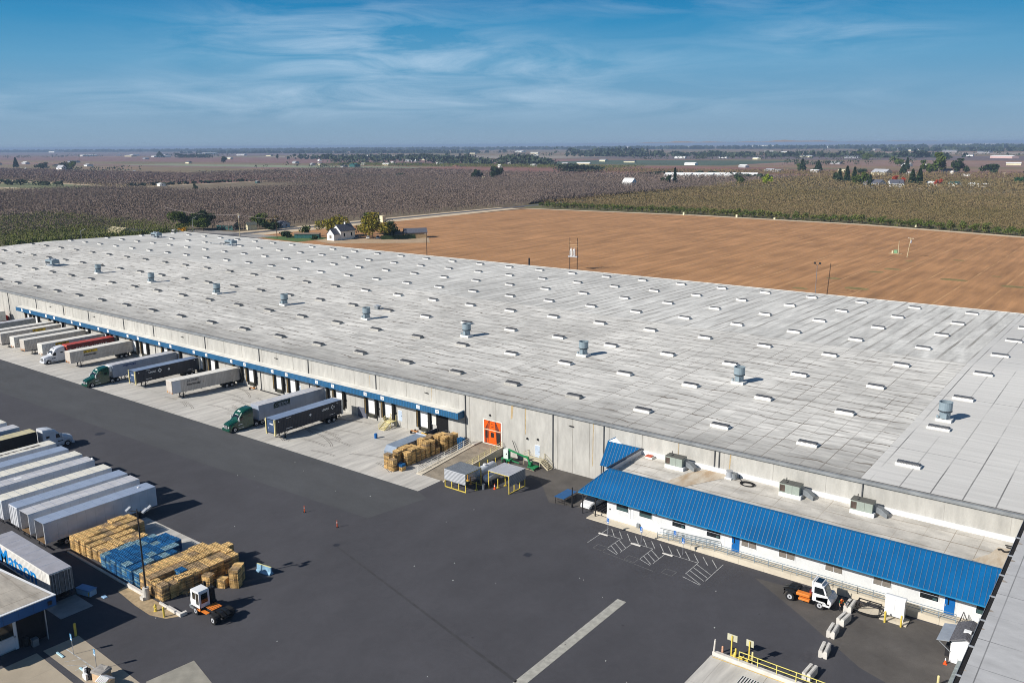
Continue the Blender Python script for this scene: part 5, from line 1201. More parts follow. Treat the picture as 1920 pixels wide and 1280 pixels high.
# disabled parking signs
blue_sign = mat('sign_blue', lin(10, 100, 180), 0.4, 0.08, 2)
def psign(x, y, h, label, z=0.0, m=None):
    t = thing('parking_sign', label, 'sign', (x, y, z), group='blue disabled parking signs')
    b = MB(); b.cyl((0, 0, 0), (0, 0, h), 0.035, 8); b.build('post', galv, t)
    b = MB(); b.box(-0.19, 0.19, -0.06, -0.04, h - 0.75, h); p = b.build('sign_plate', m or blue_sign, t)
    b = MB(); w = inkw      # wheelchair symbol
    b.cyl((0.0, -0.066, h - 0.14), (0.0, -0.062, h - 0.14), 0.035, 8); b.box(-0.02, 0.02, -0.066, -0.062, h - 0.33, h - 0.18); b.box(-0.02, 0.10, -0.066, -0.062, h - 0.35, h - 0.31); b.bar((0.09, -0.064, h - 0.33), (0.13, -0.064, h - 0.44), 0.03, 0.004)
    pts = [(0.11 * math.cos(a) - 0.0, -0.064, h - 0.37 + 0.11 * math.sin(a)) for a in np.linspace(2.4, 5.9, 10)]
    for p1, p2 in zip(pts[:-1], pts[1:]): b.bar(p1, p2, 0.028, 0.004)
    b.box(-0.14, 0.14, -0.066, -0.062, h - 0.68, h - 0.55); b.build('symbol', w, p)
    return t
psign(-57.2, -15.9, 2.4, 'blue disabled parking sign furthest left along the office front')
psign(-52.1, -15.6, 2.4, 'blue disabled parking sign second from the left along the office front')
psign(-46.0, -15.3, 2.4, 'blue disabled parking sign on the right, in front of the ramp railing')
psign(-48.4, -12.9, 1.5, 'short blue sign on the ramp railing just left of the right parking sign', 0.35)
pale_sign = mat('sign_sky_blue', lin(96, 160, 205), 0.4, 0.3, 6)
psign(-87.8, -75.3, 2.45, 'pale blue parking sign nearer the small building, in the bottom left lot', m=pale_sign)
psign(-83.0, -75.2, 2.45, 'pale blue parking sign nearest the bottom edge, in the bottom left lot', m=pale_sign)
# wheel stops
def wstop(x, y, label, m=concw, a=0.0):
    b = MB(); b.prism([(-0.13, 0), (0.13, 0), (0.10, 0.12), (-0.10, 0.12)], -0.75, 0.75)
    o = b.build('wheel_stop', m, loc=(x, y, 0.006), bevel=0.02); o.rotation_euler = (0, 0, a); tag(o, label, 'wheel stop', 'wheel stops')
wstop(-57.6, -16.45, 'white wheel stop of the left office parking bay'); wstop(-52.4, -16.5, 'white wheel stop of the middle office parking bay'); wstop(-47.6, -16.5, 'white wheel stop of the right office parking bay')
pb = mat('stop_pale_blue', lin(170, 205, 216), 0.7, 0.15, 1.5)
wstop(-88.8, -76.25, 'pale blue wheel stop nearer the small building', pb); wstop(-84.0, -76.1, 'pale blue wheel stop nearer the wrapped crates', pb)
# traffic cones / channel posts
def delin(x, y, label, h=1.05):
    t = thing('channel_post', label, 'traffic post', (x, y, 0), group='orange traffic posts on the open asphalt')
    b = MB(); b.cone((0, 0, 0), (0, 0, 0.07), 0.22, 0.18, 8); b.build('base', black, t)
    b = MB(); b.cone((0, 0, 0.07), (0, 0, h), 0.07, 0.045, 10); b.build('tube', orangec, t)
    b = MB(); b.cyl((0, 0, h - 0.38), (0, 0, h - 0.25), 0.064, 10); b.build('band', white, t)
delin(-97.05, -36.7, 'orange traffic post further from the camera on the open asphalt'); delin(-89.2, -37.2, 'orange traffic post nearer the camera on the open asphalt')
t = thing('traffic_cone', 'small orange cone with a white top beside the shed', 'cone', (-13.1, -21.0, 0))
b = MB(); b.box(-0.19, 0.19, -0.19, 0.19, 0, 0.03); b.cone((0, 0, 0.03), (0, 0, 0.45), 0.14, 0.07, 12); b.build('cone_body', orangec, t); b = MB(); b.cone((0, 0, 0.45), (0, 0, 0.7), 0.07, 0.03, 12); b.build('collar', white, t)
delin_cone = thing('traffic_cone', 'orange and white cone beside the right tank shelter post', 'cone', (-79.9, -12.9, 0))
b = MB(); b.cone((0, 0, 0.03), (0, 0, 0.9), 0.16, 0.04, 12); b.box(-0.2, 0.2, -0.2, 0.2, 0, 0.03); b.build('cone_body', orangec, delin_cone); b = MB(); b.cone((0, 0, 0.45), (0, 0, 0.65), 0.112, 0.085, 12); b.build('collar', white, delin_cone)
# blue drum, blue crate, sheet
b = MB(); b.cyl((0, 0, 0), (0, 0, 0.9), 0.3, 14); b.cyl((0, 0, 0.3), (0, 0, 0.33), 0.32, 14); b.cyl((0, 0, 0.6), (0, 0, 0.63), 0.32, 14); tag(b.build('drum', bluedoor, loc=(-112.8, -7.3, 0)), 'blue drum standing alone on the concrete apron', 'drum')
t = thing('storage_box', 'pale blue long box on the shaded ground beside the large lettered container', 'box', (-99.4, -68.1, 0), 0.25)
b = MB(); b.box(-1.15, 1.15, -0.5, 0.5, 0, 0.75); b.build('box', mat('crate_blue', lin(150, 185, 210), 0.6, 0.15, 1), t, bevel=0.04); b = MB(); b.box(-1.2, 1.2, -0.55, 0.55, 0.75, 0.83); b.build('lid', mat('crate_lid', lin(110, 150, 190), 0.6, 0.15, 1), t); b = MB(); b.box(0.85, 1.0, -0.52, -0.5, 0.1, 0.6); b.build('yellow_patch', yellow, t)
b = MB(); b.box(-0.4, 0.4, -0.25, 0.25, 0, 0.06); b.box(-0.35, 0.35, -0.2, 0.2, 0.06, 0.1); tag(b.build('ground_plate', mat('plate_blue', lin(150, 185, 215), 0.6, 0.3, 5), loc=(-96.9, -67.2, 0)), 'small flat pale blue plate lying beside the long box', 'plate')
# ramp beside the pallets
rm = thing('loading_ramp', 'concrete truck ramp climbing to the orange roll door', 'ramp', (0, 0, 0))
b = MB(); b.prism([(-15.4, 0.0), (-0.02, 0.0), (-0.02, 1.28), (-1.8, 1.28)], -93.2, -88.5)
b.build('ramp_surface', mat('ramp_conc', lin(140, 130, 114), 0.9, 0.25, 0.8, world=True), rm)
b = MB(); b.prism([(-15.6, 0.0), (-0.02, 0.0), (-0.02, 1.42), (-1.8, 1.42), (-15.6, 0.12)], -94.4, -93.2); b.prism([(-15.6, 0.0), (-0.02, 0.0), (-0.02, 1.42), (-1.8, 1.42), (-15.6, 0.12)], -88.5, -88.25); b.build('ramp_kerb', walk_m, rm)
b = MB(); b.box(-94.4, -93.15, -2.2, -0.05, 1.42, 1.5); b.build('landing', conc, rm)
railing('ramp_railing', 'white railing on the pallet side of the truck ramp', [(-94.3, -15.4, 0.1), (-94.3, -2.0, 1.42)], 1.05, offwhite, 1.65, (1.0, 0.66, 0.33), 0.06)
railing('ramp_railing', 'cream railing on the tank side of the truck ramp', [(-88.35, -14.6, 0.15), (-88.35, -0.3, 1.42)], 1.05, paleyel, 1.65, (1.0, 0.66, 0.33), 0.06)
# stairs: dock stair on the left of the bay, platform stair by the wall
def stairs(label, loc, dirx, m, plat=(1.6, 1.5), top=1.25, n=6, rot=0.0, run=0.28):
    t = thing('steel_stairs', label, 'stairs', loc, rot)
    b = MB()
    for i in range(n): b.box(dirx * (plat[0] / 2 + i * run) if dirx > 0 else -(plat[0] / 2 + (i + 1) * run), (plat[0] / 2 + (i + 1) * run) if dirx > 0 else -(plat[0] / 2 + i * run), -plat[1] + 0.1, -0.1, top - (i + 1) * top / n - 0.0, top - (i + 1) * top / n + 0.05)
    b.build('treads', m, t)
    b = MB()
    for y in (-plat[1] + .05, -0.05):
        b.bar((dirx * plat[0] / 2, y, top - 0.05), (dirx * (plat[0] / 2 + n * run), y, 0.02), 0.05, 0.22)
    b.build('stringer', m, t)
    b = MB(); b.box(-plat[0] / 2, plat[0] / 2, -plat[1], 0, top - 0.12, top); 
    b.build('platform', m, t)
    for sx in (-1, 1):
        for y in (-plat[1] + .05, -0.08):
            b = MB(); b.bar((sx * (plat[0] / 2 - .05), y, 0), (sx * (plat[0] / 2 - .05), y, top + 1.05), 0.07); b.build('post', m, t)
    b = MB()
    for r in (0.5, 1.0):
        b.bar((-plat[0] / 2, -plat[1] + .05, top + r), (plat[0] / 2, -plat[1] + .05, top + r), 0.05); b.bar((-dirx * plat[0] / 2, -plat[1] + .05, top + r), (-dirx * plat[0] / 2, -.05, top + r), 0.05)
        for y in (-plat[1] + .05, -0.05): b.bar((dirx * plat[0] / 2, y, top + r), (dirx * (plat[0] / 2 + n * run), y, r), 0.05)
    for y in (-plat[1] + .05, -0.05): b.bar((dirx * (plat[0] / 2 + n * run), y, 0), (dirx * (plat[0] / 2 + n * run), y, 1.0), 0.05)
    b.build('handrail', m, t)
    return t
stairs('cream steel stairs and platform below the small grey door by the wall', (-81.0, -0.1, 0), 1, mat('stair_cream', lin(196, 186, 158), 0.6, 0.2, 2), (3.4, 1.5), 1.22, 6)
stairs('cream stairs climbing to the dock door left of the open bay', (-113.7, -0.15, 0), 1, paleyel, (1.6, 1.6), 1.25, 6, -PI / 2 + 0.0)
S.objects['steel_stairs.001'].location = (-114.5, -1.0, 0) 
# two open shelters with yellow frames over the gas tanks
corr = mat('corrugated_grey', lin(168, 174, 180), 0.4, 0.12, 1.0, metal=0.3); corrd = mat('corrugated_white', lin(206, 208, 212), 0.4, 0.1, 1.0, metal=0.2)
def shelter(label, x0, x1, y0, y1, zt, side):
    t = thing('tank_shelter', label, 'shelter', (0, 0, 0), group='tank shelters')
    b = MB(); b.box(x0, x1, y0, y1, zt, zt + 0.05); b.k = 1
    for x in np.arange(x0, x1, 0.22): b.box(x, x + 0.07, y0, y1, zt + 0.05, zt + 0.08)
    b.build('roof', [corr if side == 'front' else corrd, corrd if side != 'front' else steel], t)
    b = MB()
    if side == 'front':
        b.box(x0, x1, y0 - 0.03, y0, zt - 1.75, zt + 0.03); b.k = 1
        for k in range(8): b.box(x0, x1, y0 - 0.05, y0 - 0.03, zt - 1.7 + k * 0.22, zt - 1.62 + k * 0.22)
        b.build('side_panel', [corrd, steel], t)
    else:
        b.box(x1, x1 + 0.03, y0, y1, zt - 1.75, zt + 0.03); b.k = 1
        for k in range(8): b.box(x1 + 0.03, x1 + 0.05, y0, y1, zt - 1.7 + k * 0.22, zt - 1.62 + k * 0.22)
        b.build('side_panel', [steel, corr], t)
    for x in (x0 + .06, x1 - .06):
        for y in (y0 + .08, y1 - .06):
            b = MB(); b.boxc(x, y, 0, 0.12, 0.12, zt); b.build('post', yellow, t)
    b = MB()
    for y in (y0 + .08, y1 - .06): b.bar((x0 + .1, y, zt - 0.06), (x1 - .1, y, zt - 0.06), 0.1)
    for x in (x0 + .06, x1 - .06): b.bar((x, y0 + .1, zt - 0.06), (x, y1 - .1, zt - 0.06), 0.1)
    if side == 'front':
        b.bar((x0 + .1, y0 + .08, 0.07), (x1 - .1, y0 + .08, 0.07), 0.12)
        for k in (1, 2): b.boxc(x0 + (x1 - x0) * k / 3, y0 + .08, 0.1, 0.12, 0.12, zt - 0.2)
        b.bar((x0 + .06, y1 - .06, 0.07), (x1 - .06, y1 - .06, 0.07), 0.08)
    else:
        b.bar((x1 - .06, y0 + .1, 0.07), (x1 - .06, y1 - .1, 0.07), 0.12)
        for k in (1, 2): b.boxc(x1 - .06, y0 + (y1 - y0) * k / 3, 0.1, 0.12, 0.12, zt - 0.2)
    b.build('frame', yellow, t)
shelter('left tank shelter with a grey roof and ribbed white panel on its front', -86.9, -82.5, -16.9, -13.0, 3.0, 'front')
shelter('right tank shelter with a white ribbed roof and grey panel on its right side', -80.9, -76.7, -13.3, -9.1, 3.0, 'right')
tank_m = mat('tank_white', lin(206, 212, 218), 0.35, 0.1, 0.8)
def tank(label, x, y0, y1, r, z):
    t = thing('gas_tank', label, 'gas tank', (x, 0, 0), group='horizontal gas tanks')
    b = MB(); rings = []
    for (yy, k) in ((y0 - r * .55, 0.05), (y0 - r * .5, 0.4), (y0 - r * .3, 0.78), (y0, 1), (y1, 1), (y1 + r * .3, 0.78), (y1 + r * .5, 0.4), (y1 + r * .55, 0.05)):
        rings.append([(r * k * math.cos(a), yy, z + r * k * math.sin(a)) for a in np.linspace(0, 2 * PI, 18, endpoint=False)])
    b.loft(rings); b.build('shell', tank_m, t, smooth=True)
    b = MB()
    for yy in (y0 + .8, y1 - .8): b.boxc(0, yy, 0, 1.0, 0.25, z - r * 0.6)
    b.build('saddle', steel, t)
    b = MB(); b.cyl((0, (y0 + y1) / 2, z + r - .05), (0, (y0 + y1) / 2, z + r + 0.2), 0.28, 10); b.build('valve_dome', white, t)
tank('larger white gas tank, nearer the ramp, between the two shelters', -84.4, -12.2, -7.6, 0.72, 1.35); tank('smaller white gas tank, nearer the right shelter', -81.9, -12.6, -9.4, 0.62, 1.15)
for i, (x, y, h, lab) in enumerate(((-87.2, -7.9, 1.25, 'left yellow post behind the larger gas tank'), (-86.6, -6.4, 1.4, 'second yellow post behind the larger gas tank'), (-85.9, -5.2, 1.5, 'third yellow post behind the larger gas tank'), (-83.3, -5.0, 1.2, 'yellow post half hidden behind the right shelter roof'), (-82.0, -14.9, 1.35, 'yellow base plate post between the two shelters at the front'), (-84.3, -13.6, 1.2, 'orange yellow post inside the left shelter, on the right'), (-85.7, -12.7, 1.0, 'orange yellow post inside the left shelter, further left'), (-79.8, -12.2, 1.5, 'yellow base plate post just inside the right shelter'), (-79.4, -10.8, 1.6, 'yellow base plate post further back in the right shelter'))):
    bollard(x, y, h, lab, mat('post_ochre', lin(206, 152, 70), 0.6, 0.15, 2) if i in (5, 6) else yellow, 0.08, 'posts guarding the gas tanks', base=True)
b = MB(); b.cyl((0, 0, 0), (0, 0, 0.85), 0.27, 14); b.cyl((0, 0, .85), (0, 0, .88), 0.29, 14); tag(b.build('steel_can', steel, loc=(-81.3, -14.0, 0)), 'round grey can at the front between the tank shelters', 'can')
# green boom lift
t = thing('boom_lift', 'green and white towable boom lift folded beside the ramp wall', 'boom lift', (-85.6, -2.4, 0), 0.0)
b = MB(); b.box(-0.9, 0.9, -0.5, 0.5, 0.45, 0.75); b.bar((0.9, 0, 0.5), (2.6, 0, 0.4), 0.14); b.bar((-0.5, -1.1, 0.3), (0.7, 1.1, 0.5), 0.12); b.bar((-0.5, 1.1, 0.3), (0.7, -1.1, 0.5), 0.12); b.build('chassis', liftgreen, t)
for s in (-1, 1):
    b = MB(); b.cyl((-0.2, s * 0.55, 0.35), (-0.2, s * 0.8, 0.35), 0.35, 14); b.build('wheel', tyre_m, t)
b = MB(); b.box(-0.5, 0.45, -0.4, 0.4, 0.75, 2.35); b.k = 1; b.box(0.05, 0.25, -0.42, -0.4, 1.5, 1.75); b.build('mast_box', [mat('lift_white', lin(210, 222, 214), 0.5, 0.1, 1), dark], t)
b = MB(); b.bar((0.4, 0, 0.8), (0.5, 0, 2.3), 0.28); b.bar((0.3, 0, 2.35), (1.7, 0, 2.15), 0.26); b.bar((1.7, 0, 2.15), (3.6, 0.1, 1.8), 0.22); b.bar((3.6, 0.1, 1.8), (4.4, 0.2, 1.75), 0.3); b.bar((4.2, 0.2, 1.75), (4.9, 0.2, 0.5), 0.26); b.build('boom', liftgreen, t)
b = MB(); b.box(4.6, 6.2, -0.5, 0.9, 0.3, 0.42); b.bar((5.2, -0.5, 0.4), (6.3, -0.9, 0.25), 0.12); b.bar((4.7, -0.2, 0.5), (5.0, -0.5, 0.9), 0.15); b.box(4.5, 5.0, 0.0, 0.6, 0.42, 1.0); b.build('basket', liftgreen, t)
b = MB()
for k in range(5): b.bar((-0.6 + k * 1.15, -1.0 + 0.12 * (k % 2), 0.06), (0.5 + k * 1.1, -0.9, 0.08), 0.1)
tag(b.build('scrap_lumber', mat('old_timber', lin(150, 138, 118), 0.9, 0.3, 2), loc=(-84.2, -2.2, 0)), 'loose boards and pipes on the ground under the platform stairs', 'scrap')
b = MB(); b.cyl((-86.0, -0.35, 3.2), (-84.6, -0.6, 0.5), 0.06, 6); tag(b.build('downpipe', dark), 'slanting dark pipe leaning from the wall beside the ramp top', 'pipe')
# dumpster compactor and dark trailer beside the pallets
t = thing('trash_compactor', 'grey closed compactor container angled beside the dock pallets', 'compactor', (-102.4, -9.4, 0), 0.0)
b = MB(); b.prism([(-4.4, 0.5), (-4.6, 1.6), (-3.9, 2.45), (3.4, 2.45), (3.4, 0.5)], -1.25, 1.25); b.k = 1
for y in np.arange(-3.4, 3.4, 0.8): b.box(1.25, 1.29, y, y + 0.08, 0.6, 2.4)
b.k = 2; b.box(-1.0, 0.9, -4.62, -4.45, 0.2, 0.7); b.build('body', [mat('compactor_grey', lin(128, 142, 158), 0.45, 0.12, 0.8), mat('compactor_rib', lin(112, 126, 142), 0.5, 0.1, 1), dark], t)
b = MB(); b.box(-1.3, 1.3, 3.4, 3.7, 0.3, 2.6); b.build('end_frame', corrd, t)
b = MB()
for s in (-1, 1):
    for y in (-3.5, 3.0): b.cyl((s * 1.0 - 0.1, y, 0.2), (s * 1.0 + 0.1, y, 0.2), 0.2, 10)
b.box(-1.1, -0.9, -4.2, 3.5, 0.25, 0.5); b.box(0.9, 1.1, -4.2, 3.5, 0.25, 0.5); b.build('skid', dark, t)
t = thing('dock_compactor', 'dark hopper with a yellow plate reaching into the open dock bay', 'hopper', (-102.5, -3.0, 0))
b = MB(); b.box(-1.25, 1.25, -2.2, 2.9, 0.3, 1.3); b.k = 1; b.box(1.25, 1.32, -2.2, 2.7, 0.3, 2.1); b.box(-1.32, -1.25, -2.2, 2.7, 0.3, 1.9); b.build('hopper', [dark, mat('hopper_side', lin(96, 100, 110), 0.6, 0.1, 1)], t)
b = MB(); b.face([(-1.2, -2.1, 2.0), (1.2, -2.1, 1.6), (1.2, -1.4, 1.9), (-1.2, -1.4, 2.25)]); b.box(-1.2, 1.2, -2.2, -2.1, 1.3, 1.75); b.build('yellow_plate', mat('plate_yellow', lin(224, 178, 60), 0.5, 0.2, 2), t)
b = MB(); b.box(-2.4, -1.6, -1.8, -1.1, 0, 0.9); b.cyl((-2.0, -0.6, .4), (-1.4, -0.6, .4), .4, 10); b.build('power_pack', steel, t)
# dollies and hose at the wall foot
for (x, y, lab) in ((-159.0, -1.1, 'small rusty dolly on the concrete by the wall left of the empty bays'), (-109.0, -1.0, 'small rusty dolly at the wall between the two empty right hand bays')):
    t = thing('dolly', lab, 'dolly', (x, y, 0))
    b = MB(); b.box(-0.8, 0.8, -0.12, 0.12, 0.35, 0.5); b.bar((-0.3, -0.5, 0.4), (-0.3, 0.5, 0.4), 0.1); b.bar((0.5, 0, 0.45), (1.1, 0.2, 0.9), 0.08); b.build('frame', rust, t)
    for s in (-1, 1):
        b = MB(); b.cyl((-0.3, s * 0.5, 0.3), (-0.3, s * 0.62, 0.3), 0.3, 12); b.build('wheel', tyre_m, t)
b = MB(); b.bar((-157, -0.5, 0.12), (-147.5, -0.5, 0.12), 0.18); tag(b.build('wall_bumper_rail', dark), 'dark low rail on the ground along the wall under the empty bays', 'rail')
b = MB(); b.box(-125.4, -122.9, -0.30, -0.02, 0.1, 2.0); tag(b.build('dark_panel', mat('panel_dark', lin(92, 96, 108), 0.7, 0.1, 1)), 'dark grey panel leaning on the dock wall beside the nearest navy trailer', 'panel')

# ================================================================== RIGHT FOREGROUND
t = thing('service_panel', 'tall white boxy service panel standing in front of the office walkway', 'service panel', (-19.6, -15.2, 0))
b = MB(); b.box(-1.05, 1.05, -0.35, 0.35, 0.55, 2.75); b.k = 1; b.box(-0.01, 0.01, -0.36, -0.35, 0.6, 2.7); b.k = 0; b.prism([(-0.38, 2.72), (0.38, 2.72), (0.38, 2.85), (0, 2.93), (-0.38, 2.85)], -1.1, 1.1)
b.build('cabinet', [white, galv], t)
b = MB()
for x in (-0.9, 0.9): b.box(x - 0.1, x + 0.1, -0.3, 0.3, 0.0, 0.55)
b.build('legs', white, t); b = MB(); b.box(-1.4, 1.5, -0.9, 0.9, 0, 0.12); b.build('plinth', walk_m, t)
b = MB(); b.box(-4.3, -1.5, -0.6, 1.1, 0, 0.1); b.build('slab', walk_m, t)
# hoses and frame left of the panel
t = thing('hose_rack', 'dark steel rack with drooping black hoses between the barrier block and the white panel', 'hose rack', (-22.4, -15.4, 0))
b = MB()
for (a, c) in (((-1.2, 0, 0), (-1.2, 0, 1.1)), ((1.2, 0, 0), (1.2, 0, 1.1)), ((-1.3, 0, 1.1), (1.3, 0, 1.1)), ((-1.2, 0.7, 0), (-1.2, 0.7, 1.1)), ((1.2, .7, 0), (1.2, .7, 1.1)), ((-1.3, .7, 1.1), (1.3, .7, 1.1)), ((-1.2, 0, 1.1), (-1.2, .7, 1.1)), ((0, 0, 1.1), (0.0, .7, 1.1)), ((-1.2, 0, 0.2), (0.2, 0.3, 1.0))): b.bar(a, c, 0.1)
b.build('rack', dark, t)
for k in range(7):
    b = MB(); prev = None
    for i in range(13):
        s = i / 12; x = -2.7 + 0.1 * k + s * (4.6 - 0.1 * k); z = 0.10 + 0.75 * (2 * s - 1) ** 4 + 0.02 * k; y = -0.55 - 0.11 * k + 0.6 * (2 * s - 1) ** 2 * (0.5 + 0.1 * k)
        if prev: b.bar(prev, (x, y, z), 0.05)
        prev = (x, y, z)
    b.build('hose', black, t)
b = MB()
for k in range(7): b.bar((-2.6 + 0.22 * k, -0.3 + 0.15 * (k % 2), 0.2 + .05 * (k % 3)), (-2.1 + 0.25 * k, 0.5 - 0.2 * (k % 2), 0.75), 0.07)
b.box(-2.5, -1.6, 0.1, 0.7, 0, 0.5); b.build('fittings', mat('fittings', lin(70, 62, 58), 0.7, 0.4, 3), t)
# shed with metal awning, service cabinet
t = thing('pump_shed', 'small grey shed with a shingle roof, sheet metal awning and white side wall', 'shed', (0, 0, 0))
b = MB(); b.prism([(-12.9, 0), (-10.3, 0), (-10.3, 2.6), (-11.6, 3.15), (-12.9, 2.6)], -20.3, -16.6, 'y'); b.build('wall', white, t)
sh = mat('shingle', lin(112, 112, 116), 0.8, 0.35, 5.0)
b = MB()
b.prism([(-13.0, 2.58), (-11.6, 3.2), (-11.6, 3.3), (-13.0, 2.68)], -20.7, -16.3, 'y'); b.prism([(-11.6, 3.2), (-10.2, 2.58), (-10.2, 2.68), (-11.6, 3.3)], -20.7, -16.3, 'y'); b.k = 1
for y in np.arange(-20.6, -16.3, 0.24): b.prism([(-13.0, 2.69), (-11.6, 3.31), (-11.6, 3.33), (-13.0, 2.71)], y, y + 0.08, 'y'); b.prism([(-11.6, 3.31), (-10.2, 2.69), (-10.2, 2.71), (-11.6, 3.33)], y, y + 0.08, 'y')
b.build('shingle_roof', [sh, mat('shingle_dark', lin(70, 70, 76), 0.8, 0.3, 5)], t)
b = MB(); b.prism([(-14.2, 2.3), (-13.0, 2.55), (-13.0, 2.62), (-14.2, 2.37)], -20.8, -16.9, 'y'); b.bar((-14.1, -20.6, 2.3), (-12.9, -20.5, 1.3), 0.06); b.bar((-14.1, -17.2, 2.3), (-12.9, -17.2, 1.3), 0.06); b.build('awning', corr, t)
b = MB(); b.box(-12.5, -12.1, -20.36, -20.3, 0.5, 0.95); b.box(-12.0, -11.3, -19.2, -18.7, 3.1, 3.35); b.build('vent_box', white, t)
b = MB()
for y in (-17.0, -20.2):
    b.bar((-11.0, y, 0.3), (-11.0, y, 3.7), 0.18); b.bar((-11.0, y, 3.7), (-9.5, y + .1, 3.9), 0.18)
b.bar((-10.6, -20.6, 0.3), (-10.6, -20.6, 3.4), 0.12); b.build('conduit', galv, t)
b = MB(); b.box(-13.5, -12.95, -19.4, -18.5, 0, 1.2); b.box(-13.3, -12.95, -18.4, -17.9, 0.4, 1.6); b.build('pump_gear', dark, t)
t = thing('metal_cabinet', 'weathered grey metal cabinet beside the wing wall at the bottom right', 'cabinet', (0, 0, 0))
b = MB(); b.box(-11.6, -9.8, -27.5, -23.2, 0, 2.0); b.build('cabinet', corrd, t); b = MB(); b.box(-11.7, -9.7, -27.6, -23.1, 2.0, 2.1); b.box(-11.7, -9.7, -24.7, -24.63, 2.1, 2.13); b.box(-11.7, -9.7, -26.0, -25.93, 2.1, 2.13); b.build('lid', mat('lid_grey_green', lin(150, 158, 156), 0.5, 0.2, 1), t)
# gate wall, railing, signs at the bottom
b = MB(); b.box(-33.1, -14, -34.15, -33.75, 0, 0.45); tag(b.build('retaining_wall', concw), 'low concrete wall carrying the yellow railing at the bottom edge', 'wall')
railing('yard_railing', 'white and yellow two bar railing on the low wall at the bottom edge', [(-30.2, -33.95, 0.45), (-14.2, -33.95, 0.45)], 1.0, mat('rail_pale_yellow', lin(226, 214, 120), 0.5, 0.12, 2), 2.05, (1.0, 0.5), 0.06)
b = MB(); b.cone((0, 0, 0), (0, 0, 1.7), 0.10, 0.10, 10); b.cone((0, 0, 1.7), (0, 0, 1.9), 0.07, 0.07, 8); tag(b.build('white_post', concw, loc=(-33.0, -34.0, 0)), 'leaning white capped post at the corner of the entrance slab', 'post')
S.objects['white_post'].rotation_euler = (0.0, 0.06, 0)
for (x, y, lab, w) in ((-31.3, -33.4, 'yellow post with a blank pale sign board, left one at the entrance slab', 0.55), (-29.4, -33.3, 'yellow post with a narrow blank sign board, right one at the entrance slab', 0.4)):
    t = thing('post_sign', lab, 'sign', (x, y, 0), group='yellow sign posts')
    b = MB(); b.bar((0, 0, 0), (0, 0, 2.6), 0.12); b.build('post', yellow, t); b = MB(); b.box(-w, w, 0.08, 0.11, 1.95, 2.7); b.build('sign_board', mat('sign_back', lin(190, 188, 164), 0.5, 0.1, 2), t)
for (x, y, h, lab, m) in ((-32.2, -33.6, 1.1, 'short pinkish post left of the yellow sign posts', mat('post_pink', lin(210, 160, 130), 0.7, 0.3, 3)), (-30.8, -33.45, 1.3, 'short thick yellow post between the two yellow sign posts', yellow), (-29.1, -33.1, 1.35, 'short pale post just right of the yellow sign posts', paleyel)):
    bollard(x, y, h, lab, m, 0.1)
t = thing('valve_assembly', 'cluster of yellow pipes and valves at the foot of the yellow sign posts', 'valves', (-30.4, -33.4, 0))
b = MB(); b.bar((-0.9, 0, 0.35), (1.0, 0.1, 0.35), 0.14); b.bar((-0.6, -0.2, 0), (-0.6, 0.2, 0.7), 0.12); b.bar((0.1, 0.1, 0), (0.5, -0.1, 0.8), 0.12); b.bar((0.8, -0.3, 0.2), (1.2, 0.3, 0.6), 0.12); b.build('pipes', yellow, t)
b = MB()
for x in (-0.3, 0.5, 1.1): b.cyl((x, 0, 0.45), (x, 0, 0.6), 0.16, 10)
b.box(-1.1, 1.3, -0.3, 0.4, 0, 0.06); b.build('valve_wheels', dark, t)
t = thing('ribbed_trailer', 'white ribbed box top just entering the bottom edge on the entrance slab', 'box', (-26.9, -39.7, 0), 0.0)
b = MB(); b.box(-1.4, 1.6, -2.2, 2.0, 0.3, 1.5); b.k = 1
for k in range(11): b.box(-1.3 + k * 0.26, -1.22 + k * 0.26, -2.1, 1.9, 1.5, 1.53)
b.build('box', [offwhite, dark], t); b = MB(); b.box(-1.45, 1.65, -2.25, -2.2, 0.2, 1.55); b.build('end', steel, t)
# carport under the hip end: pickup, blue table roof
def car(label, loc, rz, m, L=4.7, wd=1.8, h=1.5, kind='sedan', cat='car', group=None):
    t = thing('parked_car' if kind != 'pickup' else 'pickup_truck', label, cat, loc, rz, group)
    hw = wd / 2
    def rg(y, w, z0, z1, r=0.15): return [(-w, y, z0), (-w, y, z1 - r), (-w + r, y, z1), (w - r, y, z1), (w, y, z1 - r), (w, y, z0)]
    b = MB(); b.loft([rg(0, hw * .82, 0.3, 0.7), rg(0.3, hw * .95, 0.25, 0.85), rg(1.3, hw, 0.25, 0.98), rg(L - 0.9, hw, 0.25, 1.0), rg(L - 0.15, hw * .95, 0.28, 0.98), rg(L, hw * .85, 0.35, 0.85)]); b.build('body', m, t)
    e = L * 0.78 if kind in ('sedan',) else (L * 0.62 if kind == 'pickup' else L * 0.97)
    b = MB(); b.loft([rg(1.25, hw * .86, 0.9, 1.0, 0.04), rg(1.95, hw * .78, 0.9, h, 0.12), rg(e - 0.45, hw * .78, 0.9, h, 0.12), rg(e, hw * .86, 0.9, 1.02, 0.04)]); b.build('windows', glass, t)
    b = MB(); b.loft([rg(1.93, hw * .79, h - 0.06, h + 0.01, 0.04), rg(e - 0.44, hw * .79, h - 0.06, h + 0.01, 0.04)]); b.build('roof', m, t)
    for y in (0.85, L - 0.95):
        for s in (-1, 1): wheel_pair(t, s * (hw - 0.1), y, 0.33, 0.22, side=s)
    b = MB(); b.box(-hw * .7, -hw * .4, -0.02, 0.04, 0.55, 0.68); b.box(hw * .4, hw * .7, -0.02, 0.04, 0.55, 0.68); b.build('headlight', hub_m, t)
    return t
car('white pickup truck parked under the dark porch at the left end of the office', (-64.2, -11.0, 0), 0.0, white, 5.4, 1.9, 1.75, 'pickup', 'pickup')
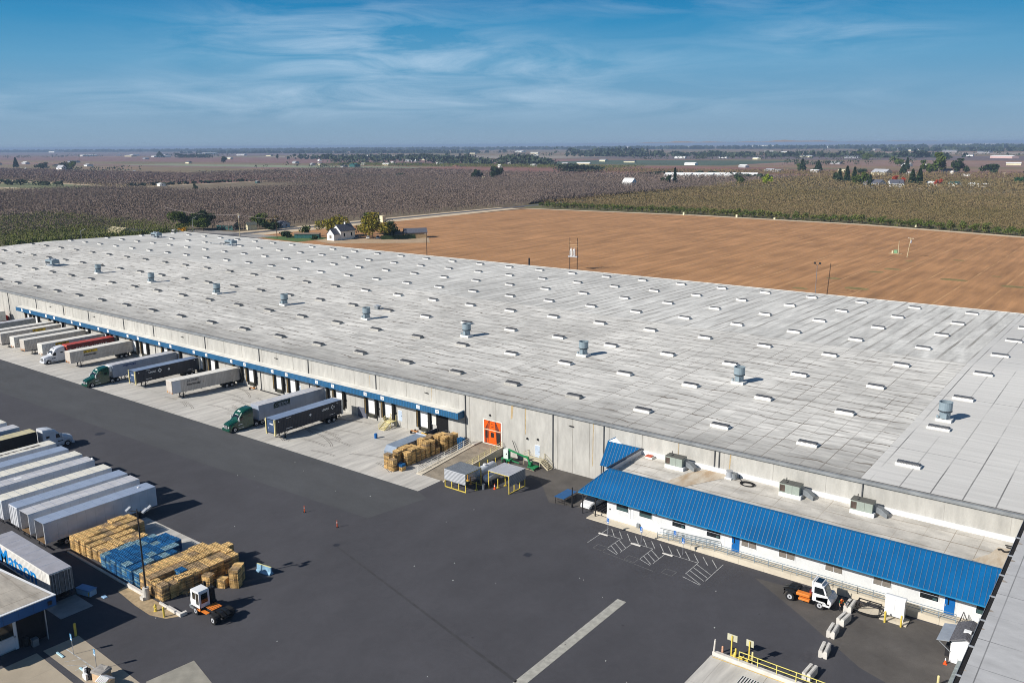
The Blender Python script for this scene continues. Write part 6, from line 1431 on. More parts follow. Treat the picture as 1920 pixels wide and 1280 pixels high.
t = thing('bike_rack_roof', 'low blue sheet roof on thin legs beside the office porch', 'canopy', (-68.3, -10.0, 0))
b = MB(); b.box(-0.9, 0.9, -1.8, 1.8, 1.1, 1.16); b.build('roof', mat('canopy_blue', lin(20, 84, 136), 0.5, 0.1, 1), t); b = MB()
for x in (-.8, .8):
    for y in (-1.6, 1.6): b.bar((x, y, 0), (x, y, 1.1), .06)
for k in range(6): b.bar((-0.9, -1.6 + k * .6, 0.45), (0.9, -1.6 + k * .6, 0.45), 0.05)
b.build('legs', dark, t)
b = MB()
for k in range(4): b.box(-1.1 + k * 0.6, -0.8 + k * 0.6, -2.2, 0.8, 0, 0.25 + 0.1 * k)
b.bar((-1.2, -2, .3), (1.2, 1.0, 1.0), .1); tag(b.build('stored_frames', dark, loc=(-61.9, -8.6, 0)), 'dark frames and boards stored beside the pickup under the porch', 'frames')
b = MB(); b.box(-62.5, -60.2, -11.2, -10.9, 0, 0.3); tag(b.build('porch_kerb', walk_m), 'pale kerb under the porch edge next to the pickup', 'kerb')
b = MB(); b.bar((-66.2, -11.4, 0), (-66.2, -11.4, 3.2), 0.13); b.cyl((-66.2, -11.4, 0), (-66.2, -11.4, 0.5), 0.16, 8); tag(b.build('porch_post', dark), 'dark post holding the outer corner of the office porch', 'post')
# ================================================================== PERSON in orange vest, leaning towards the hoses
def person(label, loc, rz):
    import bmesh
    t = thing('person', label, 'person', loc, rz)
    V = [(0, 0, 0.95), (0, -0.05, 1.15), (0, -0.13, 1.38), (0, -0.18, 1.50), (0, -0.23, 1.62),          # pelvis, waist, chest, neck, head
         (0.10, 0, 0.90), (0.13, 0.06, 0.50), (0.14, 0.12, 0.09), (0.14, 0.00, 0.05),
         (-0.10, 0, 0.90), (-0.13, -0.10, 0.50), (-0.14, -0.08, 0.09), (-0.14, -0.20, 0.05),
         (0.19, -0.14, 1.40), (0.26, -0.24, 1.14), (0.22, -0.46, 1.00), (0.21, -0.54, 0.98),
         (-0.19, -0.14, 1.40), (-0.30, -0.16, 1.13), (-0.36, -0.30, 0.93), (-0.37, -0.36, 0.89), (0, -0.25, 1.73)]
    E_ = [(0, 1), (1, 2), (2, 3), (3, 4), (4, 21), (0, 5), (5, 6), (6, 7), (7, 8), (0, 9), (9, 10), (10, 11), (11, 12), (2, 13), (13, 14), (14, 15), (15, 16), (2, 17), (17, 18), (18, 19), (19, 20)]
    Rr = [0.15, 0.14, 0.16, 0.06, 0.095, 0.10, 0.07, 0.05, 0.045, 0.10, 0.07, 0.05, 0.045, 0.07, 0.05, 0.036, 0.032, 0.07, 0.05, 0.036, 0.032, 0.075]
    me = bpy.data.meshes.new('body'); me.from_pydata(V, E_, []); o = bpy.data.objects.new('body', me); S.collection.objects.link(o)
    sk = o.modifiers.new('s', 'SKIN'); sub = o.modifiers.new('u', 'SUBSURF'); sub.levels = 2; sub.render_levels = 2
    for i, v in enumerate(me.skin_vertices[0].data): v.radius = (Rr[i], Rr[i] * (0.75 if i in (0, 1, 2) else 1)); v.use_root = (i == 0)
    bpy.context.view_layer.update()
    me2 = bpy.data.meshes.new_from_object(o.evaluated_get(bpy.context.evaluated_depsgraph_get())); me2.name = 'body'
    bpy.data.objects.remove(o)
    me2.materials.clear()
    for m in (mat('skin', lin(196, 150, 120), 0.6, 0.05, 3), mat('jeans_dark', lin(34, 36, 44), 0.8, 0.15, 3), mat('vest_orange', lin(244, 110, 30), 0.7, 0.06, 3), mat('shirt_green', lin(20, 90, 66), 0.8, 0.08, 3), mat('boots', lin(24, 22, 22), 0.8, 0.1, 3)): me2.materials.append(m)
    for p in me2.polygons:
        c = p.center
        k = 0
        if c.z < 0.13: k = 4
        elif c.z < 0.96 and abs(c.x) < 0.26 and c.y > -0.28: k = 1
        elif c.z < 1.53 and abs(c.x) < 0.185: k = 2 if (c.x > -0.02 or c.y < -0.05) else 3
        elif c.z < 1.53 and c.z > 1.10: k = 3
        p.material_index = k
    me2.shade_smooth()
    o = bpy.data.objects.new('body', me2); S.collection.objects.link(o); o.parent = t
    b = MB(); b.loft([[(0.105 * k * math.cos(a), -0.245 + 0.12 * k * math.sin(a), z) for a in np.linspace(0, 2 * PI, 12, endpoint=False)] for z, k in ((1.66, 1.0), (1.74, 0.98), (1.80, 0.75), (1.83, 0.3))]); b.build('cap', mat('hair', lin(30, 24, 20), 0.8, 0.1, 3), t, smooth=True)
    b = MB(); b.box(-0.045, -0.02, -0.345, -0.335, 1.645, 1.665); b.box(0.02, 0.045, -0.345, -0.335, 1.645, 1.665); b.box(-0.03, 0.03, -0.345, -0.335, 1.575, 1.585); b.build('eyes_mouth', dark, t)
    b = MB(); b.cone((0, -0.33, 1.64), (0, -0.37, 1.605), 0.008, 0.02, 6); b.build('nose', mat('skin', 0), t)
    for s, (hx, hy, hz) in ((1, (0.205, -0.56, 0.975)), (-1, (-0.372, -0.38, 0.87))):
        b = MB(); b.box(hx - 0.015, hx + 0.015, hy - 0.08, hy, hz - 0.04, hz + 0.04)
        for k in range(4): b.bar((hx, hy - 0.08, hz - 0.03 + k * 0.021), (hx - s * 0.02, hy - 0.12 - 0.01 * (k in (1, 2)), hz - 0.04 + k * 0.02), 0.017); b.bar((hx - s * 0.02, hy - 0.12 - 0.01 * (k in (1, 2)), hz - 0.04 + k * 0.02), (hx - s * 0.045, hy - 0.135, hz - 0.05 + k * 0.02), 0.015)
        b.bar((hx, hy - 0.02, hz + 0.04), (hx - s * 0.04, hy - 0.07, hz + 0.06), 0.019); b.build('hand', mat('skin', 0), t)
    return t
person('person in an orange vest over a green shirt, bending beside the yard tractor', (-25.1, -16.9, 0), 0.9)

# ================================================================== LEFT FOREGROUND BUILDING AND LOT
lb = thing('gate_office', 'low building with a deep blue fascia and stained flat roof at the left edge', 'building', (1.0, 0.75, 0))
b = MB(); b.prism([(-140, 0), (-94.8, 0), (-94.8, 3.8), (-140, 3.8)], -86.0, -80.6, 'y'); b.loft([[(-140, -80.6, z_), (-94.8, -80.6, z_), (-94.8, -76.2, z_), (-113.7, -78.2, z_), (-140, -80.7, z_)] for z_ in (0, 3.8)]); b.k = 1; b.box(-96.2, -94.76, -79.0, -76.16, 0.0, 3.7); b.build('wall', [mat('stucco_pale', lin(170, 176, 180), 0.8, 0.1, 1), mat('recess_dark', lin(24, 26, 32), 0.8, 0.2, 1)], lb)
FP = lambda z, o=0: [(-140.5, -87.0 - o, z), (-93.7 + o, -87.0 - o, z), (-93.7 + o, -75.1 + o, z), (-113.7, -77.1 + o, z), (-140.5, -79.8 + o, z)]
b = MB(); b.loft([FP(3.75), FP(4.9)]); b.k = 1
for y in np.arange(-86.8, -75.2, 1.55): b.box(-93.7, -93.69, y, y + 0.04, 3.76, 4.88)
b.build('blue_fascia', [mat('fascia_deep_blue', lin(16, 84, 140), 0.5, 0.1, 0.8), mat('fascia_joint', lin(10, 60, 104), 0.5, 0.1, 1)], lb)
b = MB(); b.loft([FP(4.9, 0.05), FP(5.0, 0.05)]); b.k = 1; b.loft([FP(5.0, -0.3), FP(5.02, -0.3)])
rr = random.Random(21)
b.k = 2
for k in range(13):
    x = rr.uniform(-116, -99.5); y = rr.uniform(-85.5, -79.3); w = rr.uniform(1.2, 4.5); d = rr.uniform(0.3, 1.1)
    b.face([(x, y, 5.025), (x + w, y + d * .3, 5.025), (x + w * 1.1, y + d, 5.025), (x + w * .3, y + d * 1.2, 5.025)])
b.build('flat_roof', [white, lines_mat('roof_gate', lin(196, 188, 174), lin(136, 126, 112), (3.0, 2.4), (0.1, 0.14), wob=1.0, stain=0.4, streak=(0.3, 0.9, 1)), mat('rust_wash', lin(172, 150, 112), 0.9, 0.4, 1)], lb)
for (x, y, w, d) in ((-107.2, -79.3, 2.0, 1.3),):
    t2 = MB(); t2.box(x, x + w, y, y + d, 5.0, 5.3); t2.build('roof_curb', mat('dark_skylight', lin(60, 68, 84), 0.4, 0.1, 1), lb)
for q in ((-81.4, -79.4, 0.2, 1.4), (-81.4, -79.4, 1.7, 3.3), (-83.45, -81.65, 1.65, 3.4), (-83.45, -81.65, 0.1, 1.4)):
    b = MB(); b.box(-94.78, -94.74, *q); b.build('window', glass if q[2] > 1 else alum, lb)
b = MB(); b.box(-94.78, -94.7, -83.65, -83.5, 0, 3.6); b.box(-94.78, -94.7, -81.6, -81.45, 0, 3.6); b.box(-94.78, -94.7, -84.8, -79.2, 1.45, 1.6); b.box(-94.8, -94.7, -79.4, -79.1, 0, 3.7); b.build('window_frame', alum, lb)
b = MB(); b.box(-93.7, -93.55, -76.0, -75.6, 4.1, 4.5); b.build('wall_lamp', dark, lb)
b = MB(); b.cyl((-94.0, -76.3, 0), (-94.0, -76.3, 3.8), 0.06, 8); b.build('post', galv, lb)
b = MB(); b.cyl((0, 0, 0), (0, 0, 0.9), 0.32, 12); b.cone((0, 0, .9), (0, 0, 1.1), .3, .1, 12); tag(b.build('trash_bin', dark, loc=(-93.6, -77.6, 0)), 'dark round bin in the shade by the blue fascia building', 'bin')
b = MB(); b.box(-0.3, 0.3, -0.3, 0.3, 0, 0.75); b.box(-0.33, 0.33, -0.33, 0.33, .75, .82); tag(b.build('planter_box', steel, loc=(-92.9, -77.0, 0)), 'square grey bin beside the dark round one in the shade', 'bin')
b = MB(); b.bar((-94.4, -76.9, 0.8), (-94.3, -76.7, 1.9), 0.35); tag(b.build('rolled_banner', mat('dull_rose', lin(120, 60, 66), 0.8, 0.2, 3)), 'folded reddish umbrella by the corner post of the blue fascia building', 'umbrella')
b = MB(); b.box(-0.8, 0.8, -0.35, 0.35, 0, 0.35); tag(b.build('concrete_step', walk_m, loc=(-94.3, -82.0, 0)), 'pale concrete step at the bottom left by the building', 'step')
# wrapped crates cut by the bottom edge
for (x, y, lab, m2, h) in ((-80.9, -75.7, 'tan crate under a grey cover at the bottom edge', mat('cover_grey', lin(150, 146, 140), 0.8, 0.2, 3), 1.15), (-79.2, -76.2, 'tan crate with white coiled hose on top at the bottom edge', white, 0.95)):
    t = thing('covered_crate', lab, 'crate', (x, y, 0), 0.25)
    b = MB(); b.box(-0.7, 0.7, -0.6, 0.6, 0, h); b.build('crate', mat('crate_tan', lin(206, 178, 144), 0.8, 0.15, 2), t, bevel=0.03)
    b = MB()
    if h > 1: b.loft([[(-.78, -.68, h - .15), (.78, -.68, h - .15), (.78, .68, h - .15), (-.78, .68, h - .15)], [(-.74, -.64, h + .08), (.74, -.64, h + .08), (.74, .64, h + .12), (-.74, .64, h + .1)], [(-.3, -.2, h + .2), (.6, -.1, h + .14), (.5, .5, h + .3), (-.2, .4, h + .22)]])
    else:
        for k in range(6): b.bar((-0.6 + k * .22, -.6, h + .02), (-0.5 + k * .22, 0, h + .35), .12, .1); b.bar((-0.5 + k * .22, 0, h + .35), (-0.45 + k * .22, .6, h + .05), .12, .1)
    b.build('cover', m2, t)
t = thing('machine_part', 'black and white machine parts heaped at the bottom edge left of the crates', 'machine', (-82.6, -76.4, 0))
b = MB(); r = random.Random(9)
for k in range(14):
    x, y, z = r.uniform(-.6, .6), r.uniform(-.6, .6), r.uniform(0, .7); b.k = k % 2; b.box(x, x + r.uniform(.2, .5), y, y + r.uniform(.2, .5), z * 0, z + .25)
b.build('frame', [white, dark], t)
# overhead wires casting their shadows across the lot
# ================================================================== LANDSCAPE
field_m = lines_mat('ploughed_field', lin(190, 142, 98), lin(192, 150, 106), (13.7, 9999), (0.6, 0.0), wob=0, stain=0.42, axes='x', streak=(0.30, 0.022, 1.0), rough=0.95)
def fsheet(name, pts, z, m): return sheet(name, pts, z, m)
fsheet('ploughed_field', [(-460, 182), (-440, 478), (-290, 489), (-165, 478), (-66, 447), (60, 408), (200, 360), (200, 140), (-460, 140)], -0.12, field_m)
green_m = mat('weeds', lin(96, 96, 52), 0.95, 0.3, 0.3, world=True)
rr = random.Random(31)
wd = MB()
for k in range(16):
    x = rr.uniform(-110, -20); y = rr.uniform(190, 330); a = rr.uniform(1.5, 4.5)
    wd.face([(x + a * 1.2 * math.cos(t * PI / 4), y + a * math.sin(t * PI / 4) * (0.6 + 0.3 * rr.random()), -0.115 + 0.0002 * k) for t in range(8)])
tag(wd.build('weed_patches', mat('weed_green', lin(136, 120, 74), 0.95, 0.35, 0.4, world=True)), 'patches of green weeds on the brown field', 'weeds', kind='stuff')
# roads: paved road running into the distance on the left, dirt track along the far side of the field
road_m = mat('country_road', (0.10, 0.10, 0.105), 0.9, 0.2, 0.2, world=True); dirt_m = mat('dirt_track', lin(206, 186, 156), 0.95, 0.15, 0.1, world=True)
fsheet('verge', [(-475, 60), (-449, 60), (-446, 250), (-446, 479), (-470, 479), (-476, 250)], -0.11, dirt_m)
fsheet('country_road', [(-472, 40), (-462, 40), (-459, 250), (-454, 1000), (-461, 1000), (-468, 250)], -0.10, road_m)
fsheet('dirt_track', [(-446, 478), (-446, 484), (-290, 496), (-165, 485), (-64, 454), (60, 415), (200, 366), (200, 360), (60, 408), (-66, 447), (-165, 478), (-290, 489)], -0.10, dirt_m)
fsheet('country_road', [(-700, 170), (-700, 178), (-560, 190), (-470, 204), (-400, 196), (-400, 184), (-470, 190), (-560, 178)], -0.095, road_m)
fsheet('forecourt', [(-520, 176), (-440, 180), (-430, 214), (-500, 214), (-540, 196)], -0.105, mat('forecourt_m', lin(150, 146, 140), 0.9, 0.15, 0.1, world=True))
fsheet('farm_drive', [(-374, 205), (-330, 240), (-352, 262), (-405, 214)], -0.10, mat('drive_m', lin(176, 152, 122), 0.95, 0.15, 0.2, world=True))
fsheet('lawn', [(-436, 204), (-396, 200), (-396, 222), (-420, 232)], -0.09, mat('lawn_m', lin(84, 108, 56), 0.95, 0.3, 0.4, world=True))
orch_g = mat('orchard_floor', lin(120, 106, 84), 0.95, 0.25, 0.06, world=True)
fsheet('orchard_ground', [(-1160, 300), (-478, 20), (-474, 250), (-466, 1000), (-1160, 1000)], -0.16, orch_g)
fsheet('orchard_ground', [(-452, 489), (-290, 500), (-165, 489), (-60, 456), (200, 370), (260, 900), (-700, 900)], -0.16, mat('orchard_floor_green', lin(110, 106, 70), 0.95, 0.3, 0.06, world=True))
# far patchwork, each patch its own sheet
def patch(x0, x1, y0, y1, col, z): fsheet('field_patch', rect(x0, x1, y0, y1), z, mat('fieldcol_%d_%d_%d' % col, lin(*col), 0.95, 0.2, 0.01, world=True))
patch(-3200, -1165, 330, 560, (150, 134, 98), -0.34); patch(-1460, -1168, 420, 516, (118, 122, 84), -0.30); patch(-4000, -1175, 640, 900, (142, 98, 90), -0.32)
patch(-9000, -1200, 1700, 2600, (130, 98, 90), -0.33); patch(-2700, -1500, 1330, 1500, (134, 140, 110), -0.28); patch(-1500, -700, 1230, 1800, (134, 94, 80), -0.30)
patch(-4200, -1400, 1240, 1330, (132, 104, 96), -0.27); patch(-700, 1200, 1300, 1700, (130, 96, 82), -0.31); patch(-1600, -900, 1900, 2500, (78, 92, 74), -0.29); patch(-900, 1500, 2000, 2500, (140, 112, 98), -0.285)
patch(-4000, -2000, 2700, 3400, (150, 138, 124), -0.3); patch(-2000, 1500, 2700, 3600, (110, 96, 96), -0.275); patch(-1300, 2500, 4200, 4700, (168, 152, 140), -0.26); patch(-14000, -4500, 2800, 5000, (120, 104, 104), -0.265)
patch(-600, 800, 905, 1290, (122, 112, 84), -0.30); patch(-9000, -2500, 560, 640, (110, 84, 84), -0.25)
fsheet('dirt_track', [(-1700, 404), (-1160, 425), (-1148, 500), (-1168, 900), (-1050, 1004), (-1050, 994), (-1158, 890), (-1138, 500), (-1150, 416), (-1700, 394)], -0.13, dirt_m)
fsheet('dirt_track', [(-1168, 505), (-2200, 570), (-2200, 580), (-1168, 515)], -0.13, dirt_m)
# orchard trees as merged stuff
def orchard(name, pts_fn, tpl_n, h, rad, m_col, seed, label, cluster=0.9, zlow=0.25):
    P = pts_fn
    rng = np.random.default_rng(seed)
    n = len(P)
    # one template of leaf/twig quads in a rounded crown
    K = tpl_n
    u = rng.normal(size=(K, 3)); u /= np.linalg.norm(u, axis=1)[:, None]; rr_ = rng.random(K) ** 0.45
    c = u * rr_[:, None]; c[:, 2] = c[:, 2] * 0.5 + 0.62; c[:, :2] *= 1.0
    nT = 6
    V = []; 
    d1 = rng.normal(size=(nT, K, 3)); d1 /= np.linalg.norm(d1, axis=2)[:, :, None]
    d2 = rng.normal(size=(nT, K, 3)); d2 -= (d1 * d2).sum(2)[:, :, None] * d1; d2 /= np.linalg.norm(d2, axis=2)[:, :, None]
    sz = rng.uniform(0.5, 1.0, size=(nT, K, 1)) * cluster
    rot = rng.random((nT, K)) * 0
    cc = np.repeat(c[None], nT, 0) + rng.normal(size=(nT, K, 3)) * 0.12
    scale = np.array([rad, rad, h])
    T = np.stack([cc * scale + d1 * sz, cc * scale + d2 * sz * 0.7, cc * scale - d1 * sz, cc * scale - d2 * sz * 0.7], 2)   # nT,K,4,3
    T = T.reshape(nT, K * 4, 3)
    idx = rng.integers(0, nT, n); a = rng.random(n) * 2 * PI; s = rng.uniform(0.82, 1.15, n)
    ca, sa = np.cos(a) * s, np.sin(a) * s
    B = T[idx]
    out = np.empty((n, K * 4, 3), np.float32)
    out[:, :, 0] = B[:, :, 0] * ca[:, None] - B[:, :, 1] * sa[:, None] + P[:, 0, None]
    out[:, :, 1] = B[:, :, 0] * sa[:, None] + B[:, :, 1] * ca[:, None] + P[:, 1, None]
    out[:, :, 2] = np.maximum(B[:, :, 2] * s[:, None], zlow)
    # trunks: one thin box of 4 quads per tree
    w = 0.16; tv = np.array([(-w, -w, 0), (w, -w, 0), (w, w, 0), (-w, w, 0), (-w, -w, h * .45), (w, -w, h * .45), (w, w, h * .45), (-w, w, h * .45)], np.float32)
    tf = np.array([(0, 1, 5, 4), (1, 2, 6, 5), (2, 3, 7, 6), (3, 0, 4, 7)])
    VV = np.concatenate([out, np.repeat(tv[None], n, 0) + np.concatenate([P, np.zeros((n, 1))], 1)[:, None, :]], 1)
    per = K * 4 + 8
    f = np.concatenate([np.arange(K * 4).reshape(-1, 4), tf + K * 4])
    F = (f[None] + (np.arange(n) * per)[:, None, None]).reshape(-1, 4)
    o = bulk(name, VV.reshape(-1, 3), F, m_col)
    return tag(o, label, 'orchard', kind='stuff')
def grid(x0, x1, y0, y1, dx, dy, keep, seed, jit=0.5):
    rng = np.random.default_rng(seed)
    X, Y = np.meshgrid(np.arange(x0, x1, dx), np.arange(y0, y1, dy)); P = np.stack([X.ravel(), Y.ravel()], 1)
    P += rng.normal(size=P.shape) * jit
    k = np.array([keep(x, y) for x, y in P]); return P[k]
def inview(x, y, mpx=60):
    v = Vector((x, y + 111.15, -50)); z = v.dot(_fw)
    if z < 5: return False
    px = 960 + 1602.57 * v.dot(_r2) / z
    return -mpx < px < 1920 + mpx
def leaf_mat(name, c1, c2, c3, sc=0.012):
    m = bpy.data.materials.new(name); m.use_nodes = True; t = m.node_tree; t.nodes.clear()
    out = N(t, 'ShaderNodeOutputMaterial'); b = N(t, 'ShaderNodeBsdfPrincipled'); t.links.new(b.outputs[0], out.inputs[0]); b.inputs['Roughness'].default_value = 0.9; b.inputs['Specular IOR Level'].default_value = 0.1
    g = N(t, 'ShaderNodeNewGeometry')
    n1_ = N(t, 'ShaderNodeTexNoise'); n1_.inputs['Scale'].default_value = sc; n1_.inputs['Detail'].default_value = 3; t.links.new(g.outputs['Position'], n1_.inputs['Vector'])
    r_ = N(t, 'ShaderNodeValToRGB'); r_.color_ramp.elements[0].position = 0.38; r_.color_ramp.elements[0].color = c1; r_.color_ramp.elements[1].position = 0.62; r_.color_ramp.elements[1].color = c2; t.links.new(n1_.outputs['Fac'], r_.inputs[0])
    mx = N(t, 'ShaderNodeMixRGB'); mx.inputs[2].default_value = c3
    w = N(t, 'ShaderNodeMapRange'); w.inputs[1].default_value = 0.55; w.inputs[2].default_value = 1.0; w.inputs[3].default_value = 0; w.inputs[4].default_value = 0.6
    t.links.new(g.outputs['Random Per Island'], w.inputs[0]); t.links.new(w.outputs[0], mx.inputs[0]); t.links.new(r_.outputs[0], mx.inputs[1]); t.links.new(mx.outputs[0], b.inputs['Base Color'])
    MATS[name] = m; return m
bare = leaf_mat('bare_twigs', lin(116, 102, 94), lin(126, 111, 104), lin(98, 89, 70))
olive = leaf_mat('autumn_leaves', lin(116, 102, 70), lin(128, 110, 82), lin(98, 96, 56))
greeny = leaf_mat('green_leaves', lin(92, 102, 52), lin(110, 112, 60), lin(72, 86, 44), 0.03)
def far_keep_a(x, y):      # region left of the road
    if not inview(x, y) or y < 330 - (x + 1160) * 0.0 - 9e9: return False
    if x < -1150 + 0 * y: return False
    if x > -480 + (y - 250) * 0.012: return False
    if y < 215 and x > -560: return False
    if x < -700 and y > 480 and y < 700 and x < -930: return False
    return True
Pa = grid(-1150, -474, 60, 960, 6.4, 6.4, lambda x, y: far_keep_a(x, y), 1)
na = Pa[(Pa[:, 1] - 111 * 0 < 340)]
d = np.hypot(Pa[:, 0], Pa[:, 1] + 111)
orchard('bare_orchard', Pa[d < 720], 64, 5.4, 3.3, bare, 2, 'bare purplish brown orchard beyond the country road, nearer part', 0.42)
orchard('bare_orchard', Pa[d >= 720], 30, 5.4, 3.4, bare, 3, 'bare purplish brown orchard further back on the left', 0.62)
def keep_b(x, y):
    if not inview(x, y): return False
    e = 499 if x < -290 else (499 + (x + 290) * -0.088 if x < -165 else (488 - (x + 165) * 0.33))
    if y < e + 9: return False
    if x < -446 : return False
    if y > 850 + (x + 446) * 0.05: return False
    if -300 < x < -262 and 690 < y < 716: return False
    return True
Pb = grid(-446, 150, 380, 900, 6.4, 6.4, keep_b, 4)
d = np.hypot(Pb[:, 0], Pb[:, 1] + 111)
orchard('olive_orchard', Pb[d < 760], 84, 5.6, 3.3, olive, 5, 'olive brown orchard beyond the dirt track on the right, nearer part', 0.42)
orchard('olive_orchard', Pb[d >= 760], 40, 5.6, 3.4, olive, 6, 'olive brown orchard further back on the right', 0.6)
# far tree rows as low, wide tufts
def keep_c(x, y): return inview(x, y)
for i, (x0, x1, y0, y1, dx, m, lab) in enumerate(((-2600, -1190, 520, 860, 13, bare, 'distant bare orchard left of the dirt crossing'), (-1600, -1180, 900, 1290, 13, bare, 'distant bare orchard behind the large bare orchard'), (-1180, -470, 990, 1230, 12, bare, 'band of bare orchard behind the left country road'), (-460, 700, 905, 1290, 12, olive, 'distant olive orchard behind the farm houses on the right'), (-1000, 600, 1330, 1480, 16, olive, 'thin far band of olive orchard below the horizon'), (-2000, -1000, 1520, 1700, 16, greeny, 'distant green orchard band in the middle'))):
    P = grid(x0, x1, y0, y1, dx, dx * 0.62, keep_c, 20 + i, 2.0)
    orchard('distant_orchard', P, 18, 5.0, dx * 0.5, m, 30 + i, lab, 1.15)
# ---- trees one can tell apart
def tree_thing(label, x, y, h, r, m, n=420, lobes=7, seed=1, conif=False, leaf=0.5, group=None, name='broadleaf_tree', cat='tree', trunk=0.28, z0=-0.1):
    t = thing(name, label, cat, (x, y, z0), group=group)
    rg_ = np.random.default_rng(seed)
    tk = mat('bark', lin(96, 80, 64), 0.9, 0.3, 3)
    b = MB(); b.cone((0, 0, 0), (0, 0, h * (0.9 if conif else 0.6)), trunk, trunk * 0.3, 7)
    if not conif:
        for k in range(6):
            a = k * 1.1 + seed; b.cone((0, 0, h * .28), (math.cos(a) * r * .6, math.sin(a) * r * .6, h * .7), trunk * .5, trunk * .12, 5, cap=False)
    b.build('trunk', tk, t)
    if conif:
        hh = rg_.random(n) ** 0.75; zz = h * (0.08 + 0.92 * hh); rad = r * (1 - hh) ** 0.8 * rg_.uniform(0.55, 1.05, n) + 0.1; a = rg_.random(n) * 2 * PI
        C = np.stack([rad * np.cos(a), rad * np.sin(a), zz], 1)
    else:
        L = rg_.normal(size=(lobes, 3)) * np.array([r * .42, r * .42, h * .18]); L[:, 2] += h * .54; L[0] = (0, 0, h * .60)
        li = rg_.integers(0, lobes, n); u = rg_.normal(size=(n, 3)); u /= np.linalg.norm(u, axis=1)[:, None]
        C = L[li] + u * np.array([r * .5, r * .5, h * .22]) * (rg_.random(n) ** 0.35)[:, None]
        C[:, 2] = np.clip(C[:, 2], h * .12, h)
    d1 = rg_.normal(size=(n, 3)); d1 /= np.linalg.norm(d1, axis=1)[:, None]; d2 = rg_.normal(size=(n, 3)); d2 -= (d1 * d2).sum(1)[:, None] * d1; d2 /= np.linalg.norm(d2, axis=1)[:, None]
    s = rg_.uniform(.6, 1.1, (n, 1)) * leaf
    V = np.stack([C + d1 * s, C + d2 * s * .7, C - d1 * s, C - d2 * s * .7], 1).reshape(-1, 3)
    o = bulk('crown', V, np.arange(n * 4).reshape(-1, 4), m); o.parent = t
    return t
yg = leaf_mat('leaf_yellow_green', lin(132, 122, 44), lin(104, 106, 44), lin(160, 136, 50), 0.3)
dg = leaf_mat('leaf_dark', lin(46, 62, 42), lin(58, 74, 44), lin(40, 52, 36), 0.2)
mg_ = leaf_mat('leaf_mid', lin(84, 98, 44), lin(66, 84, 40), lin(110, 116, 54), 0.25)
gold = leaf_mat('leaf_gold', lin(220, 168, 30), lin(206, 150, 30), lin(230, 190, 60), 0.5); redl = leaf_mat('leaf_red', lin(180, 78, 50), lin(150, 60, 44), lin(190, 100, 60), 0.5)
# single orchard trees of the near rows (copied from three prototypes)
protos = [tree_thing('x', 0, 0, 5.6, 3.1, (greeny, mg_, greeny)[k], 210, 5, 50 + k, leaf=0.5, name='orchard_tree') for k in range(3)]
used = [False] * 3
def otree(k, x, y, s, label, group):
    if not used[k]:
        o = protos[k]; used[k] = True; o.location = (x, y, -0.15)
    else: o = dup(protos[k], (x, y, -0.15))
    o['label'] = label; o['group'] = group; o.scale = (s, s, s * rr.uniform(.9, 1.1)); o.rotation_euler = (0, 0, rr.uniform(0, 6)); return o
n = 0
for j in range(2):
    x = -440.0
    n = 0
    while x < -55:
        e = 499 if x < -290 else (499 + (x + 290) * -0.088 if x < -165 else (488 - (x + 165) * 0.33))
        if inview(x, e, 10):
            n += 1; otree(rr.randrange(3), x, e + 1.5 + j * 6.4 + rr.uniform(-.5, .5), rr.uniform(.85, 1.08), 'green edge tree, %s from left in %s row beside the far dirt track' % (nth(n), nth(j + 1)), 'edge trees along the dirt track')
        x += 6.6
for j, (x0, yb, ye) in enumerate(((-476, 88, 165), (-483, 84, 172), (-490, 84, 176), (-497, 86, 180))):
    n = 0; y = yb
    while y < ye:
        if inview(x0, y, 30): n += 1; otree(rr.randrange(3), x0 + rr.uniform(-.6, .6), y, rr.uniform(.9, 1.15), 'green orchard tree, %s along in %s row behind the left roof corner' % (nth(n), nth(j + 1)), 'green orchard trees behind the left roof corner')
        y += 6.6
P = grid(-700, -500, 60, 205, 6.4, 6.4, lambda x, y: inview(x, y) and not (-548 < x < -525 and 160 < y < 180), 44)
orchard('green_orchard', P, 70, 5.6, 3.2, greeny, 45, 'dense green orchard behind the far left roof corner', 0.42)
fsheet('orchard_ground', rect(-720, -472, 40, 182), -0.15, MATS['orchard_floor_green'])
# farmhouse group
for (lab, x, y, h, r, m, sd, nn) in (('tall yellow green tree left of the white farmhouse', -400, 232, 14, 6.0, yg, 1, 1500), ('yellow green tree behind the white farmhouse roof', -392, 252, 13, 5.5, mg_, 2, 900), ('largest golden green tree right of the white farmhouse', -372, 236, 15, 6.6, yg, 3, 1800),
        ('dark green tree mass beside the golden tree, over the parked cars', -366, 243, 11, 5.0, dg, 4, 700), ('small bush at the left end of the teal shed', -421, 212, 4.5, 3.0, dg, 5, 300), ('thin young tree behind the teal shed', -416, 222, 6.5, 2.5, mg_, 6, 220), ('low shrub against the white farmhouse corner', -397, 214, 3, 1.8, dg, 7, 160), ('small olive tree between the farm sheds', -371, 252, 6, 3.2, mg_, 8, 260),
        ('big dark green tree left of the roadside houses', -517, 204, 12, 6.5, mg_, 9, 1300), ('second big dark green tree by the roadside houses', -510, 214, 12.5, 7.0, dg, 10, 1400), ('rounded dark tree beside the street lamp at the roadside houses', -502, 208, 10, 5.0, mg_, 11, 800), ('green tree behind the cream roadside hut', -489, 242, 11, 4.5, mg_, 12, 700), ('loose shrub right of the cream roadside hut', -478, 244, 8, 4.0, olive, 13, 420), ('round dark bush right of the cream roadside hut', -474, 236, 5.5, 3.2, dg, 14, 360), ('second round dark bush by the country road', -468, 238, 5, 2.8, dg, 15, 300)):
    tree_thing(lab, x, y, h, r * 1.15, m, int(nn * 1.9), 14, sd, leaf=0.62)
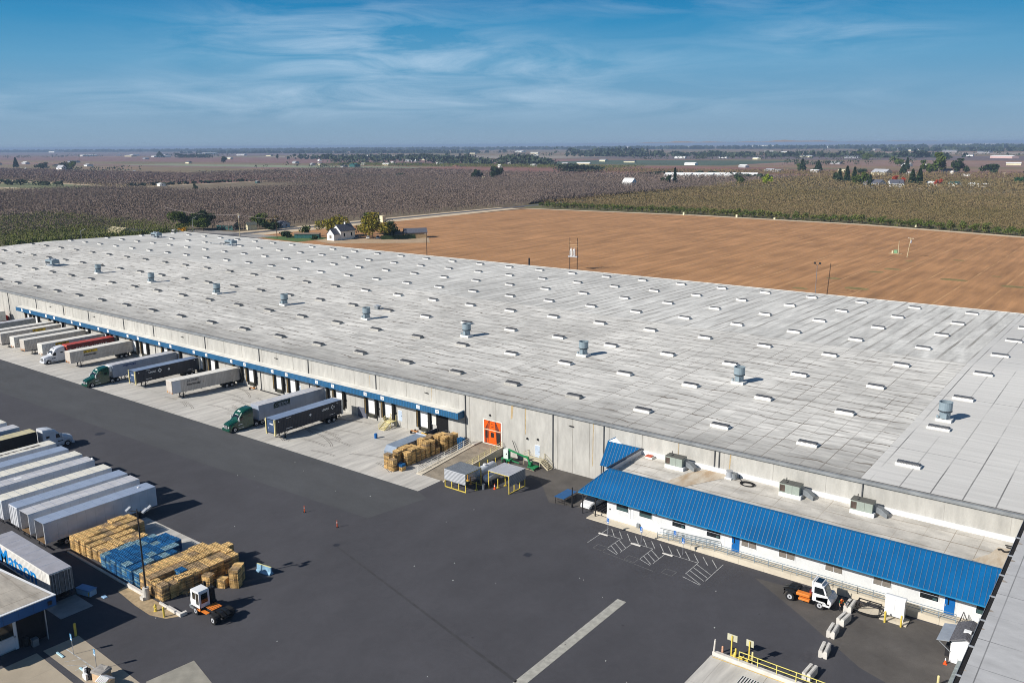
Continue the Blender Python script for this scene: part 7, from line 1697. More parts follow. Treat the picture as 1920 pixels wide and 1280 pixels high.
tree_thing('bright yellow shrub beside the white roadside car', -505.0, 195.5, 3.2, 2.4, gold, 320, 5, 61, leaf=0.35, name='shrub', cat='shrub')
def house(label, x, y, rz, w, d, h, roofh, wm, rm, name='house', cat='house', extra=None, win=True, z=-0.1):
    t = thing(name, label, cat, (x, y, z), rz)
    b = MB(); b.prism([(-d / 2, 0), (d / 2, 0), (d / 2, h), (0, h + roofh), (-d / 2, h)], -w / 2, w / 2); b.build('wall', wm, t)
    b = MB(); o = 0.35
    b.prism([(-d / 2 - o, h - o * roofh / (d / 2)), (0, h + roofh), (0, h + roofh + .16), (-d / 2 - o, h - o * roofh / (d / 2) + .16)], -w / 2 - o, w / 2 + o); b.prism([(0, h + roofh), (d / 2 + o, h - o * roofh / (d / 2)), (d / 2 + o, h - o * roofh / (d / 2) + .16), (0, h + roofh + .16)], -w / 2 - o, w / 2 + o); b.build('roof', rm, t)
    if win:
        for s in (-1, 1):
            for k in range(max(1, int(w / 4))):
                b = MB(); xx = -w / 2 + (k + 0.5) * w / max(1, int(w / 4)); b.box(xx - .5, xx + .5, s * d / 2 - .03, s * d / 2 + .03, h * .35, h * .75); b.build('window', glass, t)
        b = MB(); b.box(w / 2 - .02, w / 2 + .03, -.6, .6, h * .3, h * .75); b.build('window', glass, t); b = MB(); b.box(-w / 2 - .03, -w / 2 + .02, -.5, .5, 0, 2.1); b.build('door', dark, t)
    return t
slate = mat('slate_roof', lin(92, 94, 104), 0.7, 0.2, 1.5); brownroof = mat('brown_roof', lin(120, 106, 94), 0.8, 0.2, 1.5); teal = mat('teal_shed', lin(36, 90, 88), 0.6, 0.2, 1); farw = mat('far_white', lin(236, 236, 232), 0.7, 0.08, 0.1); farg = mat('far_grey', lin(170, 172, 176), 0.7, 0.12, 0.1); farcream = mat('far_cream', lin(222, 214, 180), 0.7, 0.1, 0.1)
t = house('white two gabled farmhouse with a slate roof between yellow green trees', -386, 226, PI / 2, 11, 7.5, 5.2, 3.4, farw, slate)
b = MB(); b.prism([(-3, 0), (3, 0), (3, 3.6), (0, 6.4), (-3, 3.6)], -10.0, -5.5); b.build('gable_wing', farw, t); b = MB(); b.prism([(-3.4, 3.3), (0, 6.5), (3.4, 3.3), (3.4, 3.5), (0, 6.75), (-3.4, 3.5)], -10.3, -5.4); b.build('wing_roof', slate, t)
b = MB(); b.box(-10.06, -10.0, -0.9, 0.9, 1.2, 2.9); b.build('wing_window', blind, t); b = MB(); b.box(1.0, 1.8, -.4, .4, 7.5, 9.8); b.build('chimney', farw, t)
for o in t.children:
    pass
house('long low teal shed left of the white farmhouse', -409, 218, 0.55, 15, 3.5, 2.4, 0.5, teal, brownroof, 'shed', 'shed', win=False)
house('dark roofed barn at the right end of the farmyard', -357, 256, 0.9, 13, 8, 3.2, 2.2, mat('barn_tan', lin(176, 150, 112), 0.8, 0.2, 0.5), slate, 'barn', 'barn', win=False)
house('low tan shed next to the dark roofed barn', -364, 250, 0.9, 8, 5, 2.6, 0.8, mat('barn_tan', 0), brownroof, 'shed', 'shed', win=False)
house('small teal roofed outbuilding behind the parked cars', -376, 256, 0.7, 6, 4, 2.8, 1.0, teal, teal, 'shed', 'shed', win=False)
b = MB(); b.box(-1.5, 1.5, -1.5, 1.5, 0, 4.4); b.box(-1.7, 1.7, -1.7, 1.7, 4.4, 4.7); tag(b.build('water_tank', farcream, loc=(-449, 318, -0.1)), 'pale square tower box beside the country road behind the farm trees', 'tower')
b = MB(); b.cone((0, 0, 0), (0, 0, 9.5), .25, .2, 8); b.bar((-1.4, 0, 9.2), (0, 0, 9.5), .2); tag(b.build('white_mast', farw, loc=(-366, 243, -0.1)), 'white mast rising beside the dark roofed barn', 'mast')
for i, (x, y, lab, m) in enumerate(((-381, 231, 'silver grey car in the shade of the farmyard tree', steel), (-374, 234, 'white pickup parked second in the farmyard line', white), (-369, 237.5, 'pale blue car parked third in the farmyard line', mat('car_blue', lin(120, 150, 176), 0.4, 0.1, 1)))):
    car(lab, (x, y, -0.1), 0.7 + 0.1 * i, m, 4.8, 1.9, 1.6, 'sedan')
car('white car on the road behind the left roof corner, beside the yellow shrub', (-513, 195, -0.09), 1.3, white, 4.7, 1.9, 1.5)
b = MB(); b.box(-10, 10, -0.6, 0.6, 0, 2.2); tag(b.build('farm_hedge', dg, loc=(-359, 244, -0.1)), 'dark clipped hedge along the farmyard drive', 'hedge'); S.objects['farm_hedge'].rotation_euler = (0, 0, 0.85)
house('brown roofed roadside house half hidden by the dark trees', -497, 224, 0.3, 13, 8, 3.0, 1.8, teal, brownroof)
house('small cream gabled hut beside the wooden pole with a transformer', -482, 231, 1.2, 6, 4.5, 3.2, 1.6, farcream, mat('moss_roof', lin(92, 96, 88), 0.8, 0.2, 1), 'hut', 'hut', win=False)
house('low house with a pale roof among the bushes by the country road', -480, 252, 0.2, 12, 7, 2.8, 1.4, farg, slate)
b = MB()
for x in (-6, 0, 6): b.prism([(-3.5, 0), (3.5, 0), (3.5, 2.0), (0, 3.6), (-3.5, 2.0)], x - 2.6, x + 2.6)
tag(b.build('tent', mat('tent_tan', lin(170, 160, 130), 0.8, 0.1, 1), loc=(-536, 170, -0.1)), 'row of pale tan tent roofs among the green orchard trees', 'tent')
# road train behind the far left corner
t = trailer('van', offwhite, creamroof, 'white road trailer with dark blue lettering driving behind the far left roof edge', (-505.0, 134.8, 0), 0.14 + PI, group=None, L=16.15)
t.location = (-447.0, 147.0, -0.09); t.rotation_euler = (0, 0, PI - 0.03)
text('JTRAN', 1.1, inkb, t, (1.325, 3.0, 2.3), RX, shear=0.2)
b = MB(); b.loft([[(-1.2, y, z0), (-1.2, y, z1), (1.2, y, z1), (1.2, y, z0)] for y, z0, z1 in ((-6.0, .5, 1.5), (-4.6, .5, 2.0), (-4.2, .5, 2.9), (-3.4, .5, 3.6), (-1.4, .5, 3.8))])
o = b.build('semi_truck', redp); o.location = (-447.0, 147.0, -0.09); o.rotation_euler = (0, 0, PI - 0.03); tag(o, 'bright red truck pulling the white trailer behind the far left roof edge', 'truck')
# poles
polem = mat('pole_wood', lin(92, 74, 58), 0.85, 0.25, 2); polep = mat('pole_pale', lin(190, 176, 140), 0.8, 0.15, 2)
def upole(label, x, y, h, m=polem, arms=1, lean=0.0, tr=False):
    t = thing('utility_pole', label, 'utility pole', (x, y, -0.15)); t.rotation_euler = (0, lean, 0)
    b = MB(); b.cone((0, 0, 0), (0, 0, h), 0.20, 0.13, 8); b.build('pole', m, t)
    if arms:
        b = MB()
        for k in range(arms): b.bar((-1.3, 0, h - .5 - k), (1.3, 0, h - .5 - k), 0.14)
        b.build('crossarm', m, t)
        b = MB()
        for k in (-1.1, -0.5, 0.5, 1.1): b.cyl((k, 0, h - .45), (k, 0, h - .15), .06, 6)
        b.build('insulator', white, t)
    if tr: b = MB(); b.cyl((0.4, 0, h - 2.6), (0.4, 0, h - 1.2), .35, 10); b.build('transformer', farg, t)
upole('tall wooden utility pole left of the big dark roadside trees', -531, 199, 15.5, arms=1); upole('pale utility pole with a transformer at the roadside, above the roof edge', -449, 199, 14.0, polep, 2, tr=True); upole('brown utility pole between the cream hut and the white farmhouse', -421, 205, 12, arms=1)
upole('thin brown utility pole on the field edge right of the farmyard', -293, 198, 11, arms=1); upole('dark wooden pole at the far right roof edge', -96, 197, 11.5, arms=0, lean=0.05)
upole('leaning pale pole carrying equipment in the middle of the brown field', -99, 322, 9.5, polep, 1, lean=0.10, tr=True); upole('short pale pole beside the green pump in the brown field', -105.5, 332, 6.5, polep, 0)
upole('wooden pole standing in the orchard at the far left', -639, 201, 15, arms=1); upole('second wooden pole in the orchard at the far left', -836, 240, 14, arms=1); upole('short thick pole at the left edge of the large orchard', -988, 315, 13, polep, 0); upole('tall pole at the right edge of the orchard', -180, 700, 14, arms=1); upole('pole with a bright base by the right distant road', -175, 1100, 16, polep, 1)
def slamp(label, x, y, h):
    t = thing('street_lamp', label, 'street lamp', (x, y, -0.15)); b = MB(); b.cone((0, 0, 0), (0, 0, h), .14, .09, 8); b.build('pole', galv, t); b = MB(); b.bar((0, 0, h), (2.2, 1.2, h + 1.0), .12); b.build('arm', galv, t); b = MB(); b.box(2.0, 2.7, 1.0, 1.4, h + .95, h + 1.1); b.build('lamp_head', farg, t)
slamp('curved arm street lamp in front of the roadside houses', -478, 186, 10.5); slamp('street lamp rising over the far left roof edge in front of the green orchard', -452, 105, 11)
t = thing('light_mast', 'thin mast with two dark floodlights at the far right roof edge', 'light mast', (-99.5, 195, -0.15)); b = MB(); b.cyl((0, 0, 0), (0, 0, 10.5), .1, 8); b.build('pole', steel, t)
for s in (-1, 1):
    b = MB(); b.bar((0, 0, 10.4), (s * .7, 0, 11.2), .08); b.box(s * .9 - .35, s * .9 + .35, -.2, .2, 11.0, 11.7); b.build('floodlight', dark, t)
# transformer platform between two poles
t = thing('transformer_platform', 'pair of wooden poles carrying two white transformer cans above the back roof edge', 'transformer', (-205, 197, -0.15), 0.05)
for s in (-1, 1):
    b = MB(); b.cone((s * 1.9, 0, 0), (s * 1.9, 0, 14), .2, .14, 8); b.build('pole', polem, t)
b = MB(); b.box(-2.4, 2.1, -.6, .6, 5.6, 6.1); b.build('platform', farg, t)
b = MB()
for z in (10.2, 10.9): b.bar((-2.4, 0, z), (2.4, 0, z), .18)
b.bar((-2.2, 0, 12.2), (-1.2, 0, 12.2), .14); b.bar((1.2, 0, 12.2), (2.4, 0, 12.2), .14); b.build('crossarm', mat('arm_tan', lin(190, 160, 120), 0.8, 0.2, 2), t)
for x in (-1.1, 0.4):
    b = MB(); b.cyl((x, 0, 6.1), (x, 0, 9.0), .5, 12); b.box(x - .3, x - .05, -.75, -.4, 6.4, 8.6); b.cyl((x - .2, 0, 9), (x - .2, 0, 9.6), .08, 6); b.cyl((x + .25, 0, 9), (x + .25, 0, 9.6), .08, 6); b.build('transformer_can', farw, t)
b = MB(); b.box(-.25, .25, -.2, .2, 0, 1.9 + 9); tag(b.build('roof_edge_flue', dark, loc=(-194, 150, 0)), 'small black flue just beyond the back roof edge', 'flue'); S.objects['roof_edge_flue'].scale = (1, 1, 1)
# overhead wires
wb = MB()
def wire(a, c, sag):
    a = Vector(a); c = Vector(c); prev = a
    for i in range(1, 13):
        s = i / 12; p = a + (c - a) * s; p.z -= sag * 4 * s * (1 - s); wb.bar(prev, p, 0.07); prev = p
for o_ in (-1.0, 1.0): wire((-531 + o_, 199, 14.8), (-449 + o_, 199, 13.2), 2.0); wire((-449 + o_, 199, 13.2), (-421 + o_, 205, 11.3), 0.5)
tag(wb.build('overhead_wire', mat('wire', lin(150, 140, 136), 0.6, 0.1, 1)), 'overhead wires strung between the three roadside utility poles', 'wires')
t = thing('well_pump', 'small green well pump in the middle of the brown field', 'pump', (-107, 333.5, -0.12)); b = MB(); b.box(-.8, .8, -.7, .7, .3, 1.8); b.build('pump_housing', mat('pump_green', lin(120, 160, 120), 0.6, 0.15, 1), t); b = MB(); b.cyl((-1.5, 0, 0), (-1.5, 0, 1.4), .35, 10); b.box(1.0, 1.5, -.4, .4, 0, 2.0); b.build('tank', farcream, t); b = MB(); b.box(-3.0, 3.0, -2, 2, 0, .08); b.build('pad', mat('pad_soil', lin(190, 160, 120), 0.95, 0.2, 0.5), t)
for (x, y, h, lab) in ((-299, 489.5, 3.2, 'white standpipe on the far dirt track, left of the pale cabinets'), (-257, 491, 3.0, 'pale cabinet on the far dirt track in the middle'), (-132, 482, 3.4, 'pale cabinet on the far dirt track towards the right'), (-228, 490, 1.6, 'small pale box on the far dirt track')):
    b = MB(); b.box(-.6, .6, -.5, .5, 0, h * .65); b.box(-.7, .7, -.6, .6, h * .65, h * .65 + .12); tag(b.build('track_cabinet', farcream, loc=(x, y, -.1)), lab, 'cabinet')
# far barns, houses and sheds (x, y, width, depth, height, roof height, wall, roof, label)
FB = [(-574, 882, 15, 12, 5, 5, farw, farw, 'steep white barn in the bare orchard left of the greenhouses', 0.6), (-2183, 905, 40, 22, 9, 11, farw, farg, 'white barn with a tall roof among the trees at the far left', 0.7), (-2300, 872, 50, 14, 5, 3, farw, farw, 'long low white shed left of the far left barn', 0.3), (-2400, 900, 30, 14, 5, 2, farcream, farcream, 'cream shed at the far left farm', 0.2),
      (-1847, 868, 46, 12, 4, 2.5, farcream, farcream, 'pale yellow shed pair in the bare fields, left one', 0.1), (-1840, 900, 40, 12, 4, 2.5, farw, farw, 'pale shed just right of the yellow one in the bare fields', 0.1),
      (-5760, 2753, 230, 40, 12, 3, farw, farw, 'long white roofed warehouse at the left horizon', -0.45), (-5650, 3014, 110, 40, 12, 3, farw, farw, 'white roofed warehouse second along the left horizon', -0.45), (-4650, 2620, 240, 30, 10, 2, farw, farw, 'long thin white roof right of the left horizon warehouses', -0.5), (-6050, 3851, 260, 50, 14, 3, farg, farw, 'long pale roof at the horizon above the left fields', -0.5), (-3900, 2100, 60, 20, 8, 3, farg, farg, 'grey shed near the left horizon tree clump', -0.3),
      (-1990, 1524, 44, 16, 7, 3, farg, farg, 'grey barn in the middle distance behind the green field', 0.2), (-1860, 1600, 36, 16, 6, 3, farw, farw, 'white house in the middle distance left of the dark barn', 0.4), (-1719, 1440, 46, 26, 9, 4, teal, teal, 'dark teal barn in the centre distance', 0.4), (-2100, 1640, 28, 12, 4, 2, farw, farw, 'small white sheds in a row on the green field', 0.2), (-1968, 1824, 50, 14, 5, 2, farw, farw, 'white long shed above the dark teal barn', 0.1), (-1700, 1747, 60, 18, 6, 3, farw, farw, 'white farm building left of the centre tree line', 0.1), (-1642, 1858, 50, 18, 6, 3, farcream, farw, 'cream farm building inside the centre tree line', 0.2), (-1560, 1900, 44, 18, 6, 3, farw, farw, 'white farm building right of the centre tree line', 0.1),
      (-1495, 1585, 64, 14, 4, 1.5, mat('pink_roof', lin(190, 130, 130), 0.7, 0.1, 1), mat('pink_roof', 0), 'long pink roofed shed in the centre distance', 0.05), (-1300, 1660, 40, 16, 6, 3, farw, farw, 'white house group at the centre right distance', 0.1), (-1100, 980, 14, 8, 3, 1, farw, farw, 'white van sized shed at the far orchard track junction', 0.3), (-905, 985, 12, 8, 3.5, 1, farcream, farcream, 'small cream pump house by the two dark round trees', 0.2), (-1150, 560, 14, 8, 3, 1, farw, farw, 'white truck sized shed at the left dirt crossing', 0.4), (-1105, 690, 18, 7, 3.5, 1, teal, farg, 'small blue shed on the dirt track left of the round dark tree', 0.3),
      (-299, 1000, 22, 14, 5, 4, farg, slate, 'grey roofed farmhouse with red trees behind it on the right', 0.3), (-276, 1006, 16, 10, 5, 4, farw, slate, 'white gabled house attached right of the grey farmhouse', 1.2), (-245, 1060, 18, 8, 4, 1.5, farw, farw, 'white trailer shed right of the dark conifers', 0.1), (-222, 1064, 14, 8, 4, 1.5, farw, teal, 'white and teal trailer shed right of the dark conifers', 0.1), (-196, 1072, 30, 8, 3, 1, farw, farw, 'long low white shed at the orchard edge on the right', -0.05),
      (-402, 1420, 44, 30, 6, 9, farcream, farg, 'pale yellow barn with a wide low gable on the right', 0.25), (-360, 1440, 26, 12, 5, 2, farw, farw, 'white shed right of the pale yellow barn', 0.1), (-318, 1520, 36, 20, 8, 5, farw, brownroof, 'white house with arches below the tallest tree', 0.2), (-274, 1420, 26, 8, 3, 2, farw, farw, 'white car port by the road below the tallest tree', 0.0), (-500, 1990, 34, 20, 7, 4, farw, farw, 'white house above the pale yellow barn', 0.3), (-455, 1985, 40, 12, 6, 2, farw, farw, 'long white building right of the upper white house', 0.1), (-540, 1500, 30, 14, 5, 2.5, farw, farw, 'white shed left of the round bushes on the right', 0.2), (-500, 1530, 24, 14, 5, 3, farcream, farcream, 'cream house left of the round bushes on the right', 0.2), (-640, 1540, 34, 20, 4, 3.5, farg, farg, 'grey low pitched roof left of the two dark conifers', 0.2), (-610, 1500, 30, 20, 4, 3.5, farg, farg, 'second grey low pitched roof beside the two dark conifers', 0.2), (-612, 1060, 14, 8, 3, 1.5, farw, farw, 'small white shed left of the dark conifer row', 0.4), (-590, 1040, 12, 8, 3, 1.5, farw, farw, 'second small white shed left of the dark conifer row', 0.2),
      (-240, 1950, 60, 14, 5, 2, farw, farw, 'long white shed right of the tallest tree', 0.0), (-214, 1925, 14, 12, 8, 2, farw, farw, 'white tank like shed right of the long white shed', 0.0), (-100, 3050, 260, 30, 9, 2, farw, farw, 'long white roofs at the right horizon', -0.05), (120, 3080, 170, 30, 9, 2, farw, farw, 'white roof at the right horizon, further right', -0.05), (-470, 3100, 150, 40, 10, 4, mat('pink_far', lin(206, 176, 170), 0.7, 0.1, 1), farw, 'pinkish roofed building at the right horizon', -0.05), (60, 2300, 50, 16, 6, 3, farw, farw, 'white shed at the right edge in the middle distance', 0.0), (-62, 2350, 70, 16, 6, 3, farw, farw, 'white building left of the right edge trees', 0.0),
      (-2568, 3404, 90, 30, 9, 4, farw, farw, 'white building group at the centre horizon', -0.2), (-1140, 2700, 50, 20, 7, 3, farcream, farw, 'cream house group centre right, near the horizon', 0), (-2540, 2010, 60, 16, 6, 3, farw, farw, 'white shed above the green field', 0.1), (-3360, 3305, 120, 26, 8, 3, farw, farw, 'long white roof right of the water tower', -0.2)]
for i, (x, y, w, dd_, h, rh, wm, rm, lab, rz) in enumerate(FB):
    if math.hypot(x, y) > 1300: w, dd_, h, rh = w * .64, dd_ * .64, h * .7, rh * .6
    house(lab, x, y, rz - 0.66, w, dd_, h, rh, wm, rm, 'barn' if w > 30 else 'farm_building', 'building', win=w <= 22, z=-0.3)
# greenhouse: four white ridges
t = thing('greenhouse', 'row of white plastic greenhouse roofs stepping right in the middle distance', 'greenhouse', (-640, 1195, -0.2), 0.25)
for k in range(4):
    b = MB(); b.prism([(-14, 0), (14, 0), (14, 3), (0, 7), (-14, 3)], -42 + k * 34, -8 + k * 34 + 10, 'x'); o = b.build('greenhouse_bay', farw, t); o.location = (0, k * 6, 0)
# horizon industrial roofs: bright thin slabs far away
HB = [(-11500, 5200, 300), (-9800, 6200, 260), (-9600, 8200, 420), (-8800, 8600, 500), (-7200, 8400, 330), (-6300, 8300, 420), (-6900, 11500, 700), (-4700, 9300, 520), (-3900, 9800, 620), (-3100, 9500, 300), (-2600, 9600, 420), (-1700, 9900, 320), (-900, 8600, 700), (200, 8400, 640), (1500, 9600, 300), (-13800, 9000, 500), (-2200, 12500, 900)]
for i, (x, y, w) in enumerate(HB):
    t = thing('horizon_warehouse', 'bright white warehouse roof on the horizon, %s in a loose line from the left' % nth(i + 1), 'building', (x, y, -0.4), 0.62 - 0.66, group='white warehouses on the horizon')
    w = w * .55
    b = MB(); b.box(-w / 2, w / 2, -60, 60, 0, 14 + (i % 3) * 6); b.build('wall', farw, t); b = MB(); b.box(-w / 2 - 2, w / 2 + 2, -62, 62, 14 + (i % 3) * 6, 16 + (i % 3) * 6); b.build('roof', farw, t)
sr = random.Random(91)
for k in range(46):
    px = 30 + k * 41 + sr.uniform(-14, 14); D = sr.choice((2300, 3000, 3800, 4800, 6000)) * sr.uniform(.85, 1.15)
    a_ = math.atan2((px - 960) / 1602.57, 1) - 0.6598
    t = thing('farm_building', 'small pale farm building among trees near the horizon, %s from the left' % nth(k + 1), 'building', (math.sin(a_) * D, math.cos(a_) * D - 111, -.35), sr.uniform(-.6, .3), group='small farms near the horizon')
    w_ = D / 190 * sr.uniform(.6, 1.5); b = MB(); b.box(-w_, w_, -w_ * .4, w_ * .4, 0, 3.2 + D / 2000); b.build('wall', sr.choice((farw, farg, farcream)), t); b = MB(); b.prism([(-w_ * .46, 3.2 + D / 2000), (w_ * .46, 3.2 + D / 2000), (0, 5 + D / 1200)], -w_ * 1.04, w_ * 1.04); b.build('roof', sr.choice((farw, farw, farg, slate)), t)
# single far trees
FT = [(-883, 938, 19, 13, dg, 0, 'round dark tree left of the pair in the middle distance'), (-846, 942, 24, 14, dg, 0, 'larger round dark tree of the pair in the middle distance'), (-866, 958, 17, 3.5, dg, 1, 'thin dark conifer between the two round dark trees'), (-985, 509, 9.5, 6.0, dg, 0, 'lone round dark tree in the bare orchard on the left'),
      (-2566, 960, 52, 14, dg, 1, 'tall dark conifer at the far left farm'), (-2450, 985, 30, 24, dg, 0, 'dark rounded tree beside the tall conifer at the far left'), (-2340, 925, 34, 26, dg, 0, 'dark tree left of the far left barn'), (-2230, 930, 38, 26, dg, 0, 'dark tree just left of the far left barn roof'), (-2130, 905, 40, 24, mg_, 0, 'tree just right of the far left barn'), (-2570, 1623, 44, 26, dg, 0, 'dark tree in the left centre fields'), (-4279, 2394, 60, 50, dg, 1, 'pointed dark tree near the left horizon'),
      (-330, 1500, 62, 26, mg_, 0, 'tallest bushy tree in the right distance'), (-298, 1490, 46, 22, dg, 0, 'dark rounded tree right of the tallest tree'), (-345, 1480, 40, 18, mg_, 0, 'tree left of the tallest bushy tree'), (-254, 1500, 40, 26, dg, 0, 'broad dark tree further right of the tallest tree'), (-210, 1620, 44, 20, dg, 1, 'pointed dark tree right of the long white shed'), (-520, 1990, 40, 32, mg_, 0, 'pale green round tree above the pale yellow barn'), (-430, 1700, 42, 10, dg, 1, 'slim dark tree between the pale green tree and the tallest tree'), (-364, 1400, 32, 14, dg, 1, 'dark conifer pair right of the pale yellow barn'), (-430, 1410, 22, 18, dg, 0, 'dark low tree left of the pale yellow barn'),
      (-578, 1540, 42, 14, dg, 1, 'left of the two dark conifers by the low grey roofs'), (-545, 1530, 38, 16, dg, 1, 'right of the two dark conifers by the low grey roofs'), (-375, 1090, 19, 9, dg, 0, 'dark bushy tree at the left of the conifer row'), (-366, 1080, 21, 6.5, dg, 1, 'dark conifer in the row, first from the left'), (-357, 1082, 24, 6.5, dg, 1, 'dark conifer in the row, second from the left'), (-348, 1084, 23, 6, dg, 1, 'dark conifer in the row, third from the left'), (-322, 1010, 17, 9, mg_, 0, 'olive tree left of the grey farmhouse'), (-312, 1004, 19, 8, mg_, 0, 'second olive tree left of the grey farmhouse'), (-303, 995, 16, 5, dg, 1, 'dark conifer touching the left of the grey farmhouse'), (-286, 1040, 13, 7, redl, 0, 'red autumn tree behind the grey farmhouse'), (-278, 1046, 12, 7, redl, 0, 'second red autumn tree behind the grey farmhouse'), (-268, 1050, 22, 7, dg, 1, 'tall dark conifer behind the white gabled house'), (-260, 1052, 23, 7, dg, 1, 'second tall dark conifer behind the white gabled house'), (-236, 1040, 10, 5, redl, 0, 'reddish brown shrub by the white trailer sheds'),
      (-166, 1150, 13, 11, mat('leaf_fresh', lin(40, 84, 44), 0.9, 0.2, 1), 0, 'bright dark green low tree at the orchard edge on the right'), (-155, 1160, 10, 9, dg, 0, 'second low green tree at the orchard edge on the right'), (-60, 1190, 12, 8, gold, 0, 'golden brown tree at the right edge'), (-50, 1200, 16, 7, dg, 0, 'dark tree behind the golden brown one at the right edge'), (-466, 985, 16, 11, dg, 0, 'dark round tree right of the thin cypress'), (-455, 960, 13, 10, mg_, 0, 'bushy tree behind the large white greenhouse group'), (-420, 965, 16, 9, leaf_mat('leaf_bright', lin(120, 140, 30), lin(140, 150, 40), lin(100, 120, 30), 0.3), 0, 'bright yellow green tree at the olive orchard top'), (-540, 925, 14, 7, dg, 0, 'brown dark tree right of the steep white barn'), (-533, 930, 24, 2.5, dg, 1, 'thin cypress standing right of the steep white barn'), (-566, 960, 12, 7, dg, 0, 'bush behind the steep white barn'),
      (-600, 1585, 26, 16, mg_, 0, 'grey green tree near the left low grey roof'), (-70, 2400, 52, 34, mg_, 0, 'large pale tree left of the right edge'), (120, 2500, 60, 40, dg, 0, 'dark tree cluster at the right edge of the distance'), (-790, 2720, 44, 50, mg_, 0, 'spreading grey green tree above the left conifers near the right horizon'), (-560, 2700, 30, 24, dg, 0, 'small dark tree on the pale strip near the right horizon')]
for i, (x, y, h, r, m, cf, lab) in enumerate(FT):
    dist = math.hypot(x, y); far_ = dist > 1300; h = h * (0.6 if far_ else 1.0); r = r * (0.8 if far_ else 1.0)
    tree_thing(lab, x, y, h * 0.92, r * 0.62 if not cf else r * 0.7, m, 700, 8, 100 + i, bool(cf), leaf=max(0.55, h * 0.075), name='conifer_tree' if cf else 'broadleaf_tree', trunk=max(0.3, h * .02), z0=-0.4)
# tree belts and copses far off read as masses
def belt(name, pts, n, h, spread, m, label, seed, leaf):
    rg_ = np.random.default_rng(seed); A = np.array(pts, float); seg = rg_.integers(0, len(A) - 1, n); s = rg_.random(n)
    C = A[seg] + (A[seg + 1] - A[seg]) * s[:, None]; C += rg_.normal(size=C.shape) * spread
    hh = h * (0.45 + 0.55 * np.abs(np.sin(C[:, 0] / (h * 3.1)) * np.cos(C[:, 1] / (h * 2.3)))) 
    K = 9
    cen = np.repeat(np.concatenate([C, np.zeros((n, 1))], 1)[:, None], K, 1); cen[:, :, :2] += rg_.normal(size=(n, K, 2)) * h * .22; cen[:, :, 2] = hh[:, None] * rg_.random((n, K)) ** .6
    C = cen.reshape(-1, 3); k = len(C)
    d1 = rg_.normal(size=(k, 3)); d1 /= np.linalg.norm(d1, axis=1)[:, None]; d2 = rg_.normal(size=(k, 3)); d2 -= (d1 * d2).sum(1)[:, None] * d1; d2 /= np.linalg.norm(d2, axis=1)[:, None]
    V = np.stack([C + d1 * leaf, C + d2 * leaf, C - d1 * leaf, C - d2 * leaf], 1).reshape(-1, 3); V[:, 2] = np.maximum(V[:, 2], -0.3)
    return tag(bulk(name, V, np.arange(k * 4).reshape(-1, 4), m), label, 'trees', kind='stuff')
farleaf = leaf_mat('far_leaf', lin(58, 70, 56), lin(70, 80, 60), lin(48, 58, 50), 0.004)
belt('copse', [(-990, 1330), (-925, 1365)], 130, 18, 9, farleaf, 'oval dark copse above the brown field in the centre', 1, 2.2)
belt('tree_belt', [(-2250, 1830), (-1900, 1950), (-1650, 1840), (-1450, 1800), (-1330, 1750)], 260, 27, 26, farleaf, 'dark tree belt around the farm buildings in the centre distance', 2, 4)
belt('tree_belt', [(-4166, 2420), (-3980, 2480)], 90, 30, 12, farleaf, 'dark tree clump near the left horizon', 3, 4)
belt('tree_belt', [(-2150, 3200), (-1500, 3350), (-700, 3200)], 330, 22, 50, farleaf, 'long dark tree belt right of centre below the horizon', 4, 7)
belt('tree_belt', [(-2540, 3700), (-2150, 3760)], 120, 42, 40, farleaf, 'hump of tall trees on the centre horizon', 5, 7)
belt('tree_belt', [(-16000, 5200), (-11000, 6000), (-7000, 6700)], 900, 24, 180, farleaf, 'low tree line along the left horizon', 6, 22)
belt('tree_belt', [(-9000, 7400), (-5200, 7900), (-1200, 8000), (2600, 7600)], 1100, 22, 240, farleaf, 'low tree line along the centre and right horizon', 7, 24)
belt('tree_belt', [(-7000, 4300), (-5200, 4500), (-3900, 4600)], 380, 20, 90, farleaf, 'dark tree line left of centre below the horizon', 8, 12)
belt('tree_belt', [(-1500, 5600), (200, 5400), (1900, 5000)], 520, 18, 110, farleaf, 'dark flat tree line below the right horizon', 9, 14)
belt('tree_belt', [(-2050, 390), (-1500, 455), (-1250, 478)], 120, 9, 6, farleaf, 'dark shrubs along the dirt track at the far left', 10, 1.6)
belt('tree_belt', [(-1168, 520), (-1180, 880), (-1095, 990)], 260, 5.5, 3.0, farleaf, 'shaded hedge like edge of the far bare orchard along the dirt track', 11, 1.4)
belt('tree_belt', [(-760, 1240), (-620, 1270), (-500, 1150)], 140, 7, 8, farleaf, 'green row right of the greenhouses', 12, 2.2)
belt('tree_belt', [(-3000, 2300), (-2600, 2420), (-2300, 2500)], 200, 20, 60, farleaf, 'scattered trees above the centre tree belt', 13, 6)
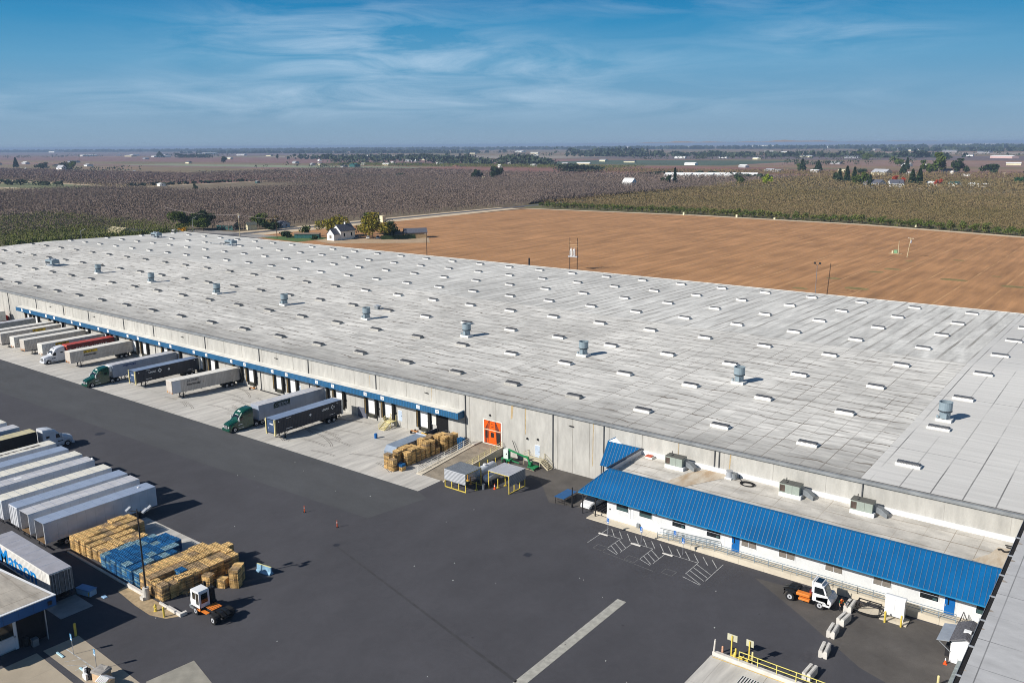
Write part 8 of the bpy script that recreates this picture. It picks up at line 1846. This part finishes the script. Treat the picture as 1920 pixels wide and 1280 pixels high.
for k_, (D, n_, h_) in enumerate(((2300, 90, 15), (3100, 120, 17), (4200, 150, 18), (5600, 170, 20))):
    br = random.Random(500 + k_); q_ = 0.0
    for seg_ in range(6):
        a0 = -0.6598 - 0.56 + br.random() * 1.1; a1 = a0 + br.uniform(0.03, 0.14); D2 = D * br.uniform(.9, 1.12)
        belt('tree_belt', [(math.sin(a0) * D, math.cos(a0) * D - 111), (math.sin(a1) * D2, math.cos(a1) * D2 - 111)], n_ // 4, h_, D * .006, farleaf, 'broken dark tree row between far fields, %s of the %s band' % (nth(seg_ + 1), nth(k_ + 1)), 600 + k_ * 10 + seg_, h_ * .12)
# faint dry hills beyond the centre horizon
hb = MB(); hr = random.Random(2); prev = None; ring1 = []; ring0 = []; ring2 = []
for i in range(40):
    s = i / 39; x = -30000 + s * 22000; y = 40000 + s * 3000; hgt = (60 + 130 * math.sin(PI * s) * (0.7 + 0.5 * math.sin(i * 1.3) * math.cos(i * 0.7)))
    ring0.append((x, y, -30)); ring1.append((x + 800, y + 1600, max(5, hgt))); ring2.append((x + 1600, y + 6000, -30))
for i in range(39):
    hb.face([ring0[i], ring0[i + 1], ring1[i + 1], ring1[i]]); hb.face([ring1[i], ring1[i + 1], ring2[i + 1], ring2[i]])
tag(hb.build('hills', mat('dry_hills', lin(150, 130, 110), 0.95, 0.1, 0.001, world=True), smooth=True), kind='structure')
# ---- the air
hz = MB(); hz.box(-95000, 45000, -6000, 115000, -1.4, 70.0)
ho = hz.build('haze', mat('haze_dummy', (0.5, 0.5, 0.5, 1)), None)
hm = bpy.data.materials.new('haze_air'); hm.use_nodes = True; t_ = hm.node_tree; t_.nodes.clear()
o_ = N(t_, 'ShaderNodeOutputMaterial'); v_ = N(t_, 'ShaderNodeVolumePrincipled'); v_.inputs['Color'].default_value = (0.42, 0.58, 0.82, 1); v_.inputs['Density'].default_value = 0.000085; v_.inputs['Anisotropy'].default_value = 0.0
t_.links.new(v_.outputs[0], o_.inputs['Volume'])
ho.data.materials.clear(); ho.data.materials.append(hm); tag(ho, kind='stuff')
ho['label'] = 'thin bluish haze lying over the far fields'; ho['category'] = 'haze'
